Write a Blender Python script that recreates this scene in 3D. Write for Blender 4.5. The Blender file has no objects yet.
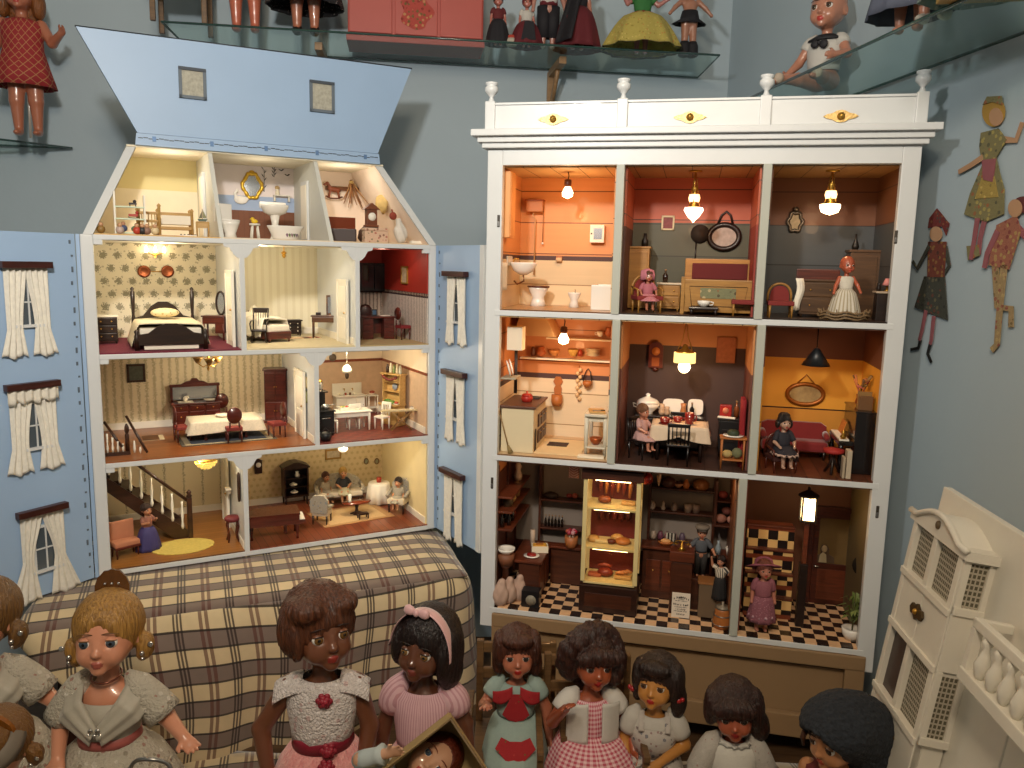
# Dollhouse museum corner: helpers, room, blue dollhouse, white cabinet, dolls, shelves, light.
import bpy,bmesh,math,random
import numpy as np
from mathutils import Matrix,Vector,Euler
PI=math.pi
rnd=random.Random(7)
SC=bpy.context.scene
COL=SC.collection
T=Matrix.Translation
def RZ(a):return Matrix.Rotation(a,4,'Z')
def RX(a):return Matrix.Rotation(a,4,'X')
def RY(a):return Matrix.Rotation(a,4,'Y')
def SCL(s):return Matrix.Diagonal((s,s,s,1))
def V(*a):return Vector(a)
FPX=800.0
PITCH,ROLL=.1498,.0220
EYE=V(0,0,1.5)
FWD=V(0,math.cos(PITCH),-math.sin(PITCH));U0=V(0,math.sin(PITCH),math.cos(PITCH));R0=V(1,0,0)
RGT=math.cos(ROLL)*R0+math.sin(ROLL)*U0
UPV=-math.sin(ROLL)*R0+math.cos(ROLL)*U0
def ray(px,py):return FWD+RGT*((px-512)/FPX)-UPV*((py-384)/FPX)
class Frame:
 """A local frame standing in the world; hit() meets a sight line with one of its planes."""
 def __init__(s,M):s.M=M;s.I=M.inverted()
 def hit(s,px,py,ax,val):
  o=s.I@EYE;d=s.I.to_3x3()@ray(px,py)
  return o+d*((val-o[ax])/d[ax])
 def y(s,px,py,v):return s.hit(px,py,1,v)
 def z(s,px,py,v):return s.hit(px,py,2,v)
 def x(s,px,py,v):return s.hit(px,py,0,v)
 def at(s,x,y,z,r=0.0):return s.M@T((x,y,z))@RZ(r)
WORLD=Frame(Matrix.Identity(4))
H=Frame(T((-.5757,1.9734,.7674))@RZ(.4943))
C=Frame(T((.3601,1.6952,.6987))@RZ(-.219))
WB=Frame(T((0,2.72,0))@RZ(.139))
CORNER=WB.at(.712,0,0).translation
WR=Frame(T(CORNER)@RZ(.139-PI/2))
class MB:
 def __init__(s):s.v=[];s.f=[];s.mi=[];s.sm=[];s.mats=[];s.uv=None
 def mat(s,m):
  if m not in s.mats:s.mats.append(m)
  return s.mats.index(m)
 def add(s,vs,fs,m,smooth=False,M=None):
  b=len(s.v);k=s.mat(m)
  s.v+=[tuple(M@Vector(v))if M else tuple(v)for v in vs]
  for f in fs:s.f.append(tuple(i+b for i in f));s.mi.append(k);s.sm.append(smooth)
  return s
 def bm(s,bm,m,smooth=False,M=None):
  bm.verts.index_update()
  s.add([v.co[:]for v in bm.verts],[[v.index for v in f.verts]for f in bm.faces],m,smooth,M);bm.free()
  return s
 def box(s,c,d,m,bev=0.0,M=None):
  bm=bmesh.new();bmesh.ops.create_cube(bm,size=1)
  for v in bm.verts:v.co=Vector((v.co.x*d[0]+c[0],v.co.y*d[1]+c[1],v.co.z*d[2]+c[2]))
  if bev:bmesh.ops.bevel(bm,geom=bm.edges[:],offset=min(bev,.45*min(d)),segments=2,affect='EDGES',profile=.6)
  return s.bm(bm,m,False,M)
 def b2(s,lo,hi,m,bev=0.0,M=None):
  return s.box([(a+b)/2 for a,b in zip(lo,hi)],[abs(b-a)for a,b in zip(lo,hi)],m,bev,M)
 def tube(s,pts,r,m,n=8,M=None,cap=True,smooth=True):
  pts=[Vector(p)for p in pts];N=len(pts)
  rs=r if isinstance(r,(list,tuple))else[r]*N
  vs=[];fs=[];up=None
  for i,p in enumerate(pts):
   t=(pts[min(i+1,N-1)]-pts[max(i-1,0)]);t=t.normalized()if t.length else V(0,0,1)
   if up is None:up=t.orthogonal().normalized()
   up=(up-t*up.dot(t));up=up.normalized()if up.length>1e-6 else t.orthogonal().normalized()
   sd=t.cross(up)
   for k in range(n):
    a=2*PI*k/n
    vs.append(p+(up*math.cos(a)+sd*math.sin(a))*rs[i])
  for i in range(N-1):
   for k in range(n):fs.append((i*n+k,i*n+(k+1)%n,(i+1)*n+(k+1)%n,(i+1)*n+k))
  if cap:fs.append(tuple(range(n-1,-1,-1)));fs.append(tuple((N-1)*n+k for k in range(n)))
  return s.add(vs,fs,m,smooth,M)
 def lathe(s,prof,m,n=20,c=(0,0,0),M=None,sx=1.0,sy=1.0,fold=0.0,nf=9,cap=True,smooth=True,ph=0.0):
  vs=[];fs=[];N=len(prof)
  for i,pr in enumerate(prof):
   r,z=pr[0],pr[1];fo=pr[2]if len(pr)>2 else fold
   for k in range(n):
    a=2*PI*k/n;q=r*(1+fo*math.sin(nf*a+ph))
    vs.append((c[0]+q*sx*math.cos(a),c[1]+q*sy*math.sin(a),c[2]+z))
  for i in range(N-1):
   for k in range(n):fs.append((i*n+k,i*n+(k+1)%n,(i+1)*n+(k+1)%n,(i+1)*n+k))
  if cap:
   if prof[0][0]>1e-6:fs.append(tuple(range(n-1,-1,-1)))
   if prof[-1][0]>1e-6:fs.append(tuple((N-1)*n+k for k in range(n)))
  return s.add(vs,fs,m,smooth,M)
 def sph(s,c,r,m,n=14,M=None):
  r=(r,r,r)if not isinstance(r,(tuple,list))else r
  K=max(6,n//2)
  prof=[(math.sin(PI*i/K),-math.cos(PI*i/K))for i in range(K+1)]
  prof[0]=(1e-4,-1);prof[-1]=(1e-4,1)
  L=T(c)@Matrix.Diagonal((r[0],r[1],r[2],1))
  return s.lathe(prof,m,n,M=(M@L if M else L))
 def prism(s,poly,y0,y1,m,M=None,smooth=False):
  """polygon given in x,z, extruded along y"""
  n=len(poly)
  vs=[(p[0],y0,p[1])for p in poly]+[(p[0],y1,p[1])for p in poly]
  fs=[tuple(range(n)),tuple(range(2*n-1,n-1,-1))]+[(i+n,(i+1)%n+n,(i+1)%n,i)for i in range(n)]
  return s.add(vs,fs,m,smooth,M)
 def grid(s,fn,nu,nv,m,smooth=True,M=None,closed=False):
  vs=[fn(i/nu,j/nv)for j in range(nv+1)for i in range(nu+(0 if closed else 1))]
  w=nu if closed else nu+1
  fs=[(j*w+i,j*w+(i+1)%w,(j+1)*w+(i+1)%w,(j+1)*w+i)for j in range(nv)for i in range(nu)]
  return s.add(vs,fs,m,smooth,M)
 def slab(s,fn,nu,nv,th,m,smooth=True,M=None):
  """a thin sheet of real thickness: fn(u,v) on the front, pushed by th (a vector) at the back"""
  w=nu+1;n=w*(nv+1);th=Vector(th)
  a=[Vector(fn(i/nu,j/nv))for j in range(nv+1)for i in range(w)]
  vs=a+[p+th for p in a]
  fs=[(j*w+i,j*w+i+1,(j+1)*w+i+1,(j+1)*w+i)for j in range(nv)for i in range(nu)]
  fs+=[tuple(k+n for k in reversed(f))for f in fs]
  rim=[i for i in range(w)]+[j*w+nu for j in range(1,nv+1)]+[nv*w+i for i in range(nu-1,-1,-1)]+[j*w for j in range(nv-1,0,-1)]
  for a_,b_ in zip(rim,rim[1:]+rim[:1]):fs.append((b_,a_,a_+n,b_+n))
  return s.add(vs,fs,m,smooth,M)
 def mesh(s,name):
  me=bpy.data.meshes.new(name);me.from_pydata(s.v,[],s.f)
  for m in s.mats:me.materials.append(m)
  me.polygons.foreach_set('material_index',s.mi);me.polygons.foreach_set('use_smooth',s.sm)
  me.update();b=bmesh.new();b.from_mesh(me);bmesh.ops.recalc_face_normals(b,faces=b.faces[:]);b.to_mesh(me);b.free();return me
def ob(name,mb,parent=None,M=None):
 o=bpy.data.objects.new(name,mb.mesh(name)if isinstance(mb,MB)else mb);COL.objects.link(o)
 if parent is not None:o.parent=parent
 if M is not None:o.matrix_local=M
 return o
def tag(o,label=None,cat=None,group=None,kind=None):
 if label:o['label']=label
 if cat:o['category']=cat
 if group:o['group']=group
 if kind:o['kind']=kind
 return o
def thing(name,label,cat,M,group=None):
 o=bpy.data.objects.new(name,None);COL.objects.link(o);o.empty_display_size=.02
 o.matrix_world=M
 return tag(o,label,cat,group)
def single(name,label,cat,M,mb,group=None):
 return tag(ob(name,mb,None,M),label,cat,group)
def struct(name,mb,M=None):return tag(ob(name,mb,None,M),kind='structure')
def dup(o,M,label=None,group=None):
 c=o.copy();COL.objects.link(c);c.matrix_world=M
 if label:c['label']=label
 if group:c['group']=group
 def kids(src,dst):
  for ch in src.children:
   k=ch.copy();COL.objects.link(k);k.parent=dst;k.matrix_local=ch.matrix_local.copy();kids(ch,k)
 kids(o,c);return c
def pb(parent,name,c,d,m,bev=.0015,M=None):return ob(name,MB().box(c,d,m,bev),parent,M)
def legs4(parent,w,d,h,r,m,taper=.6,name='leg',turned=False):
 for sx in(-1,1):
  for sy in(-1,1):
   mb=MB()
   if turned:mb.lathe([(r*.7,0),(r,h*.1),(r*.55,h*.2),(r,h*.45),(r*1.2,h*.6),(r*.6,h*.72),(r*1.1,h*.8),(r*1.1,h)],m,10)
   else:mb.tube([(0,0,0),(0,0,h)],[r*taper,r],m,8)
   ob(name,mb,parent,T((sx*w/2,sy*d/2,0)))
def srgb(h):
 if isinstance(h,str):
  h=h.lstrip('#');h=[int(h[i:i+2],16)for i in(0,2,4)]
 return tuple(((c/255)/12.92 if c/255<=.04045 else((c/255+.055)/1.055)**2.4)for c in h)+(1,)
class G:
 def __init__(s,name):
  s.mt=bpy.data.materials.new(name);s.mt.use_nodes=True;s.n=s.mt.node_tree.nodes;s.l=s.mt.node_tree.links
  s.b=s.n['Principled BSDF'];s._tc=None
 def put(s,sock,v):
  if isinstance(v,bpy.types.NodeSocket):s.l.new(v,sock)
  elif v is not None:
   if isinstance(v,str):v=srgb(v)
   sock.default_value=v
 def tc(s,k='Object'):
  if s._tc is None:s._tc=s.n.new('ShaderNodeTexCoord')
  return s._tc.outputs[k]
 def xyz(s,k='Object'):
  n=s.n.new('ShaderNodeSeparateXYZ');s.put(n.inputs[0],s.tc(k));return n.outputs[0],n.outputs[1],n.outputs[2]
 def m(s,op,a,b=None,c=None):
  n=s.n.new('ShaderNodeMath');n.operation=op;s.put(n.inputs[0],a)
  if b is not None:s.put(n.inputs[1],b)
  if c is not None:s.put(n.inputs[2],c)
  return n.outputs[0]
 def comb(s,x,y,z=0.0):
  n=s.n.new('ShaderNodeCombineXYZ')
  for i,v in enumerate((x,y,z)):s.put(n.inputs[i],v)
  return n.outputs[0]
 def mix(s,f,a,b):
  n=s.n.new('ShaderNodeMix');n.data_type='RGBA';s.put(n.inputs[0],f);s.put(n.inputs[6],a);s.put(n.inputs[7],b);return n.outputs[2]
 def noise(s,sc,vec=None,det=3,dist=0.0):
  n=s.n.new('ShaderNodeTexNoise');s.put(n.inputs['Vector'],vec if vec is not None else s.tc());n.inputs['Scale'].default_value=sc
  n.inputs['Detail'].default_value=det;n.inputs['Distortion'].default_value=dist;return n.outputs[0]
 def vor(s,sc,vec=None,out='Distance',rand=1.0):
  n=s.n.new('ShaderNodeTexVoronoi');s.put(n.inputs['Vector'],vec if vec is not None else s.tc());n.inputs['Scale'].default_value=sc
  n.inputs['Randomness'].default_value=rand;return n.outputs[out]
 def wn(s,vec):
  n=s.n.new('ShaderNodeTexWhiteNoise');n.noise_dimensions='3D';s.put(n.inputs[0],vec);return n.outputs[0]
 def lt(s,a,b):return s.m('LESS_THAN',a,b)
 def gt(s,a,b):return s.m('GREATER_THAN',a,b)
 def fr(s,a):return s.m('FRACT',a)
 def fl(s,a):return s.m('FLOOR',a)
 def vary(s,col,amt=.15,sc=25.0):
  n=s.n.new('ShaderNodeHueSaturation');s.put(n.inputs['Color'],col)
  s.put(n.inputs['Value'],s.m('MULTIPLY_ADD',s.noise(sc),2*amt,1-amt));return n.outputs[0]
 def bump(s,h,st=.3,dist=.002):
  n=s.n.new('ShaderNodeBump');n.inputs['Strength'].default_value=st;n.inputs['Distance'].default_value=dist
  s.put(n.inputs['Height'],h);s.l.new(n.outputs[0],s.b.inputs['Normal'])
 def done(s,col,rough=.5,metal=0.0,coat=0.0,sheen=0.0,emit=None,es=1.0,alpha=None,trans=None,spec=None,sss=0.0):
  s.put(s.b.inputs['Base Color'],col);s.put(s.b.inputs['Roughness'],rough);s.b.inputs['Metallic'].default_value=metal
  s.b.inputs['Coat Weight'].default_value=coat;s.b.inputs['Sheen Weight'].default_value=sheen
  if emit is not None:s.put(s.b.inputs['Emission Color'],emit);s.b.inputs['Emission Strength'].default_value=es
  if alpha is not None:s.b.inputs['Alpha'].default_value=alpha
  if trans is not None:s.b.inputs['Transmission Weight'].default_value=trans
  if spec is not None:s.b.inputs['Specular IOR Level'].default_value=spec
  return s.mt
_M={}
def mat(col,rough=.55,metal=0.0,var=.08,sc=25.0,coat=0.0,bump=0.0,bs=150.0,emit=None,es=1.0,sheen=0.0,trans=None,alpha=None):
 k=(col,rough,metal,var,sc,coat,bump,bs,emit,es,sheen,trans,alpha)
 if k not in _M:
  g=G('m_'+str(col));c=g.vary(srgb(col),var,sc)if var else srgb(col)
  if bump:g.bump(g.noise(bs),bump,.002)
  _M[k]=g.done(c,rough,metal,coat,sheen,emit,es,alpha,trans)
 return _M[k]
def wood(col,dark=None,rough=.4,sc=1.0,ax=0,coat=.1):
 """wood grain drawn out along one axis"""
 k=('wood',col,dark,rough,sc,ax,coat)
 if k not in _M:
  g=G('wood_'+str(col));x,y,z=g.xyz();q=[x,y,z]
  v=g.comb(*[g.m('MULTIPLY',q[i],(8 if i==ax else 90)*sc)for i in range(3)])
  n=g.noise(1.0,v,4,1.2)
  d=srgb(dark)if dark else tuple(c*.5 for c in srgb(col)[:3])+(1,)
  _M[k]=g.done(g.mix(g.m('MULTIPLY_ADD',n,1.6,-.4),d,srgb(col)),rough,coat=coat)
  g.bump(n,.08,.001)
 return _M[k]
def planks(col,dark,w,ax='x',line='201008',rough=.4,length=None,coat=.1,lw=.06):
 """boards of width w side by side along ax (object coordinates)"""
 g=G('planks');x,y,z=g.xyz();q=dict(x=x,y=y,z=z);u=g.m('DIVIDE',q[ax],w);i=g.fl(u)
 other=[q[k]for k in 'xyz' if k!=ax]
 r=g.wn(g.comb(i,3.1,7.7))
 n=g.noise(1.0,g.comb(*[g.m('MULTIPLY',q[k],70 if k==ax else 6)for k in 'xyz']),3,.5)
 c=g.mix(g.m('MULTIPLY_ADD',r,.5,g.m('MULTIPLY',n,.5)),srgb(dark),srgb(col))
 c=g.mix(g.lt(g.fr(u),lw),c,srgb(line))
 return g.done(c,rough,coat=coat)
def rings(n,r,z0=0.0,cx=0.0,cy=0.0):return[(cx+r*math.cos(2*PI*i/n),cy+r*math.sin(2*PI*i/n),z0)for i in range(n)]
GLASS=None
def glass(tint=(.8,.95,.9,1)):
 g=G('glass');t=g.n.new('ShaderNodeBsdfTransparent');t.inputs[0].default_value=tint
 gl=g.n.new('ShaderNodeBsdfGlossy');gl.inputs['Roughness'].default_value=.03
 fz=g.n.new('ShaderNodeLayerWeight');fz.inputs[0].default_value=.5;fc=g.m('MULTIPLY_ADD',g.m('POWER',fz.outputs['Facing'],5.0),.3,.03)
 mx=g.n.new('ShaderNodeMixShader');g.l.new(fc,mx.inputs[0]);g.l.new(t.outputs[0],mx.inputs[1]);g.l.new(gl.outputs[0],mx.inputs[2])
 g.l.new(mx.outputs[0],g.n['Material Output'].inputs[0]);return g.mt
class SDF:
 def __init__(s):s.p=[]
 def cap(s,a,b,ra,rb=None,k=.01,sub=False):s.p.append(('c',np.array(a,float),np.array(b,float),ra,ra if rb is None else rb,k,sub));return s
 def ell(s,c,r,k=.01,R=None,sub=False):
  r=(r,r,r)if not isinstance(r,(tuple,list))else r
  s.p.append(('e',np.array(c,float),np.array(r,float),np.array(R,float)if R is not None else np.eye(3),0,k,sub));return s
 def xf(s,R,piv,start=0):
  """rotate the primitives from index start on by R about piv"""
  R=np.array(R);piv=np.array(piv)
  for i in range(start,len(s.p)):
   p=list(s.p[i])
   if p[0]=='c':p[1]=R@(p[1]-piv)+piv;p[2]=R@(p[2]-piv)+piv
   else:p[1]=R@(p[1]-piv)+piv;p[3]=R@p[3]
   s.p[i]=tuple(p)
  return s
 def build(s,h,noise=None):
  lo=np.full(3,1e9);hi=-lo
  for p in s.p:
   if p[6]:continue
   if p[0]=='c':
    r=max(p[3],p[4]);lo=np.minimum(lo,np.minimum(p[1],p[2])-r);hi=np.maximum(hi,np.maximum(p[1],p[2])+r)
   else:r=p[2].max();lo=np.minimum(lo,p[1]-r);hi=np.maximum(hi,p[1]+r)
  lo-=3*h+.01;hi+=3*h+.01
  n=np.ceil((hi-lo)/h).astype(int)+1
  D=np.full(n,.08)
  for p in s.p:
   k=p[5]
   if p[0]=='c':r=max(p[3],p[4]);a=np.minimum(p[1],p[2])-r;b=np.maximum(p[1],p[2])+r
   else:r=p[2].max();a=p[1]-r;b=p[1]+r
   mg=k+4*h
   i0=np.clip(np.floor((a-mg-lo)/h).astype(int),0,n);i1=np.clip(np.ceil((b+mg-lo)/h).astype(int)+1,0,n)
   if(i1<=i0).any():continue
   ax=[lo[q]+h*np.arange(i0[q],i1[q])for q in range(3)]
   X,Y,Z=np.meshgrid(*ax,indexing='ij')
   if p[0]=='c':
    A,B,ra,rb=p[1],p[2],p[3],p[4];ab=B-A;L=max(ab@ab,1e-12)
    t=np.clip(((X-A[0])*ab[0]+(Y-A[1])*ab[1]+(Z-A[2])*ab[2])/L,0,1)
    d=np.sqrt((X-A[0]-t*ab[0])**2+(Y-A[1]-t*ab[1])**2+(Z-A[2]-t*ab[2])**2)-(ra+(rb-ra)*t)
   else:
    R=p[3];dx,dy,dz=X-p[1][0],Y-p[1][1],Z-p[1][2]
    e=[(R[0,q]*dx+R[1,q]*dy+R[2,q]*dz)for q in range(3)]
    k0=np.sqrt(sum((e[q]/p[2][q])**2 for q in range(3)));k1=np.sqrt(sum((e[q]/p[2][q]**2)**2 for q in range(3)))+1e-9
    d=k0*(k0-1)/k1
   sl=tuple(slice(i0[q],i1[q])for q in range(3));o=D[sl]
   if p[6]:hh=np.maximum(k-np.abs(o+d),0)/k;D[sl]=np.maximum(o,-d)+hh*hh*k/4
   else:hh=np.maximum(k-np.abs(o-d),0)/k;D[sl]=np.minimum(o,d)-hh*hh*k/4
  if noise is not None:
   X,Y,Z=np.meshgrid(*[lo[q]+h*np.arange(n[q])for q in range(3)],indexing='ij');D=D+noise(X,Y,Z)
  return snets(D,lo,h)
def snets(D,lo,h):
 nx,ny,nz=D.shape;Sg=D<0
 cs=[(i,j,k)for i in(0,1)for j in(0,1)for k in(0,1)]
 cnt=sum(Sg[i:nx-1+i,j:ny-1+j,k:nz-1+k].astype(np.int8)for i,j,k in cs)
 act=(cnt>0)&(cnt<8);I=np.argwhere(act);idx=np.full(act.shape,-1);idx[act]=np.arange(len(I))
 vals=np.stack([D[I[:,0]+c[0],I[:,1]+c[1],I[:,2]+c[2]]for c in cs],1)
 acc=np.zeros((len(I),3));w=np.zeros(len(I))
 for a in range(8):
  for b in range(a+1,8):
   if sum(x!=y for x,y in zip(cs[a],cs[b]))!=1:continue
   va,vb=vals[:,a],vals[:,b];cr=(va<0)!=(vb<0)
   t=np.where(cr,va/np.where(cr,va-vb,1),0)
   P=np.array(cs[a])+t[:,None]*(np.array(cs[b])-np.array(cs[a]))
   acc+=P*cr[:,None];w+=cr
 vs=lo+h*(I+acc/w[:,None]);fs=[]
 for ax in range(3):
  sl0=[slice(None)]*3;sl1=[slice(None)]*3;sl0[ax]=slice(0,-1);sl1[ax]=slice(1,None)
  A=Sg[tuple(sl0)];B=Sg[tuple(sl1)];E=np.argwhere(A!=B);u,v=(ax+1)%3,(ax+2)%3
  E=E[(E[:,u]>0)&(E[:,v]>0)]
  E=E[(E[:,u]<D.shape[u]-1)&(E[:,v]<D.shape[v]-1)]
  ins=A[E[:,0],E[:,1],E[:,2]]
  q=[]
  for du,dv in((-1,-1),(0,-1),(0,0),(-1,0)):
   e=E.copy();e[:,u]+=du;e[:,v]+=dv;q.append(idx[e[:,0],e[:,1],e[:,2]])
  Q=np.stack(q,1);Q[~ins]=Q[~ins][:,::-1];fs.append(Q)
 F=np.concatenate(fs);F=F[(F>=0).all(1)]
 return vs,F
def sdf_mesh(name,vf,mats,pick=None):
 vs,F=vf;me=bpy.data.meshes.new(name)
 me.vertices.add(len(vs));me.vertices.foreach_set('co',vs.ravel().astype(np.float32))
 me.loops.add(F.size);me.loops.foreach_set('vertex_index',F.ravel().astype(np.int32))
 me.polygons.add(len(F));me.polygons.foreach_set('loop_start',np.arange(0,F.size,4,dtype=np.int32));me.polygons.foreach_set('loop_total',np.full(len(F),4,dtype=np.int32))
 for m in mats:me.materials.append(m)
 if pick is not None:me.polygons.foreach_set('material_index',pick(vs[F].mean(1)).astype(np.int32))
 me.polygons.foreach_set('use_smooth',np.ones(len(F),dtype=bool))
 me.update(calc_edges=True);me.validate();return me
def npR(M):return np.array([list(r)[:3]for r in M.to_3x3()])
WALLM=None
def wall_paint():
 g=G('wall_paint');c=g.vary(srgb('a8b8c1'),.05,3.0);g.bump(g.noise(60),.12,.003);return g.done(c,.65)
WALLM=wall_paint()
struct('wall_back',MB().b2((-2.1,0,0),(.712,.1,2.8),WALLM),WB.M)
struct('wall_right',MB().b2((-.1,0,0),(3.0,.1,2.8),WALLM),WR.M)
struct('wall_left',MB().b2((-2.1,-2.9,0),(-2.0,.1,2.8),WALLM),WB.M)
struct('floor',MB().b2((-3,-.6,-.1),(2.2,3.4,0),planks('7a5a3c','4a3524',.12,'x')))
struct('ceiling',MB().b2((-3,-.6,2.8),(2.2,3.4,2.9),mat('c9c6bd',.8)))
WHITE=mat('d3d6d6',.35,var=.04,sc=14,bump=.15,bs=30,coat=.2)
WHITED=mat('cfcfc6',.5,var=.07,sc=10,bump=.2,bs=40)
BLUE=mat('9ab6d6',.45,var=.05,sc=9,bump=.1,bs=40)
BLACK=mat('17130f',.5)
DKWOOD=wood('4a2417','1e0d08',.35,1)
MAHOG=wood('6a2619','34100b',.3,1.5,coat=.3)
BRASS=mat('c79a45',.3,.9,.1)
STEEL=mat('9a9a98',.3,.9)
CREAM=mat('e6dcc2',.6)
IVORY=mat('efe8d8',.6)
LACE=mat('ded9cb',.8,var=.12,sc=90,bump=.5,bs=220)
def tartan():
 g=G('tartan');uvn=g.n.new('ShaderNodeUVMap');sp=g.n.new('ShaderNodeSeparateXYZ');g.l.new(uvn.outputs[0],sp.inputs[0])
 u=g.m('DIVIDE',sp.outputs[0],.10);v=g.m('DIVIDE',sp.outputs[1],.072);fu,fv=g.fr(u),g.fr(v)
 c=g.mix(g.gt(fv,.55),srgb('c6b28c'),srgb('75655b'))
 def line(f,a,w):return g.lt(g.m('ABSOLUTE',g.m('SUBTRACT',f,a)),w)
 def mx(l):
  r=l[0]
  for q in l[1:]:r=g.m('MAXIMUM',r,q)
  return r
 red=mx([line(fu,.62,.035),line(fu,.74,.035)])
 c=g.mix(g.m('MULTIPLY',red,.75),c,srgb('5a3026'))
 tri=mx([line(fu,.10,.02),line(fu,.17,.02),line(fu,.24,.02)])
 c=g.mix(g.m('MULTIPLY',tri,.85),c,srgb('2e1f1b'))
 h=mx([line(fv,.03,.03),line(fv,.55,.03)])
 c=g.mix(g.m('MULTIPLY',h,.92),c,srgb('1f1816'))
 g.bump(g.noise(600),.25,.001)
 return g.done(g.vary(c,.1,40),.95,sheen=.3)
TART=tartan()
PZ=.42
TZ=.752
FL,FR_,BR,BL=V(-.985,1.50,0),V(-.105,1.90,0),V(-.27,2.42,0),V(-1.12,2.08,0)
FL=V(-1.0,1.52,0);FR_=V(-.10,1.885,0)
def bench_top():
 mb=MB();mb.b2((-1.3,.8,PZ-.05),(.74,2.2,PZ),wood('6d5238','3a2819'))
 return mb
bench=thing('display_bench','low wooden display bench that the dolls and dollhouses stand on','bench',Matrix.Identity(4))
ob('bench_top',bench_top(),bench)
for x,y in((-1.2,.9),(.68,.9),(-1.2,2.1),(.68,2.1)):
 ob('leg',MB().b2((-.04,-.04,0),(.04,.04,PZ-.05),wood('6d5238','3a2819')),bench,T((x,y,0)))
bx=MB()
sh=[V(*(p+((V(-.55,1.97,0)-p)*.12)))for p in(FL,FR_,BR,BL)]
bx.add([(p.x,p.y,PZ+.001)for p in sh]+[(p.x,p.y,TZ-.012)for p in sh],[(0,1,2,3)[::-1],(4,5,6,7),(0,1,5,4),(1,2,6,5),(2,3,7,6),(3,0,4,7)],DKWOOD)
single('storage_chest','dark wooden chest hidden under the tartan blanket','chest',Matrix.Identity(4),bx)
def cloth():
 """flat top over the chest, then over the front and right edges and down in folds; the left end hangs cut off"""
 mb=MB();uvs=[];t=(FR_-FL).normalized();nrm=V(t.y,-t.x,0)
 def uv(p):q=V(p[0],p[1],0)-FL;return(q.dot(t),-(-q.dot(nrm))if False else q.dot(nrm))
 nu,nv=60,26
 top=[]
 for j in range(nv+1):
  for i in range(nu+1):
   a=FL+(FR_-FL)*(i/nu);b=BL+(BR-BL)*(i/nu);p=a+(b-a)*(j/nv)
   e=min(j/nv*5,(nu-i)/nu*10,1);top.append((p.x,p.y,TZ-.0015-.018*(1-e)**2));uvs.append(uv(p))
 w=nu+1
 mb.add(top,[(j*w+i,j*w+i+1,(j+1)*w+i+1,(j+1)*w+i)for j in range(nv)for i in range(nu)],TART,True)
 path=[];rad=.06;L1=(FR_-FL).length-rad
 for i in range(101):path.append((FL+t*(L1*i/100),nrm,L1*i/100))
 t2=(BR-FR_).normalized();n2=V(t2.y,-t2.x,0)
 for j in range(1,8):k=j/8;path.append((FR_-t*rad*(1-k)**2+t2*rad*k*k,(nrm*(1-k)+n2*k).normalized(),L1+.013*j))
 for i in range(36):path.append((FR_+t2*(rad+.45*i/35),n2,L1+.105+.45*i/35))
 down=[0,.005,.012,.02,.03,.05,.075,.10,.125,.15,.175,.2,.225,.25,.275,.30,.32,.337]
 vs=[]
 for d in down:
  for i,(p,n,s)in enumerate(path):
   f=max(0,d)/.33;s_=s
   if s<.3:s_=s+(.3-s)/.3*.30*f;p=FL+t*s_
   fold=f*(.013*math.sin(s_*21+1.1)+.008*math.sin(s_*47+2)+.006*math.sin(s_*9-d*9))+.012*math.sin(PI*min(1,f))*math.sin(s_*5+.3)
   o=.030*(1-math.exp(-d/.03))+.030*f+fold
   q=p+n*o
   vs.append((q.x,q.y,TZ-.0195-d));uvs.append((s_+.01*math.sin(d*14+s_*6),max(0,d)+.012*math.sin(s_*7)))
 w=len(path)
 mb.add(vs,[(j*w+i,(j+1)*w+i,(j+1)*w+i+1,j*w+i+1)for j in range(len(down)-1)for i in range(w-1)],TART,True)
 me=mb.mesh('tartan_blanket');ul=me.uv_layers.new(name='UVMap')
 for l in me.loops:ul.data[l.index].uv=uvs[l.vertex_index]
 o=bpy.data.objects.new('tartan_blanket',me);COL.objects.link(o)
 md=o.modifiers.new('thick','SOLIDIFY');md.thickness=.003;md.offset=0
 return tag(o,'brown and cream tartan blanket draped over the chest below the blue dollhouse','blanket')
cloth()
def throw():
 mb=MB();vs=[];uvs=[]
 nx,ny=40,30;x0,x1,y0,y1=-1.2,.72,.85,1.62
 for j in range(ny+1):
  for i in range(nx+1):
   x=x0+(x1-x0)*i/nx;y=y0+(y1-y0)*j/ny
   vs.append((x,y,PZ+.004+.002*math.sin(x*21+y*13)+.0015*math.sin(y*37-x*5)));uvs.append((x*.96+y*.25,y*.96-x*.25))
 mb.add(vs,[(j*(nx+1)+i,j*(nx+1)+i+1,(j+1)*(nx+1)+i+1,(j+1)*(nx+1)+i)for j in range(ny)for i in range(nx)],TART,True)
 me=mb.mesh('tartan_throw');ul=me.uv_layers.new(name='UVMap')
 for l in me.loops:ul.data[l.index].uv=uvs[l.vertex_index]
 o=bpy.data.objects.new('tartan_throw',me);COL.objects.link(o)
 md=o.modifiers.new('thick','SOLIDIFY');md.thickness=.003;md.offset=-1
 return tag(o,'tartan throw lying flat on the bench under the front row of dolls','throw')
throw()
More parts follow.
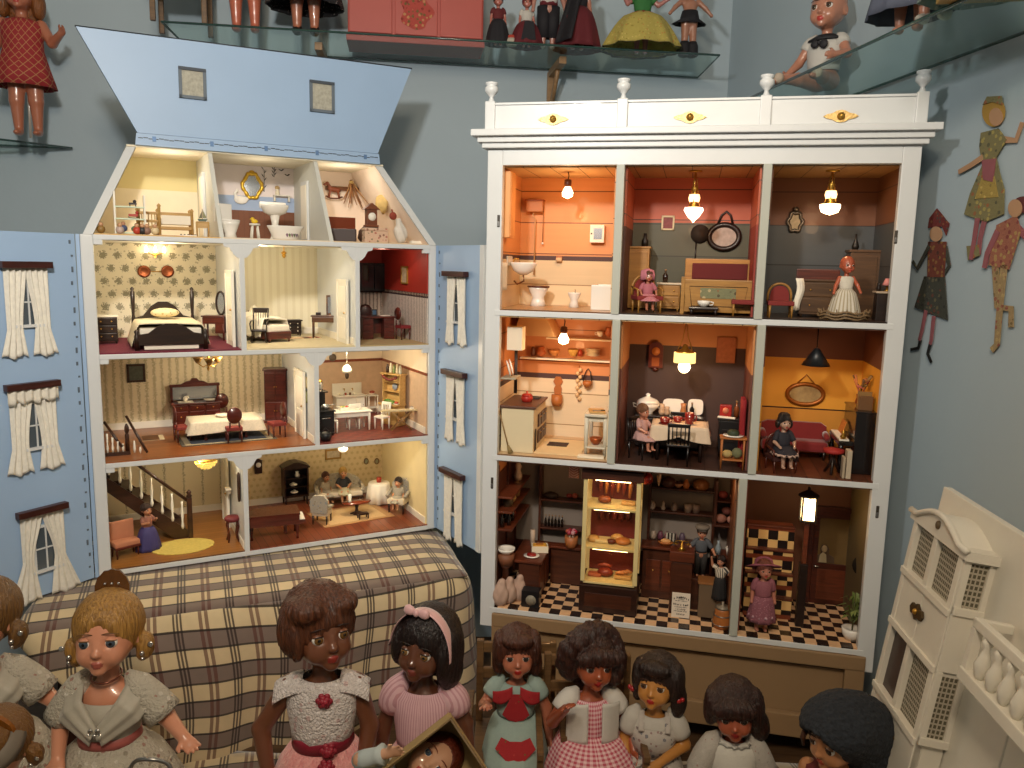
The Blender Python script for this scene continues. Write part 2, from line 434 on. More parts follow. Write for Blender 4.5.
def floral(base,motif,sc=.03,rows=True,jitter=0.0,r=.3,dots=None):
 """wallpaper with ragged flower motifs set in a half-drop repeat on x,z"""
 g=G('floral');x,y,z=g.xyz();u=g.m('DIVIDE',g.m('ADD',x,y),sc);v=g.m('DIVIDE',z,sc)
 u2=g.m('ADD',u,g.m('MULTIPLY',g.m('MODULO',g.fl(v),2.0),.5))if rows else u
 a=g.m('SUBTRACT',g.fr(g.m('ADD',u2,50.0)),.5);b=g.m('SUBTRACT',g.fr(v),.5)
 d=g.m('SQRT',g.m('ADD',g.m('MULTIPLY',a,a),g.m('MULTIPLY',b,b)))
 n=g.noise(9/sc,None,3)
 f=g.lt(g.m('ADD',d,g.m('MULTIPLY',g.m('SUBTRACT',n,.5),.9)),r)
 c=g.mix(g.m('MULTIPLY',f,.75),srgb(base),srgb(motif))
 if dots:
  dd=g.vor(2.6/sc);c=g.mix(g.m('MULTIPLY',g.lt(dd,.2),.55),c,srgb(dots))
 return g.done(c,.8)
def striped(base,dark,w,duty=.3,ragged=.25,ns=160):
 g=G('striped');x,y,z=g.xyz();u=g.fr(g.m('ADD',g.m('DIVIDE',g.m('ADD',x,y),w),50.0))
 n=g.noise(ns,None,2);t=g.m('ABSOLUTE',g.m('SUBTRACT',u,.5))
 f=g.lt(g.m('ADD',t,g.m('MULTIPLY',g.m('SUBTRACT',n,.5),ragged*2)),duty/2)
 return g.done(g.mix(g.m('MULTIPLY',f,.7),srgb(base),srgb(dark)),.8)
def checker(c1,c2,s,rough=.25,rot=0.0):
 g=G('checker');x,y,z=g.xyz()
 k=g.m('MODULO',g.m('ADD',g.m('ADD',g.fl(g.m('DIVIDE',x,s)),g.fl(g.m('DIVIDE',y,s))),100.0),2.0)
 return g.done(g.vary(g.mix(k,srgb(c1),srgb(c2)),.1,30),rough,coat=.2)
def boards(col,w=.05,ax='z',dark=None,line='3a1e10',lw=.03,rough=.5):
 return planks(col,dark or '%02x%02x%02x'%tuple(int(int(col[i:i+2],16)*.86)for i in(0,2,4)),w,ax,line,rough,lw=lw)
house=thing('dollhouse','blue dollhouse with four furnished floors and its roof flap raised','dollhouse',H.M)
HD=.38;XL,XR=-.40,.395
HZ=[0,.2576,.5092,.7754];ATOP=.987;AS=.15
def ay(z):return AS*(z-HZ[3])/(ATOP-HZ[3])
def ax_l(z):return XL+(.103)*(z-HZ[3])/(ATOP-HZ[3])
def ax_r(z):return XR-(.098)*(z-HZ[3])/(ATOP-HZ[3])
m_=MB()
m_.b2((XL-.026,0,-.012),(XL,HD,HZ[3]),WHITE,.003);m_.b2((XR,0,-.012),(XR+.02,HD,HZ[3]),WHITE,.003)
m_.b2((XL-.026,HD,-.012),(XR+.02,HD+.01,HZ[3]),BLUE)
ob('carcass',m_,house)
ob('outer_cladding',MB().b2((XL-.034,.004,-.012),(XL-.0265,HD+.01,HZ[3]),BLUE),house);ob('outer_cladding',MB().b2((XR+.0205,.004,-.012),(XR+.028,HD+.01,HZ[3]),BLUE),house)
for z in HZ:
 ob('floor_slab',MB().b2((XL-.0005,-.003,z-.011),(XR+.0005,HD,z),WHITE,.001),house)
W_bed=floral('e6dcc0','6e684c',.034,r=.26,dots='9a9070')
W_bed2=striped('e8e0c6','dcd2b4',.022,.4,.05)
W_study=None
W_din=striped('e0d2b2','a59872',.02,.34,.5,300)
W_kit=mat('c9ab8c',.8,var=.16,sc=60)
W_hall=striped('ddceaa','7a7258',.05,.07,.2,400)
W_liv=floral('d8c294','bca472',.018,r=.24)
F_red=mat('6a1f33',.95,var=.12,sc=120,bump=.4,bs=400)
F_cream=mat('cdbf9d',.9,var=.1,sc=80)
F_wood=planks('a4622f','7f4520',.016,'y','5c3016',.3)
F_par=planks('8e4a2e','6b3220',.02,'x','3c1a10',.3)
F_terra=checker('7c3428','6a2a22',.02,.5)
WAIN=mat('e9e2d2',.6)
def room(x0,x1,z0,z1,back,right,floor,ceil=None,base=True,zones=None,left=None):
 e=.0006
 zs=zones or[(z0,z1-.011,back)]
 mb=MB()
 for a,b,m in zs:mb.b2((x0+e,HD-.006,a),(x1-e,HD-e,b),m)
 ob('back_wall',mb,house)
 if right:
  mb=MB()
  for a,b,m in(right if isinstance(right,list)else[(z0,z1-.011,right)]):mb.b2((x1-.004,.006,a),(x1-e,HD-.006,b),m)
  ob('side_wall',mb,house)
 if left:ob('side_wall',MB().b2((x0+e,.006,z0),(x0+.004,HD-.006,z1-.011),left),house)
 ob('room_floor',MB().b2((x0+e,.001,z0),(x1-e,HD-.006,z0+.003),floor),house)
 ob('room_ceiling',MB().b2((x0+e,.002,z1-.0125),(x1-e,HD-.006,z1-.0105),ceil or CREAM),house)
 if base:ob('skirting',MB().b2((x0+.004,HD-.010,z0+.003),(x1-.004,HD-.006,z0+.022),WAIN,.001).b2((x1-.0075,.01,z0+.003),(x1-.004,HD-.01,z0+.022),WAIN,.001),house)
room(XL,-.087,HZ[2],HZ[3],W_bed,striped('e0cf9c','9c8a58',.014,.35,.2),F_red,base=False)
room(-.087,.197,HZ[2],HZ[3],W_bed2,mat('e6dab0',.7),F_cream)
RED=mat('a02a1c',.6,var=.06)
W_st2=striped('d8ccc0','6a5a52',.012,.35,.2,200)
def border():return floral('3a2426','c8b49c',.012,r=.26)
zs=[(HZ[2],HZ[2]+.125,W_st2),(HZ[2]+.125,HZ[2]+.137,border()),(HZ[2]+.137,HZ[3]-.011,RED)]
room(.197,XR,HZ[2],HZ[3],None,zs,mat('b09a6e',.9,var=.1),zones=zs,base=False,ceil=RED)
room(XL,.088,HZ[1],HZ[2],W_din,mat('dfcda0',.8),F_wood)
zs=[(HZ[1],HZ[1]+.165,W_kit),(HZ[1]+.165,HZ[1]+.173,wood('9a4a28','6a2c16')),(HZ[1]+.173,HZ[2]-.011,mat('ecd9bc',.8))]
room(.088,XR,HZ[1],HZ[2],None,zs,F_terra,zones=zs)
room(XL,-.093,HZ[0],HZ[1],W_hall,mat('e0d0a6',.8),planks('a06a34','83531f',.018,'y','5a3414',.3))
room(-.093,XR,HZ[0],HZ[1],W_liv,mat('e6d4a2',.8),F_par)
BRK=lambda z:[(0,z),(.036,z),(.034,z-.007),(.022,z-.010),(.014,z-.024),(.006,z-.032),(0,z-.034)]
def partition(x,z0,z1,l=True,r=True):
 mb=MB().b2((x-.006,-.002,z0),(x+.006,HD-.006,z1-.011),WHITE,.001)
 for s,on in((-1,l),(1,r)):
  if on:mb.prism([(x+s*(.0055+px),pz)for px,pz in BRK(z1-.011)][::s],-.002,.006,WHITE)
 ob('partition',mb,house)
partition(-.087,HZ[2],HZ[3]);partition(.197,HZ[2],HZ[3]);partition(.088,HZ[1],HZ[2],True,True);partition(-.093,0,HZ[1])
for x,s in((XL,1),(XR,-1)):
 for z in HZ[1:]:ob('corner_bracket',MB().b2((x,-.002,z-.022),(x+s*.018,.01,z-.0105),WHITE,.001),house)
A0=HZ[3]
W_nur=mat('dccf9a',.8,var=.05,sc=12);W_bath=mat('e4d9d6',.7);W_store=mat('ecd8c4',.8)
AB=.128
def attic_room(xa,xb,name,back,floor):
 mb=MB()
 for a,b,m in back:
  la=max(xa,ax_l(a))if xa<-.2 else xa;lb=max(xa,ax_l(b))if xa<-.2 else xa
  ra=min(xb,ax_r(a))if xb>.2 else xb;rb=min(xb,ax_r(b))if xb>.2 else xb
  mb.prism([(la+.001,a),(ra-.001,a),(rb-.001,b),(lb+.001,b)],HD-.006,HD-.001,m)
 ob('back_wall',mb,house)
 ob('room_floor',MB().b2((xa+.002,.001,A0),(xb-.002,HD-.006,A0+.003),floor),house)
PANW=boards('7a4526',.014,'x')
attic_room(XL,-.13,'nursery',[(A0,A0+.13,mat('e9dfc6',.8)),(A0+.13,ATOP,W_nur)],mat('c9a56c',.7))
attic_room(-.13,.132,'bath',[(A0,A0+.088,PANW),(A0+.088,A0+.128,mat('9fb2d0',.7)),(A0+.128,ATOP,W_bath)],mat('d8c8b0',.5))
attic_room(.132,XR,'store',[(A0,ATOP,W_store)],mat('cdb594',.7))
def slope(sx,fn,m_in):
 mb=MB();a,b=fn(A0),fn(ATOP);t=.02*sx
 mb.add([(a,0,A0),(b,AS,ATOP),(b,HD,ATOP),(a,HD,A0),(a+t,0,A0),(b+t,AS,ATOP),(b+t,HD,ATOP),(a+t,HD,A0)],[(0,3,2,1),(4,5,6,7),(0,1,5,4),(1,2,6,5),(2,3,7,6),(3,0,4,7)],WHITE)
 mb.add([(a-t*.06,.004,A0),(b-t*.06,AS+.004,ATOP),(b-t*.06,HD,ATOP),(a-t*.06,HD,A0)],[(0,1,2,3)],m_in)
 ob('sloping_wall',mb,house)
slope(-1,ax_l,W_nur);slope(1,ax_r,W_store)
for x in(-.13,.132):
 mb=MB();t=.005
 mb.add([(x+s*t,y,z)for s in(-1,1)for y,z in((0,A0),(AS,ATOP),(HD-.006,ATOP),(HD-.006,A0))],[(0,1,2,3),(7,6,5,4),(0,4,5,1),(1,5,6,2),(2,6,7,3),(3,7,4,0)],WHITED)
 ob('partition',mb,house)
ob('attic_door',MB().b2((-.142,.21,A0+.004),(-.1355,.28,A0+.17),WHITE,.001).b2((-.1438,.216,A0+.01),(-.142,.274,A0+.16),IVORY,.001),house)
ob('attic_door',MB().b2((.121,.2,A0+.004),(.1265,.27,A0+.165),WHITE,.001).b2((.1195,.206,A0+.01),(.121,.264,A0+.155),IVORY,.001),house)
ob('attic_ceiling',MB().b2((-.317,AS-.004,ATOP),(.317,HD+.01,ATOP+.004),CREAM),house)
RX0,RX1=-.292,.300
fa=MB().prism([(RX0-.006,ATOP+.004),(RX1+.006,ATOP+.004),(RX1+.003,ATOP+.031),(RX0-.003,ATOP+.031)],AS-.012,AS+.004,BLUE)
for i in range(52):
 x=RX0+(RX1-RX0)*(i+.5)/52;fa.b2((x-.0052,AS-.0128,ATOP+.0195+.0012*math.sin(i*1.9)),(x+.0052,AS-.0119,ATOP+.0212+.0012*math.sin(i*1.9)),BLACK)
for i in range(5):
 x=RX0+(RX1-RX0)*(.06+.88*i/4);fa.b2((x-.004,AS-.0132,ATOP+.014),(x+.004,AS-.012,ATOP+.026),mat('5f7fa8',.5,.3))
ob('fascia',fa,house)
flap=MB().prism([(RX0,ATOP+.032),(RX1,ATOP+.032),(.396,1.250),(-.409,1.240)],AS-.010,AS+.004,BLUE)
fo=ob('roof_flap',flap,house)
ed=MB().tube([(-.411,AS-.008,1.241),(.398,AS-.008,1.2515)],.0022,mat('2b3138',.6),6)
ob('flap_edge',ed,fo)
for px,py,w,h in((192.5,83.5,.062,.072),(322,97,.064,.078)):
 p=H.y(px,py,AS-.012)
 f=ob('skylight',MB(),house)
 mb=MB();a,b=w/2,h/2;t=.007;FRM=mat('5f6b76',.6)
 mb.b2((-a,-.006,-b),(-a+t,0,b),FRM).b2((a-t,-.006,-b),(a,0,b),FRM).b2((-a,-.0075,b-t),(a,0,b),mat('3d4650',.6)).b2((-a,-.006,-b),(a,0,-b+t),FRM)
 f.data=mb.mesh('skylight');f.matrix_local=T((p.x,AS-.0105,p.z))
 ob('lace_pane',MB().b2((-a+t,-.003,-b+t),(a-t,-.0005,b-t),mat('a8a698',.7,var=.45,sc=140,bump=.6,bs=180)),f)
DL=Frame(H.at(XL-.034,0,0,0)@RZ(math.radians(60)-.4943))
DR=Frame(H.at(XR+.024,0,0,0)@RZ(math.radians(-55.6)-.4943))
GLZ=mat('4c565e',.12,coat=.5)
def door_panel(F,x0,x1,name,wins):
 M=house.matrix_world.inverted()@F.M
 d=ob(name,MB().b2((x0,0,-.01),(x1,.012,.775),BLUE,.001),house,M)
 for x,z,w,h in wins:
  f=MB();t=.006
  f.b2((x-w/2,-.004,z-h/2),(x-w/2+t,0,z+h/2),WHITE).b2((x+w/2-t,-.004,z-h/2),(x+w/2,0,z+h/2),WHITE).b2((x-w/2,-.004,z+h/2-t),(x+w/2,0,z+h/2),WHITE).b2((x-w/2-.004,-.008,z-h/2),(x+w/2+.004,0,z-h/2+t),WHITE)
  f.b2((x-.0015,-.003,z-h/2),(x+.0015,0,z+h/2),WHITE).b2((x-w/2,-.003,z-.0015),(x+w/2,0,z+.0015),WHITE)
  f.b2((x-w/2+t,-.0012,z-h/2+t),(x+w/2-t,-.0003,z+h/2-t),GLZ)
  ob('window',f,d)
 return d
def lwin(px,py):p=DL.y(px,py,0);return(p.x,p.z,.058,.105)
def rwin(px,py):p=DR.y(px,py,0);return(p.x,p.z,.06,.105)
dl=door_panel(DL,-.218,-.002,'left_front_panel',[lwin(28,302),lwin(36,425),lwin(46,547)])
dr=door_panel(DR,.002,.216,'right_front_panel',[rwin(455,303),rwin(454,400),rwin(452,495)])
ob('white_edge',MB().b2((.216,-.002,-.01),(.236,.014,.775),WHITE,.001),dr)
for F_,d in((DL,dl),(DR,dr)):
 s=-1 if F_ is DL else 1
 for i in range(26):z=.02+i*.0295;ob('hinge_pin',MB().box((s*.012+.002*math.sin(i*2.2),-.0006,z),(.004,.0012,.004+.004*(i%3)),mat('5a6470',.6)),d)
CURT=mat('e2ded2',.85,var=.16,sc=110,bump=.5,bs=200)
def curtain(F,rodl,rodr,py_bot,hw,flare,label,val=False,gather=.7):
 """rodl/rodr: pixel ends of the wooden pelmet"""
 a=F.y(*rodl,-.012);b=F.y(*rodr,-.012);c=(a+b)/2;w=abs((b-a).x);zb=F.y((rodl[0]+rodr[0])/2,py_bot,-.012).z
 t=thing('lace_curtain',label,'curtain',F.at(c.x,-.0125,c.z),'lace curtains on the fold-out front panels')
 Lh=c.z-zb
 ob('pelmet',MB().box((0,0,0),(w,.016,.0135),wood('4a1d14','2a0e0a',.4),.001),t)
 for s in(-1,1):
  def fn(u,v,s=s):
   z=-.006-v*Lh
   op=hw*w*(.02+.42*math.sin(PI*min(1,v/gather)*.5)**1.5*(1 if v<gather else 1-.55*(v-gather)/(1-gather)))
   out=w*(.42+(flare*max(0,v-gather)/(1-gather)))
   x=s*(op+(out-op)*u)
   return(x,.004+.0035*math.sin(u*22+s)*(1-.3*v),z+.004*math.sin(u*9)*v)
  ob('curtain_panel',MB().slab(fn,26,26,(0,.0016,0),CURT),t)
 if val:
  ob('valance',MB().slab(lambda u,v:((u-.5)*w*.95,-.003+.003*math.sin(u*40),-.005-v*(.03+.004*math.sin(u*25))),40,4,(0,.0016,0),LACE),t)
curtain(DL,(0,265.5),(51,264),354,.3,.14,'net curtain under a dark pelmet, topmost of three on the left blue panel')
curtain(DL,(5,389),(59,382),470,.3,.12,'frilled lace curtain with valance, middle of the left blue panel',True)
curtain(DL,(17,517),(67,504),597,.5,.3,'white curtain parted wide, lowest on the left blue panel',gather=.55)
curtain(DR,(444,272),(466,276),343,.25,.1,'lace curtain with tied ends, topmost on the right blue panel')
curtain(DR,(443,371),(465,376),441,.2,.08,'narrow white curtain, middle of the right blue panel')
curtain(DR,(441,470),(463,477),541,.2,.05,'straight lace curtain, lowest on the right blue panel',gather=.9)
cab=thing('cabinet_dollhouse','tall white cabinet dollhouse with nine lamp-lit rooms and turned finials','dollhouse',C.M)
CD=.24;CZ=[0,.3675,.6977,1.0104];CX=.40
SID=mat('c9c8c0',.45,var=.06,sc=12,bump=.2,bs=40)
mb=MB().b2((-.434,0,-.048),(-.40,.02,1.045),WHITE,.002).b2((.40,0,-.048),(.434,.02,1.045),WHITE,.002).b2((-.40,0,1.0104),(.40,.02,1.045),WHITE,.001)
ob('face_frame',mb,cab)
ob('side_panel',MB().b2((-.430,.02,-.048),(-.412,CD+.01,1.045),WHITE),cab);ob('side_panel',MB().b2((.412,.02,-.048),(.430,CD+.01,1.045),WHITE),cab)
ob('back_panel',MB().b2((-.412,CD,-.02),(.412,CD+.01,1.045),WHITE),cab)
mb=MB()
for k,(o,z0,z1)in enumerate(((.010,1.045,1.054),(.018,1.056,1.066),(.030,1.068,1.079))):mb.b2((-.434-o,-o-.004,z0),(.434+o*.85,CD+.01,z1+.003),WHITE,.002)
ob('cornice',mb,cab)
CR0,CR1=1.080,1.141
cr=ob('crest',MB().b2((-.428,.004,CR0),(.428,.018,CR1-.004),WHITE).b2((-.432,0,CR1-.005),(.432,.022,CR1),WHITE,.001),cab)
for i,px in enumerate((490,622,765,921)):
 p=C.y(px,120,0);x=p.x
 mb=MB().b2((x-.011,-.003,CR0),(x+.011,.022,CR1+.003),WHITE,.002)
 mb.lathe([(.008,0),(.006,.004),(.004,.010),(.010,.017),(.0145,.022),(.0145,.030),(.010,.033),(.0135,.036),(.0135,.040),(.001,.043)],WHITE,14,c=(x,.01,CR1+.003))
 ob('finial_post',mb,cab)
GOLD=mat('c9a86a',.35,.6,.15,bump=.4,bs=300)
for px,py in((553,119),(690,117),(841,116)):
 p=C.y(px,py,0)
 mb=MB().prism([(-.033,0),(-.026,.004),(-.016,.006),(-.008,.0105),(0,.012),(.008,.0105),(.016,.006),(.026,.004),(.033,0),(.026,-.004),(.016,-.006),(.008,-.0105),(0,-.012),(-.008,-.0105),(-.016,-.006),(-.026,-.004)],0,.0035,GOLD)
 mb.lathe([(.006,0),(.0075,.003),(.005,.006),(.0055,.009),(.001,.011)],BRASS,12,M=RX(PI/2))
 ob('escutcheon',mb,cab,T((p.x,.0005,p.z)))
for z in CZ[:1]+CZ[1:3]:ob('shelf_board',MB().b2((-.412,-.001,z-.012),(.412,CD,z),WHITE,.001),cab)
for(px,py)in((498.5,221),(896,237),(481+11,483),(877.5,512)):
 p=C.y(px,py,-.001);ob('latch_hole',MB().box((0,0,0),(.006,.003,.026),mat('3c362e',.5),.001).box((0,-.001,-.006),(.005,.004,.01),STEEL,.001),cab,T((p.x,0,p.z)))
GREYP=mat('aeb0a4',.5,var=.06,sc=14,bump=.25,bs=40)
PARTX={2:(-.1455,.150),1:(-.141,.159),0:(None,.143)}
for k,xs in PARTX.items():
 for x in xs:
  if x is not None:ob('partition',MB().b2((x-.0085,-.004,CZ[k]),(x+.0085,CD,CZ[k+1]-(.012 if k<2 else 0)),GREYP,.001),cab)
def croom(k,x0,x1,zones,side_l,side_r,floor,ceil):
 z0,z1=CZ[k],CZ[k+1]-(.012 if k<2 else 0);e=.0007;x0+=e;x1-=e
 mb=MB()
 for a,b,m in zones:mb.b2((x0,CD-.006,z0+a*(z1-z0)),(x1,CD-e,z0+b*(z1-z0)),m)
 ob('back_wall',mb,cab)
 for side,xa,xb in((side_l,x0,x0+.004),(side_r,x1-.004,x1)):
  mb=MB()
  for a,b,m in(side or zones):mb.b2((xa,.021,z0+a*(z1-z0)),(xb,CD-.006,z0+b*(z1-z0)),m)
  ob('side_wall',mb,cab)
 ob('room_floor',MB().b2((x0,.001,z0),(x1,CD-.006,z0+.003),floor),cab)
 ob('room_ceiling',MB().b2((x0,.003 if k<2 else .0205,z1-.003),(x1,CD-.006,z1-.0004),ceil),cab)
 return
CEIL=boards('d9b27a',.06,'x');CEIL2=boards('b88a54',.06,'x');DCE=mat('6a4630',.7)
OR1=boards('e09a5c',.075,'z',line='6a3a1c');STR=mat('4a3230',.6);CRM=boards('ecd2a6',.075,'z',line='9a7850')
croom(2,-.412,-.154,[(0,.36,CRM),(.36,.395,STR),(.395,1,OR1)],None,None,planks('c9a070','9a7046',.03,'y','6a482c'),CEIL)
B_hi=boards('b85a3a',.07,'z');B_lo=boards('504e38',.075,'z',line='2a281a')
croom(2,-.137,.1415,[(0,.66,B_lo),(.66,1,B_hi)],[(0,.6,mat('54322a',.6)),(.6,1,B_hi)],[(0,.62,mat('8a2f22',.6)),(.62,1,B_hi)],planks('5a3a26','3c2618',.03,'y'),CEIL2)
R_hi=boards('744526',.075,'z');R_lo=boards('464b4e',.09,'z',line='1e2020')
croom(2,.1585,.412,[(0,.65,R_lo),(.65,1,R_hi)],None,None,planks('4a3426','33231a',.03,'y'),CEIL2)
K_hi=boards('d8905a',.08,'z',line='7a4420');K_lo=boards('ead6b4',.08,'z',line='9a8058')
croom(1,-.412,-.1495,[(0,.47,K_lo),(.47,.51,STR),(.51,1,K_hi)],None,None,planks('d2b48c','bf9c70',.05,'y','7a5a3a'),CEIL)
D_hi=mat('c48450',.6);D_lo=mat('463029',.6)
croom(1,-.1325,.1505,[(0,.77,D_lo),(.77,1,D_hi)],[(0,.66,mat('6a3a30',.6)),(.66,1,D_hi)],[(0,.66,mat('6a3a30',.6)),(.66,1,D_hi)],planks('4c3024','341f18',.03,'x'),CEIL)
P_hi=mat('6a3c26',.6);P_mid=mat('dd9c30',.6);P_lo=mat('8a2a24',.6)
croom(1,.1675,.412,[(0,.34,mat('c98a30',.6)),(.34,.35,DKWOOD),(.35,.72,P_mid),(.72,1,P_hi)],None,None,planks('6a3a22','4c2818',.03,'x'),mat('5a3a2a',.6))
SHOPW=mat('857a70',.6,var=.06);SHB=boards('7a4a2c',.06,'z')
CHK=checker('e0b58a','241712',.0245)
croom(0,-.412,.1345,[(0,.25,DKWOOD),(.25,.9,SHOPW),(.9,1,SHB)],[(0,.78,SHB),(.78,1,mat('d8905a',.6))],[(0,1,SHB)],CHK,DCE)
TILE=MB()
croom(0,.1515,.412,[(0,1,mat('6e4430',.6))],[(0,1,mat('7a4030',.6))],[(0,1,mat('6a5a3c',.6))],CHK,DCE)
BRN=mat('8f7352',.55,var=.07,sc=8,bump=.15,bs=50)
CB=thing('plinth','brown painted panelled plinth under the white cabinet','plinth',C.M)
mb=MB().b2((-.405,.012,-.2),(.418,CD,-.013),BRN,.003)
ob('plinth_body',mb,CB)
for px_,py_ in((-.38,.04),(.39,.04),(-.38,.2),(.39,.2)):ob('foot',MB().box((px_,py_,-.246),(.04,.04,.05),DKWOOD,.003),CB)
fr_=MB().b2((-.405,-.006,-.045),(.418,.0118,-.013),BRN,.003).b2((-.405,-.004,-.2185),(.418,.0118,-.165),BRN,.003).b2((-.405,-.004,-.165),(-.368,.0118,-.045),BRN,.002).b2((.378,-.004,-.165),(.418,.0118,-.045),BRN,.002)
ob('panel_frame',fr_,CB)
ob('panel_bead',MB().b2((-.366,.006,-.052),(.376,.0118,-.047),mat('3a2a1c',.6)),CB)
WF=Frame(T((.575,1.262,.488))@RZ(-1.667)@RX(-.135))
OLDW=mat('d8d4c8',.5,var=.07,sc=12,bump=.25,bs=40)
NET=None
def net():
 g=G('net');x,y,z=g.xyz();u=g.fr(g.m('MULTIPLY',g.m('ADD',x,y),160.0));v=g.fr(g.m('MULTIPLY',z,120.0))
 f=g.m('MULTIPLY',g.gt(u,.35),g.gt(v,.35));return g.done(g.mix(f,srgb('a9a292'),srgb('55503f')),.8)
NET=net()
wf=thing('dollhouse_facade','white wooden dollhouse front with net windows and balcony leaning at the right wall','dollhouse front',WF.M@Matrix.Diagonal((.87,1,1,1)))
bw,bd,bh=.2,.042,.652
mb=MB().b2((0,.012,-.068),(bw,bd,bh-.03),OLDW)
ob('bay',mb,wf)
def wbar(x0,x1,z0,z1,y0=0.0,y1=.0118):return MB().b2((x0,y0,z0),(x1,y1,z1),OLDW,.0015)
def wpx(px,py):return WF.y(px,py,0)
fr_=MB()
zsill=[wpx(906,571).z,wpx(894,622).z,wpx(880,690).z]
zz=[bh-.03,zsill[0]+0,zsill[1],zsill[2],0]
for x0,x1 in((0,.016),(.184,.2),(.088,.104)):fr_.b2((x0,0,-.068),(x1,.0118,bh-.03),OLDW,.0015)
fr_.b2((0,.001,zz[2]),(bw,.0118,zz[1]),OLDW,.001);fr_.b2((0,.001,-.068),(bw,.0118,zz[3]),OLDW,.001)
for z in zz[1:4]:fr_.b2((0,-.003,z-.006),(bw,.0118,z+.004),OLDW,.001)
ob('window_frame',fr_,wf)
for a,b,z0,z1,m in((.016,.088,zz[1],zz[0],NET),(.104,.184,zz[1],zz[0],NET),(.016,.088,zz[3],zz[2],mat('3a2a26',.3,var=.3,sc=120)),(.104,.184,zz[3],zz[2],NET)):
 ob('net_curtain',MB().b2((a,.0085,z0+.004),(b,.0115,z1-.004),m),wf)
sd=MB()
for z0,z1 in((zz[1],zz[0]),(zz[3],zz[2])):
 ob('net_curtain',MB().b2((bw+.0005,.012,z0+.012),(bw+.003,bd-.006,z1-.008),NET),wf)
 sd.b2((bw,.002,z0),(bw+.007,.011,z1),OLDW,.001).b2((bw,bd-.006,z0),(bw+.007,bd+.002,z1),OLDW,.001).b2((bw,.002,z0),(bw+.009,bd+.002,z0+.012),OLDW,.001)
sd.b2((bw,.002,zz[2]),(bw+.005,bd+.002,zz[1]),OLDW,.001)
ob('side_frame',sd,wf)
arch=[(-.014,bh-.032),(bw+.014,bh-.032),(bw+.014,bh-.018)]+[(bw*(.93-.86*i/14),bh-.018+.022*math.sin(PI*i/14))for i in range(15)]+[(-.014,bh-.018)]
ob('arched_cornice',MB().prism(arch,-.002,bd+.004,OLDW).tube([(p[0],-.003,p[1])for p in arch[2:]],.005,OLDW,8),wf)
ob('rosette',MB().lathe([(.007,0),(.006,.003),(.001,.004)],mat('5a4a34',.5),12,M=T((bw/2,-.002,bh-.012))@RX(PI/2)),wf)
PLQ=mat('4a3a22',.4,.5,.2)
for px,py in((918,612),(889,731)):
 p=wpx(px,py)
 p.x/=.87;ob('plaque',MB().prism([(-.026,0),(-.02,.008),(-.01,.007),(0,.013),(.01,.007),(.02,.008),(.026,0),(.02,-.008),(.01,-.007),(0,-.013),(-.01,-.007),(-.02,-.008)],-.004,0,PLQ).sph((0,-.004,0),.005,BRASS,8),wf,T((p.x,0,p.z)))
ob('back_board',MB().b2((-.03,bd+.002,-.068),(.345,bd+.016,.678),OLDW,.002),wf)
ob('lower_board',MB().b2((.30,bd+.0,-.068),(.62,bd+.014,.62),OLDW,.002),wf,T((.06,-.004,0)))
b0=WF.hit(962,668,1,bd-.05);b1=WF.hit(972,618,1,bd-.05);b0.x/=.87
bal=ob('balcony',MB().b2((b0.x,bd-.055,b0.z-.014),(b0.x+.42,bd-.004,b0.z+.004),OLDW,.002),wf)
rz=b1.z
ob('handrail',MB().b2((b0.x,bd-.052,rz-.008),(b0.x+.42,bd-.04,rz+.006),OLDW,.002).b2((b0.x,bd-.052,rz-.007),(b0.x+.012,bd-.004,rz+.005),OLDW,.002),bal)
for i in range(12):
 hgt=rz-.008-b0.z-.004
 mb=MB()
 if i==0:mb.b2((-.006,-.006,0),(.006,.006,hgt),OLDW,.001)
 else:mb.lathe([(.004,0),(.007,hgt*.1),(.0105,hgt*.35),(.006,hgt*.6),(.004,hgt*.75),(.008,hgt*.9),(.004,hgt)],OLDW,10)
 ob('baluster',mb,bal,T((b0.x+.006+i*.035,bd-.046,b0.z+.004)))
def hairmat(col,dark=None,ax=2,rough=.45):
 k=('hair',col,dark,ax)
 if k not in _M:
  g=G('hair_'+col);q=list(g.xyz())
  n=g.noise(1.0,g.comb(*[g.m('MULTIPLY',q[i],14 if i==ax else 130)for i in range(3)]),3,.8)
  d=srgb(dark)if dark else tuple(c*.35 for c in srgb(col)[:3])+(1,)
  g.bump(n,.5,.01);_M[k]=g.done(g.mix(g.m('MULTIPLY_ADD',n,2.0,-.6),d,srgb(col)),rough,coat=.05)
 return _M[k]
def vinyl(col,rough=.3):return mat(col,rough,var=.03,sc=8,coat=.35)
HP=V(0,-.004,.755)
def headM(yaw,pitch,roll,hs):return T(HP)@RZ(yaw)@RX(pitch)@RY(roll)@SCL(hs)
EYEW=mat('e8e4dc',.15,coat=.5,var=0);PUP=mat('0c0908',.1,coat=.8,var=0)
def head_sdf(S,chub=1.0,mouth=0.0):
 S.ell((0,.012,.125),(.09,.098,.105),.01).ell((0,-.03,.078),(.069,.066,.072),.03)
 for s in(-1,1):S.ell((s*.034,-.062,.062),.030*chub,.02)
 S.ell((0,-.078,.022),(.02,.018,.016),.02)
 for s in(-1,1):S.ell((s*.036,-.104,.106),(.021,.018,.0135),.012,sub=True)
 S.cap((0,-.088,.104),(0,-.099,.080),.007,.009,.012).ell((0,-.103,.077),(.0105,.011,.009),.008)
 for s in(-1,1):S.ell((s*.008,-.099,.0745),(.006,.007,.006),.005)
 S.ell((0,-.0945,.0500),(.017,.0085,.0058),.006).ell((0,-.0925,.040),(.0135,.0085,.0062),.006)
 for s in(-1,1):S.ell((s*.090,.012,.092),(.011,.02,.027),.008).ell((s*.098,.006,.094),(.006,.011,.016),.006,sub=True)
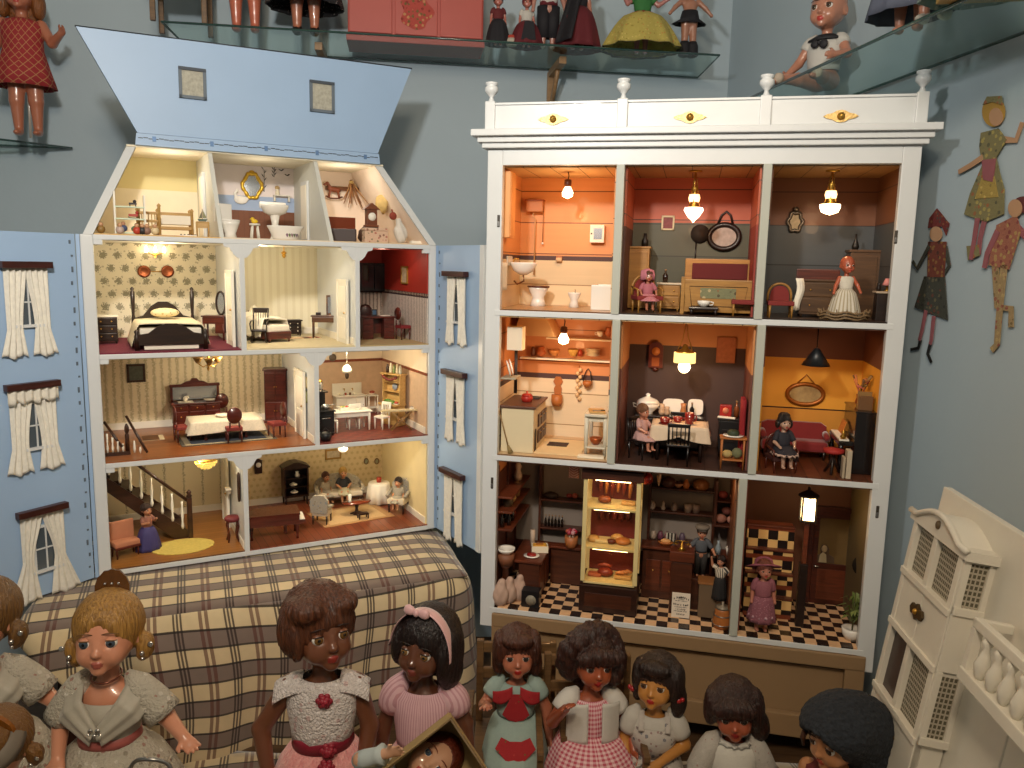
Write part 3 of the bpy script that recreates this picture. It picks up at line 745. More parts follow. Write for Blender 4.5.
def hand(S,w,d,n,curl=.5,sz=1.0):
 d=Vector(d).normalized();n=Vector(n);n=(n-d*n.dot(d)).normalized();sd=d.cross(n)
 w=Vector(w);L=.045*sz
 R=np.array([list(sd),list(d),list(n)]).T
 S.ell(w+d*L*.62,(.0245*sz,.03*sz,.0125*sz),.012,R)
 for i,(o,ln)in enumerate(((-.0185,.029),(-.0062,.035),(.0062,.033),(.0185,.025))):
  b=w+d*(L*1.05-abs(o)*.25)+sd*o*sz;ln*=sz
  sp=(d+sd*o*7).normalized()
  k1=b+(sp*math.cos(curl*.5)+n*math.sin(curl*.5))*ln*.5
  k2=k1+(sp*math.cos(curl*1.3)+n*math.sin(curl*1.3))*ln*.55
  S.cap(b-d*.01,k1,.0072*sz,.0066*sz,.003).cap(k1,k2,.0066*sz,.0052*sz,.002)
 return sd,d,n,w,L
def thumb(S,hd,side,sz=1.0):
 sd,d,n,w,L=hd
 b=w+d*L*.35+sd*side*.02*sz;k=b+(d*.55+sd*side*.75+n*.25).normalized()*.022*sz
 S.cap(b,k,.009*sz,.0075*sz,.008).cap(k,k+(d*.9+sd*side*.2+n*.3).normalized()*.017*sz,.0075*sz,.0058*sz,.003)
POSE=dict(stand=[(-.135,.01,.56),(-.15,-.03,.44),(.135,.01,.56),(.15,-.03,.44)])
SIT_LEGS=[(-.06,-.19,.405),(-.065,-.2,.20),(.06,-.19,.405),(.065,-.2,.20)]
STD_LEGS=[(-.055,-.008,.22),(-.055,.004,.04),(.055,-.008,.22),(.055,.004,.04)]
def doll(name,label,cat,M,s,skin,arms=None,legs=None,yaw=0.,pitch=0.,roll=0.,hs=1.0,h=.0055,eye='4a3524',lips='a8322c',brow='3a2416',face=True,fat=1.0,shoes=None,group=None,palm=None,curl=.5,lid=None,hands=True):
 """faces -y, feet at z=0 when standing; every part lives in units of the doll's standing height"""
 root=thing(name,label,cat,M@SCL(s),group)
 arms=arms or POSE['stand'];legs=legs or STD_LEGS
 S=SDF();head_sdf(S)
 Mh=headM(yaw,pitch,roll,hs)
 R=npR(Mh)/hs
 for i,p in enumerate(S.p):
  p=list(p)
  if p[0]=='c':p[1]=np.array(Mh@Vector(p[1]));p[2]=np.array(Mh@Vector(p[2]));p[3]*=hs;p[4]*=hs
  else:p[1]=np.array(Mh@Vector(p[1]));p[2]=p[2]*hs;p[3]=R@p[3]
  p[5]*=hs;S.p[i]=tuple(p)
 S.cap((0,.004,.66),HP+V(0,.012,.03),.036,.034,.02)
 S.ell((0,.002,.635),(.1*fat,.066*fat,.075),.03).ell((0,-.012,.535),(.088*fat,.072*fat,.085),.04).ell((0,0,.435),(.1*fat,.075*fat,.065),.04)
 for i,sx in enumerate((-1,1)):
  E,Wr=Vector(arms[2*i]),Vector(arms[2*i+1]);Sh=V(sx*.108,.004,.682)
  S.cap(Sh,E,.037*fat,.029*fat,.022).cap(E,Wr,.031*fat,.021*fat,.012)
  d=(Wr-E).normalized();n=Vector(palm[i])if palm else V(-sx,-.3,0)
  if hands:
   hd=hand(S,Wr,d,n,curl);sdv=hd[0]
   tside=1 if sdv.dot(V(0,-1,.3))>0 else-1
   thumb(S,hd,tside)
  else:S.ell(Wr+d*.025,.024,.015)
  K,A=Vector(legs[2*i]),Vector(legs[2*i+1]);Hp=V(sx*.05,0,.425)
  S.cap(Hp,K,.058*fat,.043*fat,.025).cap(K,A,.042*fat,.026*fat,.012)
  f=V(0,-1,0);S.ell(A+V(0,-.028,-.018),(.026,.052,.019),.018)
 mats=[skin,mat(lips,.35,var=.02)]
 Mi=np.array(Mh.inverted())
 def pick(c):
  q=c@Mi[:3,:3].T+Mi[:3,3]
  e=((q[:,0])/.0185)**2+((q[:,2]-.0448)/.0115)**2
  return((e<1-.25*(np.abs(q[:,2]-.0455)<.0012))&(q[:,1]<-.092)).astype(int)
 ob('body',sdf_mesh('body',S.build(h),mats,pick if face else None),root)
 if face:
  IR=mat(eye,.12,coat=.6,var=.2,sc=200);BR=mat(brow,.6)
  for sx in(-1,1):
   mb=MB();r=.0185
   prof=[(r*math.sin(a),-r*math.cos(a))for a in(.001,.12,.27,.271,.5,.80,.801,1.0,1.3,1.8)]
   L=T((sx*.0365,-.0765,.1065))@RX(-PI/2)@RX(0)@RY(sx*-.1)
   mb.lathe(prof[:4],PUP,14,M=L);mb.lathe(prof[3:7],IR,14,M=L,cap=False);mb.lathe(prof[6:],EYEW,14,M=L,cap=False)
   e=ob('eye',mb,root,Mh)
   def lid(u,v,sx=sx):
    az=-1.35+2.7*u;el=.58-.3*abs(u-.5)+(1.5-.58)*v;q=.0196
    return(sx*.0365+q*math.sin(az)*math.cos(el),-.0765-q*math.cos(az)*math.cos(el),.1065+q*math.sin(el))
   ob('eyelid',MB().grid(lid,12,6,skin),e)
   lash=MB().tube([lid(t/8,-.02)for t in range(9)],[.0008+.0014*math.sin(PI*t/8)for t in range(9)],BR,6)
   ob('eyelash',lash,e)
   ob('eyebrow',MB().tube([(sx*(.0365+(t-4)*.0058),-.0925+.0012*(t-3)**2*.35,.1315+.007*math.sin(PI*(t+1.2)/9.5))for t in range(9)],[.001+.0012*math.sin(PI*(t+.5)/9)for t in range(9)],BR,6),root,Mh)
 if shoes:
  for i in(0,1):
   A=Vector(legs[2*i+1])
   sm=SDF().ell(A+V(0,-.03,-.018),(.031,.058,.022),.01).cap(A+V(0,.004,-.01),A+V(0,.004,.012),.030,.031,.01)
   ob('shoe',sdf_mesh('shoe',sm.build(h*1.2),[shoes]),root)
 root['_mh']=[v for r in Mh for v in r]
 return root
def MH(root):q=root['_mh'];return Matrix([list(q[i*4:i*4+4])for i in range(4)])
def hair(root,col,prims=(),cut=((0,-.115,.062,.070,.085,.082),),cap=(.103,.112,.110),h=.006,wave=.0025,wf=70,base=True,dark=None,capc=(0,.022,.134),name='hair',k=.012):
 S=SDF()
 if base:S.ell(capc,cap,.01)
 for p in prims:
  if len(p)==6:S.ell(p[:3],tuple(p[3:6]),k)
  else:S.cap(p[0],p[1],p[2],p[3],k)
 for c in cut:S.ell(c[:3],tuple(c[3:6]),.012,sub=True)
 f=None
 if wave:f=lambda X,Y,Z:wave*np.sin(np.arctan2(X,-(Y-.02))*wf*.55+14*Z)*np.sin(X*55+Z*21)
 o=ob(name,sdf_mesh('hair',S.build(h,f),[hairmat(col,dark)]),root,MH(root))
 return o
def loft(rings,m,n=48,nf=9,th=.004,M=None,ph=0.0,open_top=True):
 """rings: (z, rx, ry, cx, cy, fold) from the top down; a cloth shell of real thickness"""
 vs=[];fs=[]
 rr=[(1,r)for r in rings]+[(0,r)for r in reversed(rings)]
 for outer,(z,rx,ry,cx,cy,fo)in rr:
  o=0 if outer else th
  for k in range(n):
   a=2*PI*k/n;q=1+fo*math.sin(nf*a+ph)+fo*.4*math.sin((nf*2+1)*a+1+ph)
   vs.append((cx+(rx-o)*q*math.cos(a),cy+(ry-o)*q*math.sin(a),z+(fo*.08*rx*math.sin(nf*a+ph+.6))))
 N=len(rr)
 for i in range(N):
  j=(i+1)%N
  for k in range(n):fs.append((i*n+k,i*n+(k+1)%n,j*n+(k+1)%n,j*n+k))
 return MB().add(vs,[f[::-1]for f in fs],m,True,M)
def bodice(root,m,z0=.715,z1=.50,fat=1.08,name='bodice',neck=.062):
 return ob(name,loft([(z0+.004,neck,neck*.8,0,0,0),(z0-.012,.098*fat,.062*fat,0,.002,0),(.665,.113*fat,.073*fat,0,.002,0),(.60,.106*fat,.08*fat,0,-.003,.01),(z1+.04,.094*fat,.082*fat,0,-.01,.012),(z1,.092*fat,.078*fat,0,-.01,.012)],m,40,6),root)
def skirt(root,m,z0=.505,z1=.25,r0=.094,r1=.17,fwd=0.0,fold=.05,nf=11,name='skirt',ry=.9,ph=0.0,bulge=.5):
 rg=[]
 for i in range(8):
  t=i/7;q=t**(bulge)
  rg.append((z0+(z1-z0)*t,r0+(r1-r0)*q,(r0*.86+(r1*ry-r0*.86)*q)+fwd*.5*t,0,-.008-fwd*.5*t,fold*t))
 return ob(name,loft(rg,m,66,nf,.004,ph=ph),root)
def sleeve(root,m,arms,i,t0=-.1,t1=.5,r0=.045,r1=.05,puff=.012,fold=.04,name='sleeve',fore=None):
 sx=(-1,1)[i];Sh=V(sx*.100,.003,.690);E,Wr=Vector(arms[2*i]),Vector(arms[2*i+1])
 r0*=.93;r1*=.88;puff*=.65
 pts=[Sh+(E-Sh)*-.42]+[Sh+(E-Sh)*(t0+(t1-t0)*k/5)for k in range(6)];rs=[.012]+[r0+(r1-r0)*k/5+puff*math.sin(PI*k/5)for k in range(6)]
 if fore:pts+=[E+(Wr-E)*(fore*k/4)for k in range(1,5)];rs+=[r1-(r1-.033)*k/4+(.012 if k==4 else 0)for k in range(1,5)]
 mb=MB().tube(pts,rs,m,14)
 return ob(name,mb,root)
def ball(root,name,c,r,m,hd=False):return ob(name,MB().sph(c,r,m),root,MH(root)if hd else None)
def gingham(c1,c2,s):
 g=G('gingham');x,y,z=g.xyz();u=g.lt(g.fr(g.m('MULTIPLY',g.m('ARCTAN2',x,y),.17/s)),.5);rr_=g.m('SQRT',g.m('ADD',g.m('MULTIPLY',x,x),g.m('MULTIPLY',y,y)));v=g.lt(g.fr(g.m('ADD',g.m('DIVIDE',g.m('SUBTRACT',z,g.m('MULTIPLY',rr_,.7)),s),40.)),.5)
 f=g.m('MULTIPLY',g.m('ADD',u,v),.5);return g.done(g.mix(f,srgb(c2),srgb(c1)),.85)
def sprig(base,cols,sc=60,thr=.3,bump=.3):
 g=G('sprig');d=g.vor(sc);ci=g.vor(sc,None,'Color');sp=g.n.new('ShaderNodeSeparateColor');g.l.new(ci,sp.inputs[0])
 c=srgb(base);f=g.lt(g.m('ADD',d,g.m('MULTIPLY',g.noise(sc*4),.25)),thr+.12)
 m_=srgb(cols[0])
 for i,q in enumerate(cols[1:]):m_=g.mix(g.gt(sp.outputs[0],(i+1)/len(cols)),m_,srgb(q))
 g.bump(g.noise(sc*3),bump,.008)
 return g.done(g.mix(g.m('MULTIPLY',f,.8),g.vary(c,.1,sc),m_),.85)
def pinstripe(c1,c2,w):
 g=G('pinstripe');x,y,z=g.xyz();f=g.lt(g.fr(g.m('MULTIPLY',g.m('ARCTAN2',x,y),.11/w)),.4)
 return g.done(g.vary(g.mix(f,srgb(c1),srgb(c2)),.08,40),.85)
def tulle(col):
 g=G('tulle');q=g.xyz();n=g.noise(1.0,g.comb(g.m('MULTIPLY',q[0],120.),g.m('MULTIPLY',q[1],120.),g.m('MULTIPLY',q[2],8.)),2)
 g.bump(n,.6,.01);return g.done(g.mix(n,srgb(col),srgb('f0b8b0')),.8,sheen=.4)
LACEG=sprig('b9b2a2',['8f8776','d9d4c8','9a6a5e','cfc9bd'],38,.3,.8)
SATIN_G=mat('a9a394',.55,var=.14,sc=18,bump=.3,bs=50,sheen=.3)
GLIT=mat('c8c6c0',.2,.9,.3,60)
def place(px,py,dist,zero=.86,s=.4,rot=0.0,dz=0.0):
 """a doll whose head centre (zero of its height) stands on the sight line px,py at distance dist"""
 p=WORLD.y(px,py,dist);return T((p.x,p.y,p.z-zero*s+dz))@RZ(rot)
def blonde(M,s,label,hcol='b88a42',yaw=.12,pitch=-.12,roll=.0,comb=True,arms=None,skirtm=None,top=None):
 arms=arms or[(-.17,.0,.56),(-.12,-.13,.5),(.19,-.0,.575),(.275,-.07,.535)]
 d=doll('doll',label,'doll',M,s,vinyl('c98a6c'),arms,yaw=yaw,pitch=pitch,roll=roll,eye='3e4a55',lips='a85a4c',brow='6a4a28',palm=[(0,.6,-1),(0,-.5,1)],curl=.3,hs=1.12)
 hair(d,hcol,[(-.105,.02,.06,.024,.03,.036),(.108,.02,.062,.026,.032,.04),(-.098,.02,.03,.018,.022,.026),(.1,.02,.035,.018,.022,.024)],cut=((0,-.125,.078,.071,.078,.082),(0,-.13,.15,.035,.05,.03)),dark='7a5626')
 mh=MH(d)
 if comb:
  K=mat('5a3614',.2,coat=.5,var=.3,sc=60,trans=.1)
  ob('back_comb',MB().prism([(-.04,.2)]+[(.052*math.sin(a),.235+.062*math.cos(a)-(.004 if i%2 else 0))for i,a in enumerate([-1.9+3.8*t/16 for t in range(17)])]+[(.04,.2)],.055,.064,K),d,mh)
  for x in(-.02,0,.02):ob('comb_bead',MB().sph((x,.053,.25),.0045,GLIT,8),d,mh)
 for sx in(-1,1):
  ob('earring',MB().sph((sx*.105,-.012,.045),.008,GLIT,8).sph((sx*.107,-.012,.028),.006,GLIT,8),d,mh)
  ob('hair_jewel',MB().lathe([(.009,0),(.009,.003),(.004,.003)],GLIT,10,M=T((sx*.128,-.005,.07))@RX(PI/2)),d,mh)
 ob('necklace',MB().tube([(.048*math.cos(a),-.012+.05*math.sin(a),.735-.006*math.sin(-a))for a in[2*PI*t/24 for t in range(25)]],.004,mat('7a4a3a',.3,.6),6),d)
 tp=top or SATIN_G
 ob('bodice',loft([(.655,.112,.076,0,0,0),(.60,.112,.088,0,-.004,.01),(.54,.102,.088,0,-.01,.012),(.50,.1,.085,0,-.01,.012)],tp,40,6),d)
 for sx in(-1,1):
  Pn=[V(sx*.035,.06,.712),V(sx*.078,.0,.728),V(sx*.058,-.078,.675),V(sx*-.005,-.108,.585)];Qn=[V(sx*.05,.085,.60),V(sx*.158,.004,.655),V(sx*.13,-.082,.605),V(sx*.02,-.118,.535)]
  def drape(u,v,Pn=Pn,Qn=Qn):
   q=v*2.999;i=int(q);f=q-i;f=f*f*(3-2*f)*.5+f*.5;a_=Pn[i].lerp(Pn[i+1],f);b_=Qn[i].lerp(Qn[i+1],f);r=a_.lerp(b_,u)
   o_=V(r.x,r.y,0);o_=o_.normalized()if o_.length else o_
   return r+o_*(.016*math.sin(PI*u)+.004*math.sin(u*14))+V(0,0,.008*math.sin(PI*u))
  ob('shawl_side',MB().slab(drape,12,24,(0,.004,-.002),tp),d)
 for i in range(5):ob('brooch_stone',MB().lathe([(.0085,0),(.0085,.004),(.004,.005)],GLIT,10,M=T(((-.012,.012,-.02,.0,.02)[i],-.122,(.592,.592,.574,.572,.574)[i]))@RX(PI/2)),d)
 for i in(0,1):sleeve(d,LACEG,arms,i,-.05,.95,.05,.072,.006)
 ob('sash',loft([(.535,.103,.09,0,-.01,.008),(.52,.105,.092,0,-.01,.008),(.50,.107,.094,0,-.01,.008)],mat('b0605a',.5,var=.1,sc=30),40,5),d)
 skirt(d,skirtm or LACEG,.508,.02,.105,.34,fold=.045,nf=13,bulge=.62)
 return d
b1=blonde(place(106,636,1.25,.872,.48,.05),.48,'blonde doll with a high brown hair comb, silver shawl and pink sash')
for k in range(9):
 a=k*.7;ob('skirt_jewel',MB().lathe([(.011,0),(.009,.006),(.003,.009)],GLIT,8,M=T((.02+.045*math.cos(a),-.165-.006*(k%3),.43+.04*math.sin(a)))@RX(PI/2)),b1)
b2=blonde(place(-22,622,1.27,.872,.48,.3),.48,'lace-dressed doll with dark hair cut off by the left edge of the photo','3a2418',yaw=-.3,comb=False)
b3=blonde(place(4,742,1.02,.872,.36,-.5),.36,'doll with amber hair comb and grey headband low in the left corner','6a4424',yaw=.5,pitch=.3,comb=False)
b3['_']=0
mh3=MH(b3)
ob('headband',loft([(.20,.085,.09,0,.01,0),(.17,.104,.112,0,.012,0),(.15,.112,.12,0,.012,0)],mat('6f675c',.6),32),b3,mh3@RX(.25))
ob('amber_comb',MB().prism([(-.06,.17)]+[(.085*math.sin(a),.2+.075*math.cos(a))for a in[-1.6+3.2*t/14 for t in range(15)]]+[(.06,.17)],-.01,.004,mat('8a5218',.2,coat=.6,var=.3,sc=50)),b3,mh3)
arms=[(-.205,.0,.53),(-.17,-.06,.37),(.155,.0,.53),(.13,-.07,.385)]
d3=doll('doll','tall brown-skinned doll with short auburn hair and pink tulle skirt','doll',place(322,630,1.30,.875,.52,.1),.52,vinyl('6b402a'),arms,yaw=.5,pitch=-.12,eye='6a4a20',lips='8a2f26',brow='2a160c',palm=[(.6,.6,0),(-.6,.6,0)],curl=.4,hs=1.12,h=.005)
hair(d3,'6a3a1e',[(-.05,-.03,.185,.06,.07,.045),(.05,-.02,.185,.06,.07,.04),(-.09,.0,.12,.035,.06,.07),(.075,.03,.12,.04,.06,.07),(0,.08,.1,.08,.05,.09),(-.085,-.035,.09,.02,.03,.05)],cut=((.012,-.13,.058,.064,.078,.088),(.03,-.16,.13,.035,.06,.04)),cap=(.108,.118,.118),wave=.004,dark='2c140a')
ob('earring',MB().sph((-.103,.0,.068),.006,GLIT,8),d3,MH(d3))
WL=sprig('d6cdc8',['efe9e6','c8a8a4','e6dedb'],42,.34,1.0)
bodice(d3,WL,.712,.50,1.1,neck=.07)
for i in(0,1):
 sx=(-1,1)[i]
 ob('cap_sleeve',MB().slab(lambda u,v:(sx*(.062+.095*v),(-.06+.12*u)*(1-.1*v),.732-.006*v-.034*v*v-.045*(2*u-1)**2+.003*math.sin(u*30)*v),18,7,(0,0,-.004),WL),d3)
ROSE=mat('8f1f30',.5,var=.2,sc=60)
def rosette(root,c,r,m,hd=False,name='rosette'):
 mb=MB()
 for q,k in((1,6),(.62,5),(.3,3)):
  for j in range(k):a=2*PI*j/k+q;mb.sph((c[0]+r*q*.7*math.cos(a),c[1]-r*(1-q)*.7,c[2]+r*q*.7*math.sin(a)),(r*.42,r*.3,r*.42),m,8)
 return ob(name,mb,root,MH(root)if hd else None)
rosette(d3,(.015,-.082,.668),.026,ROSE)
ob('sash',loft([(.53,.100,.088,0,-.01,.006),(.515,.102,.09,0,-.01,.01),(.485,.105,.093,0,-.01,.006)],mat('8a2034',.4,var=.12,sc=40),40,5),d3)
rosette(d3,(.03,-.112,.51),.026,ROSE);rosette(d3,(.025,-.125,.462),.026,ROSE)
skirt(d3,tulle('c9636a'),.49,.06,.104,.24,fold=.05,nf=15,name='tulle_skirt',bulge=.6)
ob('ribbon_tail',MB().slab(lambda u,v:(.005+.035*u+.01*v,-.112-.10*v**.7,.46-.36*v),4,14,(0,.004,0),mat('8a2034',.4,var=.12,sc=40)),d3)
arms=[(-.155,.01,.54),(-.165,-.05,.40),(.165,.01,.55),(.19,-.02,.42)]
d4=doll('doll','dark-haired brown doll with pink bow headband and pink striped dress','doll',place(424,644,1.36,.875,.47,-.1),.47,vinyl('5e3826'),arms,yaw=-.28,pitch=-.05,roll=.08,eye='7a5a30',lips='7a3a30',brow='160c08',hs=1.12)
hair(d4,'231210',[(-.085,.0,.1,.034,.075,.085),(.088,.01,.085,.036,.08,.1),(0,.08,.08,.1,.05,.12),(.085,.03,.02,.04,.06,.06)],cut=((0,-.13,.058,.058,.082,.09),(-.0,-.15,.14,.02,.06,.03)),cap=(.108,.114,.115),dark='0c0605')
PINK=mat('cfa3a2',.45,var=.08,sc=30,sheen=.3)
ob('headband',MB().slab(lambda u,v:(.1165*math.cos(PI*(.02+.96*u)),-.035-.022*(v-.5)*2,.085+.160*math.sin(PI*(.02+.96*u))),30,3,(0,.0,-.004),PINK),d4,MH(d4))
for sx in(-1,1):
 ob('bow_loop',MB().lathe([(.006,0),(.018,.02),(.021,.035),(.012,.046)],PINK,12,M=T((-.02,-.062,.238))@RY(sx*1.45)@Matrix.Diagonal((.9,.6,1,1))),d4,MH(d4))
ob('bow_knot',MB().sph((-.02,-.064,.238),(.011,.012,.013),PINK,10),d4,MH(d4))
PST=pinstripe('cfa9ae','b98a92',.012)
bodice(d4,PST,.695,.47,1.1,neck=.082)
for i in(0,1):sleeve(d4,PST,arms,i,-.12,.62,.046,.056,.022)
skirt(d4,PST,.48,.05,.1,.2,fold=.05,nf=10)
def seat_M(px,py,dist,s,rot):return place(px,py,dist,.86,s,rot)
arms=[(-.17,-.02,.58),(-.155,-.14,.645),(.165,.0,.56),(.185,-.04,.42)]
d6=doll('doll','seated doll in a pale teal dress with red collar and apron panels','doll',seat_M(517,655,1.45,.36,0),.36,vinyl('a8664c'),arms,SIT_LEGS,yaw=.05,pitch=-.1,hs=1.1,eye='2e2a26',lips='9a2018',brow='3a2012',palm=[(.2,-1,0),(-1,-.3,0)],curl=.7,h=.007)
hair(d6,'5a2e1c',[(-.085,.0,.13,.035,.07,.09),(.085,.0,.13,.035,.07,.09),(-.09,.02,.05,.03,.05,.06),(.092,.02,.045,.034,.05,.065),(0,.08,.07,.09,.05,.1),(0,-.07,.185,.075,.045,.035)],cut=((0,-.135,.055,.066,.075,.085),),h=.0075,wave=.005,dark='2a120a')
TEAL=mat('8fa29a',.85,var=.08,sc=60,bump=.2,bs=200);CRIM=sprig('9a1c22',['7a1218','5a5a2a','b03a34'],30,.14,.1)
bodice(d6,TEAL,.705,.52,1.06)
for i in(0,1):sleeve(d6,TEAL,arms,i,-.12,.5,.048,.06,.008)
skirt(d6,TEAL,.535,.35,.104,.175,fwd=.2,fold=.03,nf=9)
def patch(root,poly,y,m,name,tilt=0,th=.004):
 return ob(name,MB().prism(poly,-th,0,m),root,T((0,y,0))@RX(tilt))
patch(d6,[(-.022,.69),(.022,.69),(.072,.575),(.04,.545),(0,.535),(-.04,.545),(-.072,.575)],-.1,CRIM,'red_bodice_panel')
ob('red_apron_panel',MB().prism([(-.105,-.005),(-.075,.05),(-.03,.03),(.03,.03),(.075,.05),(.105,-.005),(.05,-.06),(0,-.07),(-.05,-.06)],-.004,0,CRIM),d6,T((0,-.232,.468))@RX(-.62))
for sx in(-1,1):ob('red_collar',MB().slab(lambda u,v,sx=sx:(sx*(.02+.105*u),-.055-.045*math.sin(PI*(.25+u*.6))-.01*v+.0,.725-.035*u-(.05+.02*math.sin(u*3))*v),10,5,(0,.004,0),CRIM),d6)
arms=[(-.19,-.03,.585),(-.15,-.15,.72),(.185,.0,.57),(.2,-.1,.46)]
d7=doll('doll','seated doll with curly dark hair, white bolero and pink gingham skirt','doll',seat_M(592,664,1.40,.385,.1),.385,vinyl('9c4f30'),arms,SIT_LEGS,yaw=.1,pitch=-.06,roll=.06,hs=1.08,eye='2e1e14',lips='8a1a16',brow='2a140c',palm=[(.5,-1,0),(-1,-.3,0)],curl=.6,h=.007)
rr=random.Random(3)
hair(d7,'4a281e',[(.115*math.cos(a)*q,.03+.03*math.sin(a*2),.12+.115*math.sin(a)*q,.042,.06,.042)for a in[-.7+4.5*t/13 for t in range(14)]for q in(.92,1.05)]+[(0,-.075,.165,.085,.05,.04),(-.05,-.075,.15,.05,.04,.03),(.05,-.075,.15,.05,.04,.03),(0,.08,.08,.12,.06,.12)],cut=((0,-.15,.045,.066,.075,.075),),h=.008,wave=.008,dark='180a06')
GING=gingham('b84a5e','e0bfc0',.024)
bodice(d7,GING,.69,.50,1.06,neck=.075)
BOL=mat('cbc8c0',.8,var=.05,sc=40,bump=.2,bs=200)
for sx in(-1,1):
 ob('bolero_front',MB().slab(lambda u,v,sx=sx:(sx*(.034+.095*u),-.055-.062*math.cos(u*1.45)-.008*v,.718-.02*u-.20*v),10,10,(0,.005,0),BOL),d7)
for i in(0,1):sleeve(d7,BOL,arms,i,-.14,.55,.05,.06,.01)
skirt(d7,GING,.53,.33,.104,.235,fwd=.2,fold=.05,nf=11)
ob('rickrack',loft([(.372,.228,.30,0,-.106,.045),(.36,.232,.306,0,-.107,.045)],BOL,66,11),d7)
single('handkerchief','folded white handkerchief in the hand of the gingham-skirted doll','handkerchief',d7.matrix_world@T((.205,-.17,.40))@RZ(.5)@RX(.4),MB().slab(lambda u,v:(.05*(u-.5)-.008*v,.003*math.sin(u*9),-.036+.075*v+.012*math.sin(u*3)),8,8,(0,.0015,0),BOL))
arms=[(-.14,.0,.56),(-.13,-.09,.45),(.155,-.01,.56),(.03,-.135,.53)]
d8=doll('doll','yellow-skinned doll with red hair bobbles and a sprigged grey pinafore','doll',place(656,685,1.38,.86,.37,-.15),.37,vinyl('b87e3e'),arms,yaw=-.3,pitch=-.15,hs=1.1,eye='4a3218',lips='a0241c',brow='4a2a14',palm=[(1,-.3,0),(0,1,-.3)],h=.007)
hair(d8,'33201a',[(-.08,.0,.13,.036,.07,.08),(.085,.01,.12,.038,.07,.09),(.1,.03,.03,.034,.05,.075),(-.09,.03,.05,.026,.05,.06),(0,.08,.08,.09,.05,.1),(0,-.07,.185,.075,.045,.035)],cut=((0,-.14,.058,.062,.078,.088),),h=.0075,wave=.004,dark='160c08')
for sx in(-1,1):ob('hair_bobble',MB().sph((sx*.108,-.012,.052),.014,mat('a01c20',.2,coat=.5),10).sph((sx*.122,-.006,.056),.011,mat('a01c20',.2,coat=.5),10),d8,MH(d8))
SPR=sprig('b3aca4',['6a5a58','8a6a6a','5a5e6a'],34,.3,.2);BLS=mat('b9b5ac',.8,var=.06,sc=40,bump=.2,bs=120)
bodice(d8,BLS,.705,.52,1.08)
ob('pinafore_bib',loft([(.66,.119,.083,0,0,0),(.60,.118,.092,0,-.003,.01),(.52,.106,.094,0,-.01,.01)],SPR,40,6),d8)
for sx in(-1,1):ob('strap',MB().slab(lambda u,v,sx=sx:(sx*(.05+.028*u),-.07-.012*v-.0+.06*(1-v)**2,.725-.075*v),4,8,(0,.005,0),SPR),d8)
for i in(0,1):sleeve(d8,BLS,arms,i,-.12,.66,.048,.058,.012)
skirt(d8,SPR,.525,.2,.106,.20,fold=.05,nf=10)
arms=[(-.165,-.01,.56),(-.17,-.08,.43),(.165,.0,.55),(.2,-.05,.42)]
d9=doll('doll','dark-haired doll in a plain white dress, chin lowered, right of the pinafore doll','doll',place(736,711,1.32,.86,.375,-.12),.375,vinyl('a5573c'),arms,yaw=-.1,pitch=.06,roll=-.1,hs=1.08,eye='2e1e14',lips='8a1c18',brow='2a140c',h=.007)
hair(d9,'43221a',[(-.085,.0,.14,.04,.07,.07),(.09,.01,.11,.042,.07,.1),(.105,.03,.02,.045,.055,.07),(-.1,.0,.09,.03,.05,.05),(0,.08,.08,.09,.05,.1),(0,-.075,.165,.085,.05,.04),(-.05,-.08,.15,.045,.035,.03),(.05,-.08,.15,.045,.035,.03)],cut=((0,-.15,.042,.064,.078,.075),),cap=(.112,.118,.116),h=.0075,wave=.005,dark='120806')
WD=mat('cfcec6',.85,var=.06,sc=50,bump=.3,bs=120);WD2=sprig('b8b4ac',['a8807c','c4c0ba','a09a92'],45,.22,.4)
bodice(d9,WD,.71,.50,1.06)
for i in(0,1):sleeve(d9,WD2,arms,i,-.12,.98,.052,.06,.012,fore=.75)
skirt(d9,WD,.51,.12,.106,.24,fold=.05,nf=10)
ob('collar_frill',loft([(.725,.06,.05,0,-.004,.0),(.712,.085,.07,0,-.004,.08)],WD,48,14),d9)
d10=doll('doll','doll in a bulky dark grey knitted hat looking away to the left','doll',place(842,733,1.18,.865,.43,-.6),.43,vinyl('b07a52'),yaw=-.5,pitch=.2,eye='2e1e14',lips='9a4030',brow='3a1c10',h=.006,palm=None)
hair(d10,'5a3420',[],cut=((0,-.12,.05,.075,.085,.085),),h=.008)
def knit():
 g=G('knit');x,y,z=g.xyz();n=g.noise(70,None,4);v=g.vor(75);g.bump(g.m('ADD',n,v),.5,.006)
 return g.done(g.mix(n,srgb('14171d'),srgb('2f3640')),.95)
KN=knit()
S=SDF().ell((0,.03,.14),(.125,.135,.125),.02).ell((.02,.10,.11),(.12,.12,.12),.04).ell((.02,.12,-.02),(.10,.10,.13),.05).ell((0,.01,.16),(.135,.14,.085),.02).ell((.05,.15,-.10),(.10,.11,.15),.05).ell((0,-.15,.05),(.115,.125,.135),.012,sub=True)
ob('knitted_hat',sdf_mesh('knitted_hat',S.build(.006,lambda X,Y,Z:.0022*np.sin(X*160)*np.sin(Z*150+Y*80)),[KN]),d10,MH(d10))
bodice(d10,mat('5a1c20',.8,var=.1,sc=40,bump=.4,bs=80),.72,.48,1.2);skirt(d10,mat('5a1c20',.8),.5,.1,.11,.2)
ob('fringe_curl',MB().tube([(-.075,-.085,.12),(-.088,-.085,.09),(-.083,-.09,.06)],[.012,.01,.004],hairmat('5a3420'),8),d10,MH(d10))
CARD=mat('a8905e',.7,var=.1,sc=12);bwid,bhei,bdep=.17,.24,.09
BR3=RZ(.1)@RX(-.45)@RY(-.61);pk_=WORLD.y(450,716,1.16);BOXM=T(pk_)@BR3@T((-bwid/2,bdep*.5,-bhei/2))
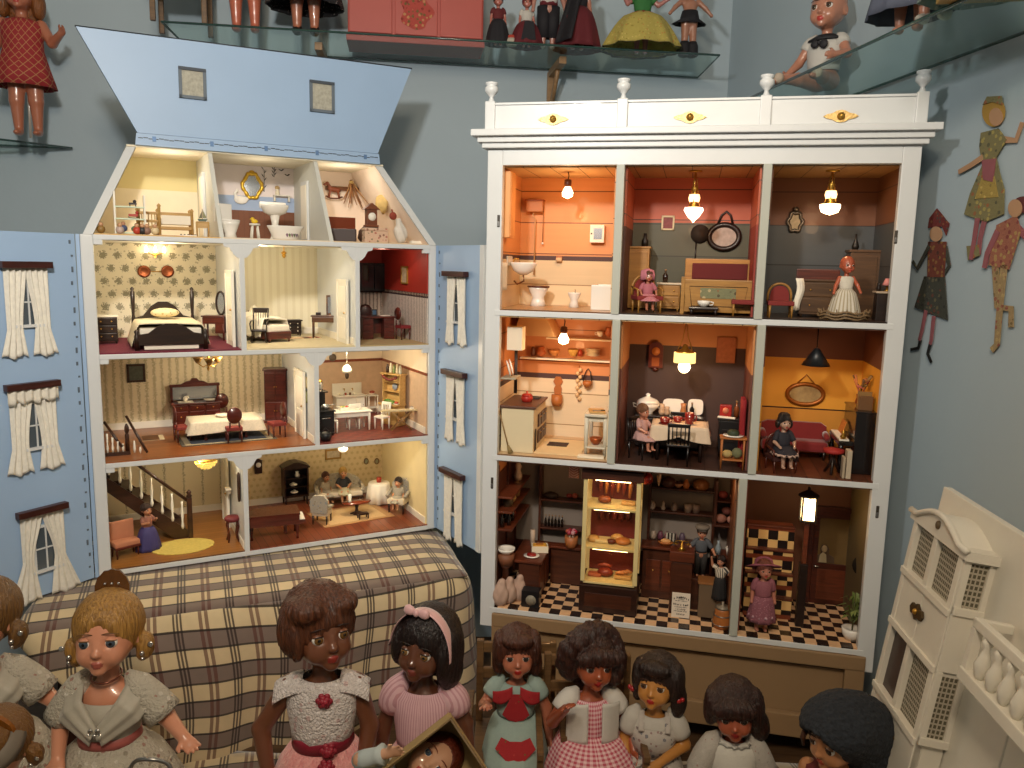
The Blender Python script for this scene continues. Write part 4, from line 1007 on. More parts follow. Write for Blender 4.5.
bxo=thing('doll_box','open yellowed card box tipped up around the baby doll','box',BOXM)
for nm,c,dd in(('box_back',(0,0,0),(bwid,.004,bhei)),('box_side',(-bwid/2,-bdep/2,0),(.004,bdep,bhei)),('box_side',(bwid/2,-bdep/2,0),(.004,bdep,bhei)),('box_top',(0,-bdep/2,bhei/2),(bwid,bdep,.004)),('box_bottom',(0,-bdep/2,-bhei/2),(bwid,bdep,.004))):
 pb(bxo,nm,c,dd,CARD,.0008)
ob('box_edge',MB().tube([(-bwid/2,-bdep,-bhei/2),(-bwid/2,-bdep,bhei/2),(bwid/2,-bdep,bhei/2),(bwid/2,-bdep,-bhei/2)],.0028,mat('6a5432',.5),6),bxo)
arms=[(-.2,-.08,.64),(-.17,-.14,.76),(.14,-.03,.56),(.14,-.08,.45)]
d5=doll('baby_doll','pale baby doll with red hair lying in the open card box','doll',T(WORLD.y(432,762,1.15))@RZ(.1)@RX(-.3)@RY(1.0)@T((0,0,-.87*.36)),.36,vinyl('c99a7c'),arms,yaw=-.25,pitch=-.2,eye='3a4a5a',lips='b04a40',brow='7a3a20',hs=1.1,h=.007,palm=[(.3,-1,0),(-1,0,0)],curl=.2)
hair(d5,'7a2c14',[(0,.04,.15,.09,.09,.09)],cut=((0,-.14,.08,.098,.1,.14),),cap=(.095,.104,.109),capc=(0,.018,.13),wave=.002)
bodice(d5,mat('b6c2c4',.8,var=.06,sc=40),.7,.45,1.15);skirt(d5,mat('b6c2c4',.8),.46,.25,.1,.15)
for i in(0,1):sleeve(d5,mat('b6c2c4',.8,var=.06,sc=40),arms,i,-.1,.98,.05,.045,.0,fore=.85)
def doll_chair(M,label,w=.15,sh=.17,bh=.18):
 m=wood('7c5c38','4e3820',.5);t=thing('doll_chair',label,'chair',M)
 pb(t,'seat',(0,0,sh),(w,w,.012),m)
 for sx in(-1,1):
  for sy in(-1,1):ob('leg',MB().box((0,0,sh/2-.003),(.014,.014,sh-.008),m,.002),t,T((sx*w*.44,sy*w*.44,0)))
  ob('back_post',MB().box((sx*w*.46,w*.47,sh+bh/2),(.014,.014,bh),m,.002),t)
  ob('arm',MB().box((sx*w*.56,-.005,sh+.065),(.012,w*1.0,.012),m,.002).box((sx*w*.56,-w*.45,sh+.03),(.012,.012,.07),m,.002),t)
 for z in(.06,.11,.165):pb(t,'slat',(0,w*.47,sh+z),(w*.9,.009,.022),m,.002)
 return t
for d,lab,w in((d6,'small wooden armchair under the teal-dressed doll',.16),(d7,'small wooden armchair under the gingham-skirted doll',.17)):
 p=d.matrix_world.translation;s=d.matrix_world.to_scale().x
 sh=p.z+.358*s-PZ-.008
 doll_chair(T((p.x,p.y,PZ+.008))@RZ(0),lab,w,sh-.006)
hp_=WORLD.y(150,778,1.05);single('silver_hoop','thin silver metal hoop in front of the blonde doll','hoop',T(hp_),MB().tube([(.032*math.cos(a),.004*math.sin(3*a),.032*math.sin(a))for a in[2*PI*i/32 for i in range(33)]],.003,SILV if 'SILV' in globals()else STEEL,8,cap=False))
def on(F,px,py,z,r=0.0,lift=.0032,back=.075):
 """floor place under a sight line; inside the blue house kept within the depth of its rooms"""
 p=F.z(px,py,z+lift)
 if F is H:
  y=.045 if z>HZ[2]+.1 else min(max(p.y*(.62 if z>HZ[1]+.1 else .95),.02),HD-back)
  p=F.y(px,py,y)
 elif F is C:
  p=F.y(px,py,min(max(p.y*(.5 if z>CZ[2]-.1 else .8 if z>.1 else 1.1),.02),CD-min(back,.05)))
 return F.at(p.x,p.y,z+lift,r)
def hx(px,py,y):return H.y(px,py,y).x
def hzz(px,py,y):return H.y(px,py,y).z
def wallM(F,px,py,d,off=.0):p=F.y(px,py,d-off);return F.at(p.x,d-off,p.z)
def sideM(F,px,py,x):
 """on a wall that faces -x: local x runs towards the viewer"""
 p=F.x(px,py,x);return F.at(x,p.y,p.z,-PI/2)
OAK=wood('a5814c','7a5a30',.45,1.2);PINE=wood('cda868','a9844a',.5,1.2);WPAINT=mat('e6e1d2',.45,var=.04,sc=30)
SILV=mat('c3c0b8',.25,.85);MIRR=mat('a9adb2',.25,.75,0)
LIN=mat('ece4d2',.85,var=.05,sc=40,bump=.2,bs=120)
def chair(M,label,m,w=.036,sh=.038,bh=.05,seatm=None,style='slat',group=None,name='dining_chair',cat='chair',arms=False):
 t=thing(name,label,cat,M,group);d=w*.95
 pb(t,'seat',(0,0,sh),(w,d,.006 if not seatm else .009),seatm or m,.002)
 legs4(t,w*.84,d*.84,sh-.002,.0028,m)
 y=d*.44
 if style=='slat':
  for sx in(-1,1):ob('back_post',MB().tube([(sx*w*.42,y,sh),(sx*w*.44,y+.006,sh+bh)],.0024,m,6),t)
  pb(t,'top_rail',(0,y+.006,sh+bh-.004),(w*.95,.004,.009),m)
  for i in range(4):ob('slat',MB().tube([(w*(-.27+.18*i),y+.001,sh+.003),(w*(-.27+.18*i),y+.006,sh+bh-.006)],.0013,m,5),t)
 elif style=='balloon':
  ob('backrest',MB().lathe([(.0001,-.003),(w*.42,-.0025),(w*.47,0),(w*.42,.0025),(.0001,.003)],m,20,M=T((0,y+.003,sh+bh*.62))@RX(PI/2)@Matrix.Diagonal((1,1.15,1,1))),t)
  for sx in(-1,1):ob('back_post',MB().tube([(sx*w*.3,y,sh),(sx*w*.28,y+.002,sh+bh*.3)],.0022,m,6),t)
 elif style=='hoop':
  ob('backrest',MB().tube([(w*.46*math.cos(a),y+.004,sh+bh*(.05+.9*math.sin(a)**.6))for a in[PI*i/14 for i in range(15)]],.0026,m,7),t)
  if seatm:ob('back_pad',MB().prism([(w*.38*math.cos(a),sh+bh*(.1+.75*math.sin(a)**.6))for a in[PI*i/14 for i in range(15)]],y+.001,y+.007,seatm),t)
 if arms:
  for sx in(-1,1):ob('arm',MB().tube([(sx*w*.46,y,sh+bh*.45),(sx*w*.5,0,sh+bh*.42),(sx*w*.48,-d*.42,sh+bh*.36),(sx*w*.46,-d*.42,sh)],.0022,m,6),t)
 return t
def table(M,label,w,d,h,m,th=.005,lr=.004,name='table',cat='table',turned=False,apron=True):
 t=thing(name,label,cat,M);pb(t,'table_top',(0,0,h-th/2),(w,d,th),m,.0015)
 if apron:ob('apron',MB().box((0,0,h-th-.006),(w*.86,d*.82,.012),m),t)
 legs4(t,w*.86,d*.8,h-th,lr,m,turned=turned);return t
def chest(M,label,w,d,h,m,n=3,knob=BRASS,name='chest_of_drawers',cat='chest',top=None,feet=.006):
 t=thing(name,label,cat,M);pb(t,'carcass',(0,0,(h+feet)/2),(w,d,h-feet),m,.001);pb(t,'top',(0,-.001,h),(w+.006,d+.005,.004),top or m,.001)
 legs4(t,w*.85,d*.8,feet+.002,.003,m,name='foot')
 dh=(h-feet-.006)/n
 for i in range(n):
  dr=pb(t,'drawer',(0,-d/2-.001,feet+.003+dh*(i+.5)),(w*.9,.003,dh*.86),m,.0008)
  for sx in(-1,1):ob('knob',MB().sph((sx*w*.24,-d/2-.004,feet+.003+dh*(i+.5)),.0018,knob,8),dr)
 return t
def picture(M,label,w,h,fm,im,name='picture',cat='picture',t_=.004):
 t=thing(name,label,cat,M);mb=MB()
 for a,b,c,d in((-w/2,-h/2,-w/2+t_,h/2),(w/2-t_,-h/2,w/2,h/2),(-w/2,h/2-t_,w/2,h/2),(-w/2,-h/2,w/2,-h/2+t_)):mb.b2((a,-.004,b),(c,0,d),fm)
 ob('picture_frame',mb,t);ob('picture_panel',MB().b2((-w/2+t_*.5,-.002,-h/2+t_*.5),(w/2-t_*.5,-.0004,h/2-t_*.5),im),t);return t
def oval(M,label,rx,rz,fm,im,name='oval_picture',cat='picture',wd=.004,hang=None):
 t=thing(name,label,cat,M)
 ob('picture_frame',MB().tube([(rx*math.cos(a),-.003,rz*math.sin(a))for a in[2*PI*i/32 for i in range(33)]],wd,fm,8,cap=False),t)
 ob('picture_panel',MB().prism([(rx*.98*math.cos(-a),rz*.98*math.sin(-a))for a in[2*PI*i/32 for i in range(32)]],-.003,-.0005,im),t)
 if hang:ob('hanger',MB().tube(hang[0],hang[1],fm,6),t)
 return t
ART1=mat('8a8a6e',.6,var=.5,sc=120);ART2=mat('b8a88a',.6,var=.45,sc=160);ARTD=mat('55584a',.5,var=.5,sc=140)
def glow(col,es):return mat('ffe0b0',.3,var=0,emit=col,es=es)
def vase(M,label,r,h,m,name='vase',cat='vase',prof=None,extra=None):
 pr=prof or[(r*.55,0),(r*.9,h*.2),(r,h*.42),(r*.6,h*.72),(r*.45,h*.82),(r*.65,h),(r*.5,h),(r*.4,h*.8),(.0002,h*.3)]
 return single(name,label,cat,M,MB().lathe(pr,m,14))
def bottle(M,label,r,h,m,group=None):
 t=thing('bottle',label,'bottle',M,group)
 ob('glass_body',MB().lathe([(r,0),(r,h*.55),(r*.4,h*.72),(r*.35,h*.9)],m,10),t);ob('cork',MB().lathe([(r*.42,h*.88),(r*.42,h)],mat('8a6a44',.6),8),t)
 return t
def plate(M,label,r,m,group=None,tilt=None):
 return single('plate',label,'plate',M,MB().lathe([(r*.55,0),(r*.6,.001),(r,.004),(r,.005),(r*.58,.0022),(.0002,.0018)],m,18),group)
def rug(M,label,w,d,m,name='rug',ellipse=False,th=.0016):
 if ellipse:return single(name,label,'rug',M,MB().prism([(w/2*math.cos(-a)*(1+.02*(i%2)),d/2*math.sin(-a)*(1+.02*(i%2)))for i,a in enumerate([2*PI*i/48 for i in range(48)])],-th,0,m,M=RX(-PI/2)@Matrix.Diagonal((1,1,1,1))))
 return single(name,label,'rug',M,MB().b2((-w/2,-d/2,0),(w/2,d/2,th),m,.0006))
def bedding(t,w,l,h,m,name='bedspread',over=.02,back=.0,puff=.006):
 def fn(u,v):
  x=(u-.5)*(w+2*over);ex=max(0,abs(x)-w/2);y=-l/2+l*v
  return((w/2+ex*.45)*(1 if x>0 else-1)if ex>0 else x,y,h+puff*(1-(2*u-1)**4)*(1+.25*math.sin(v*11+u*5))-ex*1.3+.0025*math.sin(v*25)*(ex>0))
 return ob(name,MB().slab(fn,28,16,(0,0,-.003),m),t)
z0,z1,z2,z3=HZ
D_=HD-.0065
M=on(H,168,341,z2);M=M@T((0,.105,0))
M=H.at(hx(168,330,.12),.135,z2+.0032)
b=thing('four_poster_bed','dark wooden bed with cream spread on the crimson carpet','bed',M)
DW=wood('35200f','170c06',.35,1.2)
fb=[(-.073,.012),(.073,.012),(.073,.036),(.05,.04),(.03,.055),(.012,.062),(-.012,.062),(-.03,.055),(-.05,.04),(-.073,.036)]
ob('footboard',MB().prism(fb,-.105,-.097,DW),b);ob('headboard',MB().prism([(x*.95,z*1.6+.004)for x,z in fb],.094,.1,DW),b)
for sx in(-1,1):
 ob('head_post',MB().lathe([(.005,0),(.005,.06),(.0035,.07),(.005,.10),(.0055,.128),(.003,.131),(.005,.136),(.001,.141)],DW,10,c=(sx*.07,.095,0)),b)
 ob('foot_post',MB().lathe([(.006,0),(.006,.034),(.004,.038),(.006,.044),(.001,.05)],DW,10,c=(sx*.075,-.101,0)),b)
pb(b,'mattress',(0,0,.034),(.136,.186,.034),LIN,.004)
bedding(b,.142,.186,.056,mat('e2d5b4',.8,var=.08,sc=60,bump=.4,bs=90),over=.035)
ob('bed_cushion',MB().sph((0,.05,.078),(.034,.022,.012),sprig('e0cfa4',['b79a5c','8a7a48','e8dcb8'],120,.3),16),b)
pb(b,'white_valance',(0,-.098,.010),(.12,.004,.018),LIN,.001)
chest(on(H,107,339,z2)@T((0,.022,0)),'dark chest of drawers with pale runner left of the dark bed',.05,.04,.068,DW,3,top=LIN)
v=thing('vanity_table','mahogany vanity with oval mirror on the crimson carpet','vanity',on(H,213,336,z2,-.5)@T((0,.02,0)))
pb(v,'table_top',(0,0,.064),(.064,.036,.004),MAHOG);pb(v,'drawer_box',(.0,0,.053),(.058,.032,.018),MAHOG);legs4(v,.052,.026,.046,.003,MAHOG)
pb(v,'drawer_pedestal',(.016,0,.034),(.024,.03,.03),MAHOG)
mf=ob('mirror_frame',MB().tube([(.012*math.cos(a)+.012,.012,.098+.03*math.sin(a))for a in[2*PI*i/24 for i in range(25)]],.0032,DW,8,cap=False),v)
ob('mirror_glass',MB().prism([(.012+.012*math.cos(-a),.098+.03*math.sin(-a))for a in[2*PI*i/24 for i in range(24)]],.011,.014,MIRR),v)
COP=mat('8a4a2a',.35,.7,.15)
for i,px in enumerate((144,167.5)):
 q=single('wall_plate',('left','right')[i]+' round copper plate of the pair linked by a rod above the dark bed','plate',wallM(H,px,271.5,D_),MB().lathe([(.0145,0),(.0165,.003),(.012,.004),(.009,.0025),(.0002,.003)],COP,22,M=RX(PI/2)))
single('brass_rod','thin brass rod linking two copper plates over the dark bed','rod',wallM(H,156,271.5,D_),MB().tube([(-.014,-.002,0),(.014,-.002,0)],.0012,BRASS,6))
sc_=thing('wall_sconce','three-armed brass wall light glowing above the dark bed','lamp',wallM(H,155,254,D_))
ob('bracket',MB().prism([(-.006,0),(0,.012),(.006,0),(0,-.012)],-.004,0,BRASS).tube([(-.022,-.012,.004),(0,-.004,-.004),(.022,-.012,.004)],.0015,BRASS,6),sc_)
for x in(-.022,0,.022):ob('bulb',MB().lathe([(.003,-.004),(.004,0),(.0035,.006),(.001,.013)],glow((1,.8,.5,1),14),8,c=(x,-.013,.008)),sc_)
bulb_at=[(H.I@sc_.matrix_world.translation)]
def pdoor(name,x,y0,y1,za,zb,lab=None):
 d=ob(name,MB().b2((x-.009,y0,za),(x-.0044,y1,zb),WPAINT,.0008),house)
 for a,b_ in((za+.012,za+(zb-za)*.42),(za+(zb-za)*.5,zb-.012)):ob('door_panel',MB().b2((x-.0102,y0+.012,a),(x-.009,y1-.012,b_),IVORY,.0006),d)
 ob('door_frame',MB().b2((x-.011,y0-.006,za),(x-.0044,y0,zb+.006),WPAINT).b2((x-.011,y1,za),(x-.0044,y1+.006,zb+.006),WPAINT).b2((x-.011,y0,zb),(x-.0044,y1,zb+.006),WPAINT),d)
 ob('door_knob',MB().sph((x-.013,y0+.008,(za+zb)/2),.0025,BRASS,8),d)
pdoor('bedroom_door',-.093,.06,.15,z2+.003,z2+.185);pdoor('bedroom_door',.191,.05,.13,z2+.003,z2+.165);pdoor('dining_door',.082,.08,.17,z1+.003,z1+.175);pdoor('hall_door',-.099,.2,.28,z0+.003,z0+.19)
b=thing('single_bed','pale bed with white covers behind the rocking chair','bed',H.at(hx(264,325,.2),.215,z2+.0032,.38))
pb(b,'bed_frame',(0,0,.018),(.07,.16,.02),MAHOG,.002);legs4(b,.06,.15,.012,.004,MAHOG);pb(b,'mattress',(0,0,.036),(.068,.15,.018),LIN,.005)
ob('headboard',MB().prism([(-.037,.01),(.037,.01),(.037,.066)]+[(.037*math.cos(a),.066+.012*math.sin(a*2)**2+.006)for a in[PI*i/12 for i in range(1,12)]]+[(-.037,.066)],.078,.084,MAHOG),b)
bedding(b,.07,.12,.05,LIN,over=.026,puff=.012)
ob('pillow',MB().prism([(-.028,0),(.028,0),(.0,.036)],-.008,.008,LIN),b,T((.01,.05,.056))@RX(-.35));ob('pillow',MB().sph((-.01,.056,.062),(.026,.014,.012),LIN),b)
rc=thing('rocking_chair','dark bentwood rocking chair in the pale bedroom','rocking chair',on(H,259,340,z2,-.35)@T((0,.012,0)))
DR_=wood('2e1a10','160b06',.35)
pb(rc,'seat',(0,0,.032),(.04,.036,.005),DR_,.002)
for sx in(-1,1):
 ob('rocker',MB().tube([(sx*.018,-.034+.007*i,.002+.0011*(i-4.5)**2*.35)for i in range(10)],.002,DR_,6),rc)
 ob('back_post',MB().tube([(sx*.018,.016,.03),(sx*.0185,.028,.088)],.0022,DR_,6),rc)
 ob('arm',MB().tube([(sx*.019,.02,.056),(sx*.0215,0,.056),(sx*.021,-.018,.05),(sx*.019,-.014,.034)],.0018,DR_,6),rc)
 for y in(-.013,.013):ob('leg',MB().tube([(sx*.018,y,.005),(sx*.016,y,.031)],.002,DR_,6),rc)
for i in range(5):ob('spindle',MB().tube([(-.012+.006*i,.017,.034),(-.012+.006*i,.027,.078)],.001,DR_,5),rc)
pb(rc,'head_rail',(0,.0275,.083),(.042,.004,.013),DR_)
chest(on(H,294,328,z2)@T((0,.018,0)),'small dark nightstand chest with white knobs by the white bed',.044,.032,.044,DR_,3,knob=IVORY)
def stripes_rug():
 g=G('stripe_rug');x,y,z=g.xyz();i=g.fl(g.m('DIVIDE',x,.0055));r=g.wn(g.comb(i,1.0,2.0))
 c=g.mix(g.gt(r,.45),srgb('d8b890'),srgb('b0503a'));c=g.mix(g.gt(r,.75),c,srgb('6a5040'));return g.done(c,.9)
rug(on(H,304,333,z2,.12),'striped red and cream rug in the pale bedroom',.09,.034,stripes_rug())
v=thing('vanity_desk','walnut dressing desk with tall mirror in the pale bedroom','desk',on(H,324,334,z2,-.35)@T((0,.014,0)))
WAL=wood('6a4426','3c2412',.35)
pb(v,'table_top',(0,0,.062),(.072,.034,.004),WAL);pb(v,'drawer_box',(0,0,.052),(.066,.03,.015),WAL);legs4(v,.06,.024,.046,.0028,WAL)
pb(v,'mirror_frame',(.018,.013,.092),(.026,.004,.056),WAL,.001);pb(v,'mirror_glass',(.018,.0105,.092),(.018,.001,.046),MIRR,0);pb(v,'trinket_box',(-.016,0,.068),(.014,.01,.008),DR_)
pl=thing('pendant_lamp','small brass star pendant lamp hanging in the pale bedroom','lamp',H.at(H.y(284,254,.16).x,.16,z3-.0125))
ob('cord',MB().tube([(0,0,0),(0,0,-.012)],.0012,BRASS,6),pl);ob('star_shade',MB().lathe([(.002,-.03),(.006,-.024),(.004,-.02),(.0085,-.017),(.003,-.012)],BRASS,6,smooth=False),pl)
bk=thing('bookcase','black glazed cabinet on the red study wall','cabinet',H.at(hx(373,275,D_-.012),D_-.013,hzz(373,291,D_-.012)))
BKM=mat('1c1a1c',.3,coat=.4)
ob('carcass',MB().b2((-.042,.008,0),(.042,.012,.082),BKM).b2((-.045,-.012,0),(-.041,.012,.082),BKM).b2((.041,-.012,0),(.045,.012,.082),BKM).b2((-.045,-.012,.08),(.047,.012,.085),BKM),bk)
for i in range(4):pb(bk,'shelf',(0,0,.002+.026*i),(.084,.022,.003),BKM,0)
for s in(0,1):
 dd=pb(bk,'glass_door',(-.021+.042*s,-.0125,.041),(.04,.002,.076),mat('26282c',.12,coat=.6,var=0),.0006)
single('angled_cabinet','narrow black cabinet in the corner of the red study','cabinet',H.at(hx(392,275,D_-.03),D_-.03,hzz(392,291,D_-.03),-.2),MB().b2((-.014,-.012,0),(.014,.012,.072),BKM,.001).prism([(-.014,.072),(.014,.072),(.006,.08),(-.01,.08)],-.012,.012,BKM))
dk=thing('writing_desk','mahogany pedestal desk in the red study','desk',H.at(hx(377,325,.17),.17,z2+.0032,-.1))
pb(dk,'desk_top',(0,0,.062),(.094,.05,.005),MAHOG,.001)
for sx in(-1,1):
 pd=pb(dk,'pedestal',(sx*.03,0,.03),(.03,.044,.058),MAHOG,.001)
 for i in range(3):pb(pd,'drawer',(sx*.03,-.0225,.013+.018*i),(.026,.002,.015),MAHOG,.0006)
pb(dk,'modesty_panel',(0,.018,.036),(.05,.004,.046),MAHOG,0)
single('photo_frame','small black photo frame standing on the study desk','picture frame',dk.matrix_world@T((-.006,.004,.0648))@RX(-.15),MB().b2((-.007,0,0),(.007,.003,.018),BKM,.0006).b2((-.005,-.0006,.003),(.005,0,.015),mat('35506a',.3)))
single('paper_sheet','white papers lying on the study desk','papers',dk.matrix_world@T((.022,-.004,.0648))@RZ(.3),MB().b2((-.012,-.008,0),(.012,.008,.0012),IVORY).b2((-.008,-.009,.0012),(.013,.006,.002),LIN))
chair(H.at(hx(403,325,.13),.13,z2+.0032,PI/2+.2),'mahogany chair with red seat beside the study desk',MAHOG,.034,.036,.06,mat('7a1f24',.7),'balloon')
ac=thing('leather_armchair','dark leather armchair behind the study desk','armchair',H.at(hx(366,320,.27),.27,z2+.0032,-.2))
LEA=mat('3a1614',.4,coat=.2)
pb(ac,'seat',(0,0,.024),(.044,.04,.02),LEA,.005);ob('backrest',MB().sph((0,.018,.06),(.024,.008,.032),LEA),ac)
for sx in(-1,1):ob('arm',MB().tube([(sx*.024,-.018,.04),(sx*.024,.018,.044)],.006,LEA,8),ac)
legs4(ac,.036,.032,.015,.003,DKWOOD)
picture(sideM(H,405,275,XR-.0045),'gold-framed botanical print on the red study wall',.05,.05,mat('b08a3c',.4,.5),ART2)
sb=thing('sideboard','mahogany sideboard with crested mirror in the dining room','sideboard',H.at(hx(196,405,D_-.03),D_-.031,z1+.0032))
pb(sb,'carcass',(0,.002,.038),(.122,.046,.058),MAHOG,.001);pb(sb,'top',(0,0,.069),(.134,.054,.005),MAHOG,.0015)
for x in(-.042,0,.042):
 q=pb(sb,'door',(x,-.0225,.03),(.036,.003,.036),MAHOG,.001);ob('knob',MB().sph((x,-.026,.034),.002,BRASS,8),q)
 q=pb(sb,'drawer',(x,-.0225,.058),(.036,.003,.014),MAHOG,.001);ob('knob',MB().sph((x,-.026,.058),.002,BRASS,8),q)
legs4(sb,.11,.036,.012,.004,MAHOG,name='foot')
mfr=MB().b2((-.064,.012,.072),(-.058,.02,.118),MAHOG).b2((.058,.012,.072),(.064,.02,.118),MAHOG).b2((-.066,.011,.112),(.066,.021,.119),MAHOG).prism([(-.036,.119),(.036,.119),(.024,.126),(.012,.128),(.006,.135),(-.006,.135),(-.012,.128),(-.024,.126)],.012,.019,MAHOG)
ob('mirror_frame',mfr,sb);pb(sb,'mirror_glass',(0,.018,.094),(.116,.002,.038),MIRR,0)
single('lace_runner','small lace runner with ornament on the dining sideboard','runner',sb.matrix_world@T((-.028,-.006,.0722)),MB().b2((-.02,-.014,0),(.02,.014,.0012),LACE).sph((0,0,.008),(.007,.006,.008),IVORY,10).sph((.006,0,.013),.004,IVORY,8))
single('serving_dish','white oval dish at the end of the dining sideboard','dish',sb.matrix_world@T((.038,-.004,.0722)),MB().lathe([(.012,0),(.018,.004),(.017,.005),(.0002,.002)],IVORY,16,sy=.6))
tb=thing('dining_table','dining table under a lace cloth on the blue rug','table',on(H,228,441,z1)@T((0,.052,0)))
pb(tb,'table_top',(0,0,.05),(.16,.08,.004),MAHOG);legs4(tb,.1,.05,.048,.005,MAHOG,turned=True)
TW,TD=.175,.092
def tc_(u,v):
 a=2*PI*u;c,s=math.cos(a),math.sin(a);q=max(abs(c),abs(s));ex,ey=c/q,s/q
 if v<.5:k=v*2;return(ex*TW/2*k,ey*TD/2*k,.0535)
 k=(v-.5)*2;f=1+.10*k+.035*k*math.sin(a*13);return(ex*TW/2*f,ey*TD/2*f*1.03,.0535-.026*k-.005*k*abs(math.sin(2*a)))
single('lace_tablecloth','cream lace tablecloth hanging over the dining table','tablecloth',tb.matrix_world,MB().slab(tc_,96,12,(0,0,.0012),mat('e0d5bd',.85,var=.2,sc=200,bump=.6,bs=300)))
single('table_bowl','small white bowl in the middle of the lace tablecloth','bowl',tb.matrix_world@T((-.002,.006,.0552)),MB().lathe([(.008,0),(.018,.004),(.02,.007),(.016,.004),(.0002,.003)],IVORY,16))
TAP=mat('7a2a24',.7,var=.2,sc=80)
for(px,py,r,dz,lab)in((234,441,PI,0,'mahogany balloon-back chair in front of the lace tablecloth'),(183,440,PI/2+.15,0,'mahogany chair at the left end of the lace-covered table'),(277,436,-PI/2+.2,0,'mahogany chair at the right end of the lace-covered table'),(224,425,.05,0,'mahogany chair behind the lace-covered table')):
 M=on(H,px,py,z1,r)@T((0,0,0));chair(M@T((0,-.0,0)),lab,MAHOG,.04,.036,.058,TAP,'balloon')
cc=thing('corner_cupboard','tall mahogany corner cupboard in the dining room','cupboard',H.at(hx(276,395,D_-.036),D_-.04,z1+.0032,-.3))
pb(cc,'carcass',(0,0,.078),(.062,.045,.148),MAHOG,.001);pb(cc,'cornice',(0,-.001,.155),(.07,.05,.006),MAHOG,.002);pb(cc,'plinth',(0,-.001,.004),(.066,.048,.008),MAHOG,.001)
for z,h in((.036,.05),(.106,.08)):
 for sx in(-1,1):
  q=pb(cc,'door',(sx*.0145,-.0235,z),(.027,.003,h),MAHOG,.001);ob('knob',MB().sph((sx*.003,-.0265,z),.0018,BRASS,8),q)
def drug(c1,c2,c3):
 g=G('bordered_rug');tcg=g.n.new('ShaderNodeTexCoord');sp=g.n.new('ShaderNodeSeparateXYZ');g.l.new(tcg.outputs['Generated'],sp.inputs[0])
 a=g.m('ABSOLUTE',g.m('SUBTRACT',sp.outputs[0],.5));b_=g.m('ABSOLUTE',g.m('SUBTRACT',sp.outputs[1],.5));e=g.m('MAXIMUM',a,b_)
 c=g.mix(g.gt(e,.40),srgb(c1),srgb(c2));c=g.mix(g.gt(e,.46),c,srgb(c3));v_=g.lt(g.vor(110),.25)
 return g.done(g.mix(g.m('MULTIPLY',v_,.35),c,srgb(c2)),.95)
rug(on(H,229,440,z1,.02)@T((0,.04,0)),'blue-grey bordered rug under the dining table',.235,.14,drug('4f5560','a89878','5a5448'))
ch=thing('chandelier','brass chandelier with three shaded arms in the dining room','chandelier',H.at(hx(208,356,.12),.12,hzz(208,355,.12)))
ob('stem',MB().lathe([(.001,z2-.0125-hzz(208,355,.12)),(.001,0),(.003,-.004),(.002,-.012),(.005,-.018),(.002,-.03),(.004,-.034),(.001,-.04)],BRASS,10),ch)
for i in range(3):
 a=i*2.09+.5;x,y=.027*math.cos(a),.027*math.sin(a)
 arm=ob('arm',MB().tube([(0,0,-.024),(x*.5,y*.5,-.031),(x,y,-.022)],.0014,BRASS,6),ch)
 ob('lamp_shade',MB().lathe([(.004,-.022),(.009,-.014),(.013,-.006),(.011,-.006),(.003,-.02)],mat('8a6a38',.4,.5),12,c=(x,y,0)),arm)
picture(wallM(H,136,373,D_),'dark square picture on the dining room wall',.046,.05,mat('3a2416',.4),ARTD,t_=.006)
picture(sideM(H,306,382,.0825),'small pale framed print beside the dining room door',.03,.03,mat('c9b88a',.4),ART2);picture(sideM(H,306,396,.0825),'small green print, lower of the two beside the dining room door',.034,.032,mat('8a8a5a',.5),ART1)
st=thing('stair_railing','dark turned stair railing around the dining room stairwell','railing',H.at(0,0,z1+.0032))
def hpt(px,py,y):p=H.y(px,py,y);return(p.x,p.y,p.z-z1-.0032)
DW2=wood('4a2a18','24120a',.35)
a,b_=hpt(104,422,.10),hpt(122,449,.06);c,d=hpt(126,416,.10),hpt(147,448,.05)
ob('handrail',MB().tube([a,(b_[0],b_[1],.02)],.0032,DW2,6),st);ob('handrail',MB().tube([c,(d[0],d[1],.004)],.0032,DW2,6),st)
ob('newel_post',MB().lathe([(.005,0),(.005,.04),(.003,.044),(.0055,.05),(.005,.06),(.002,.068)],DW2,8,c=(c[0],c[1],0)),st)
ob('base_rail',MB().b2((a[0]-.01,.058,0),(c[0]+.004,.068,.008),DW2),st)
for i in range(4):x=a[0]+.004+.011*i;ob('baluster',MB().lathe([(.0018,0),(.003,.01),(.0016,.02),(.0022,max(.012,.046-.010*i))],WPAINT,8,c=(x,.063,.008)),st)
ob('baluster',MB().lathe([(.0018,0),(.003,.01),(.0016,.03)],WPAINT,8,c=(c[0]+.014,.075,0)),st);ob('baluster',MB().lathe([(.0018,0),(.003,.01),(.0016,.016)],WPAINT,8,c=(c[0]+.026,.065,0)),st)
single('stairwell_opening','pale open stairwell in the dining room floor boards','opening',on(H,153,437,z1),MB().b2((-.026,-.03,0),(.026,.03,.0008),mat('d8c8a4',.8)).b2((-.026,-.03,.0008),(.014,.03,.0012),mat('6a4426',.6)))
KW=WPAINT
sk=thing('kitchen_dresser','white kitchen sink dresser with tall back','dresser',H.at(hx(349,400,D_-.026),D_-.027,z1+.0032))
pb(sk,'back_panel',(0,.022,.08),(.092,.004,.034),KW,.001);pb(sk,'worktop',(0,0,.062),(.094,.044,.004),KW,.001);pb(sk,'carcass',(0,.002,.031),(.088,.038,.058),KW,.001)
for x in(-.03,0,.03):q=pb(sk,'door',(x,-.018,.03),(.027,.002,.048),KW,.0008);ob('knob',MB().sph((x+.009,-.02,.034),.0014,STEEL,6),q)
for x in(-.012,.014):ob('tap',MB().tube([(x,.019,.08),(x,.008,.082),(x,.007,.076)],.0013,BRASS,6),sk)
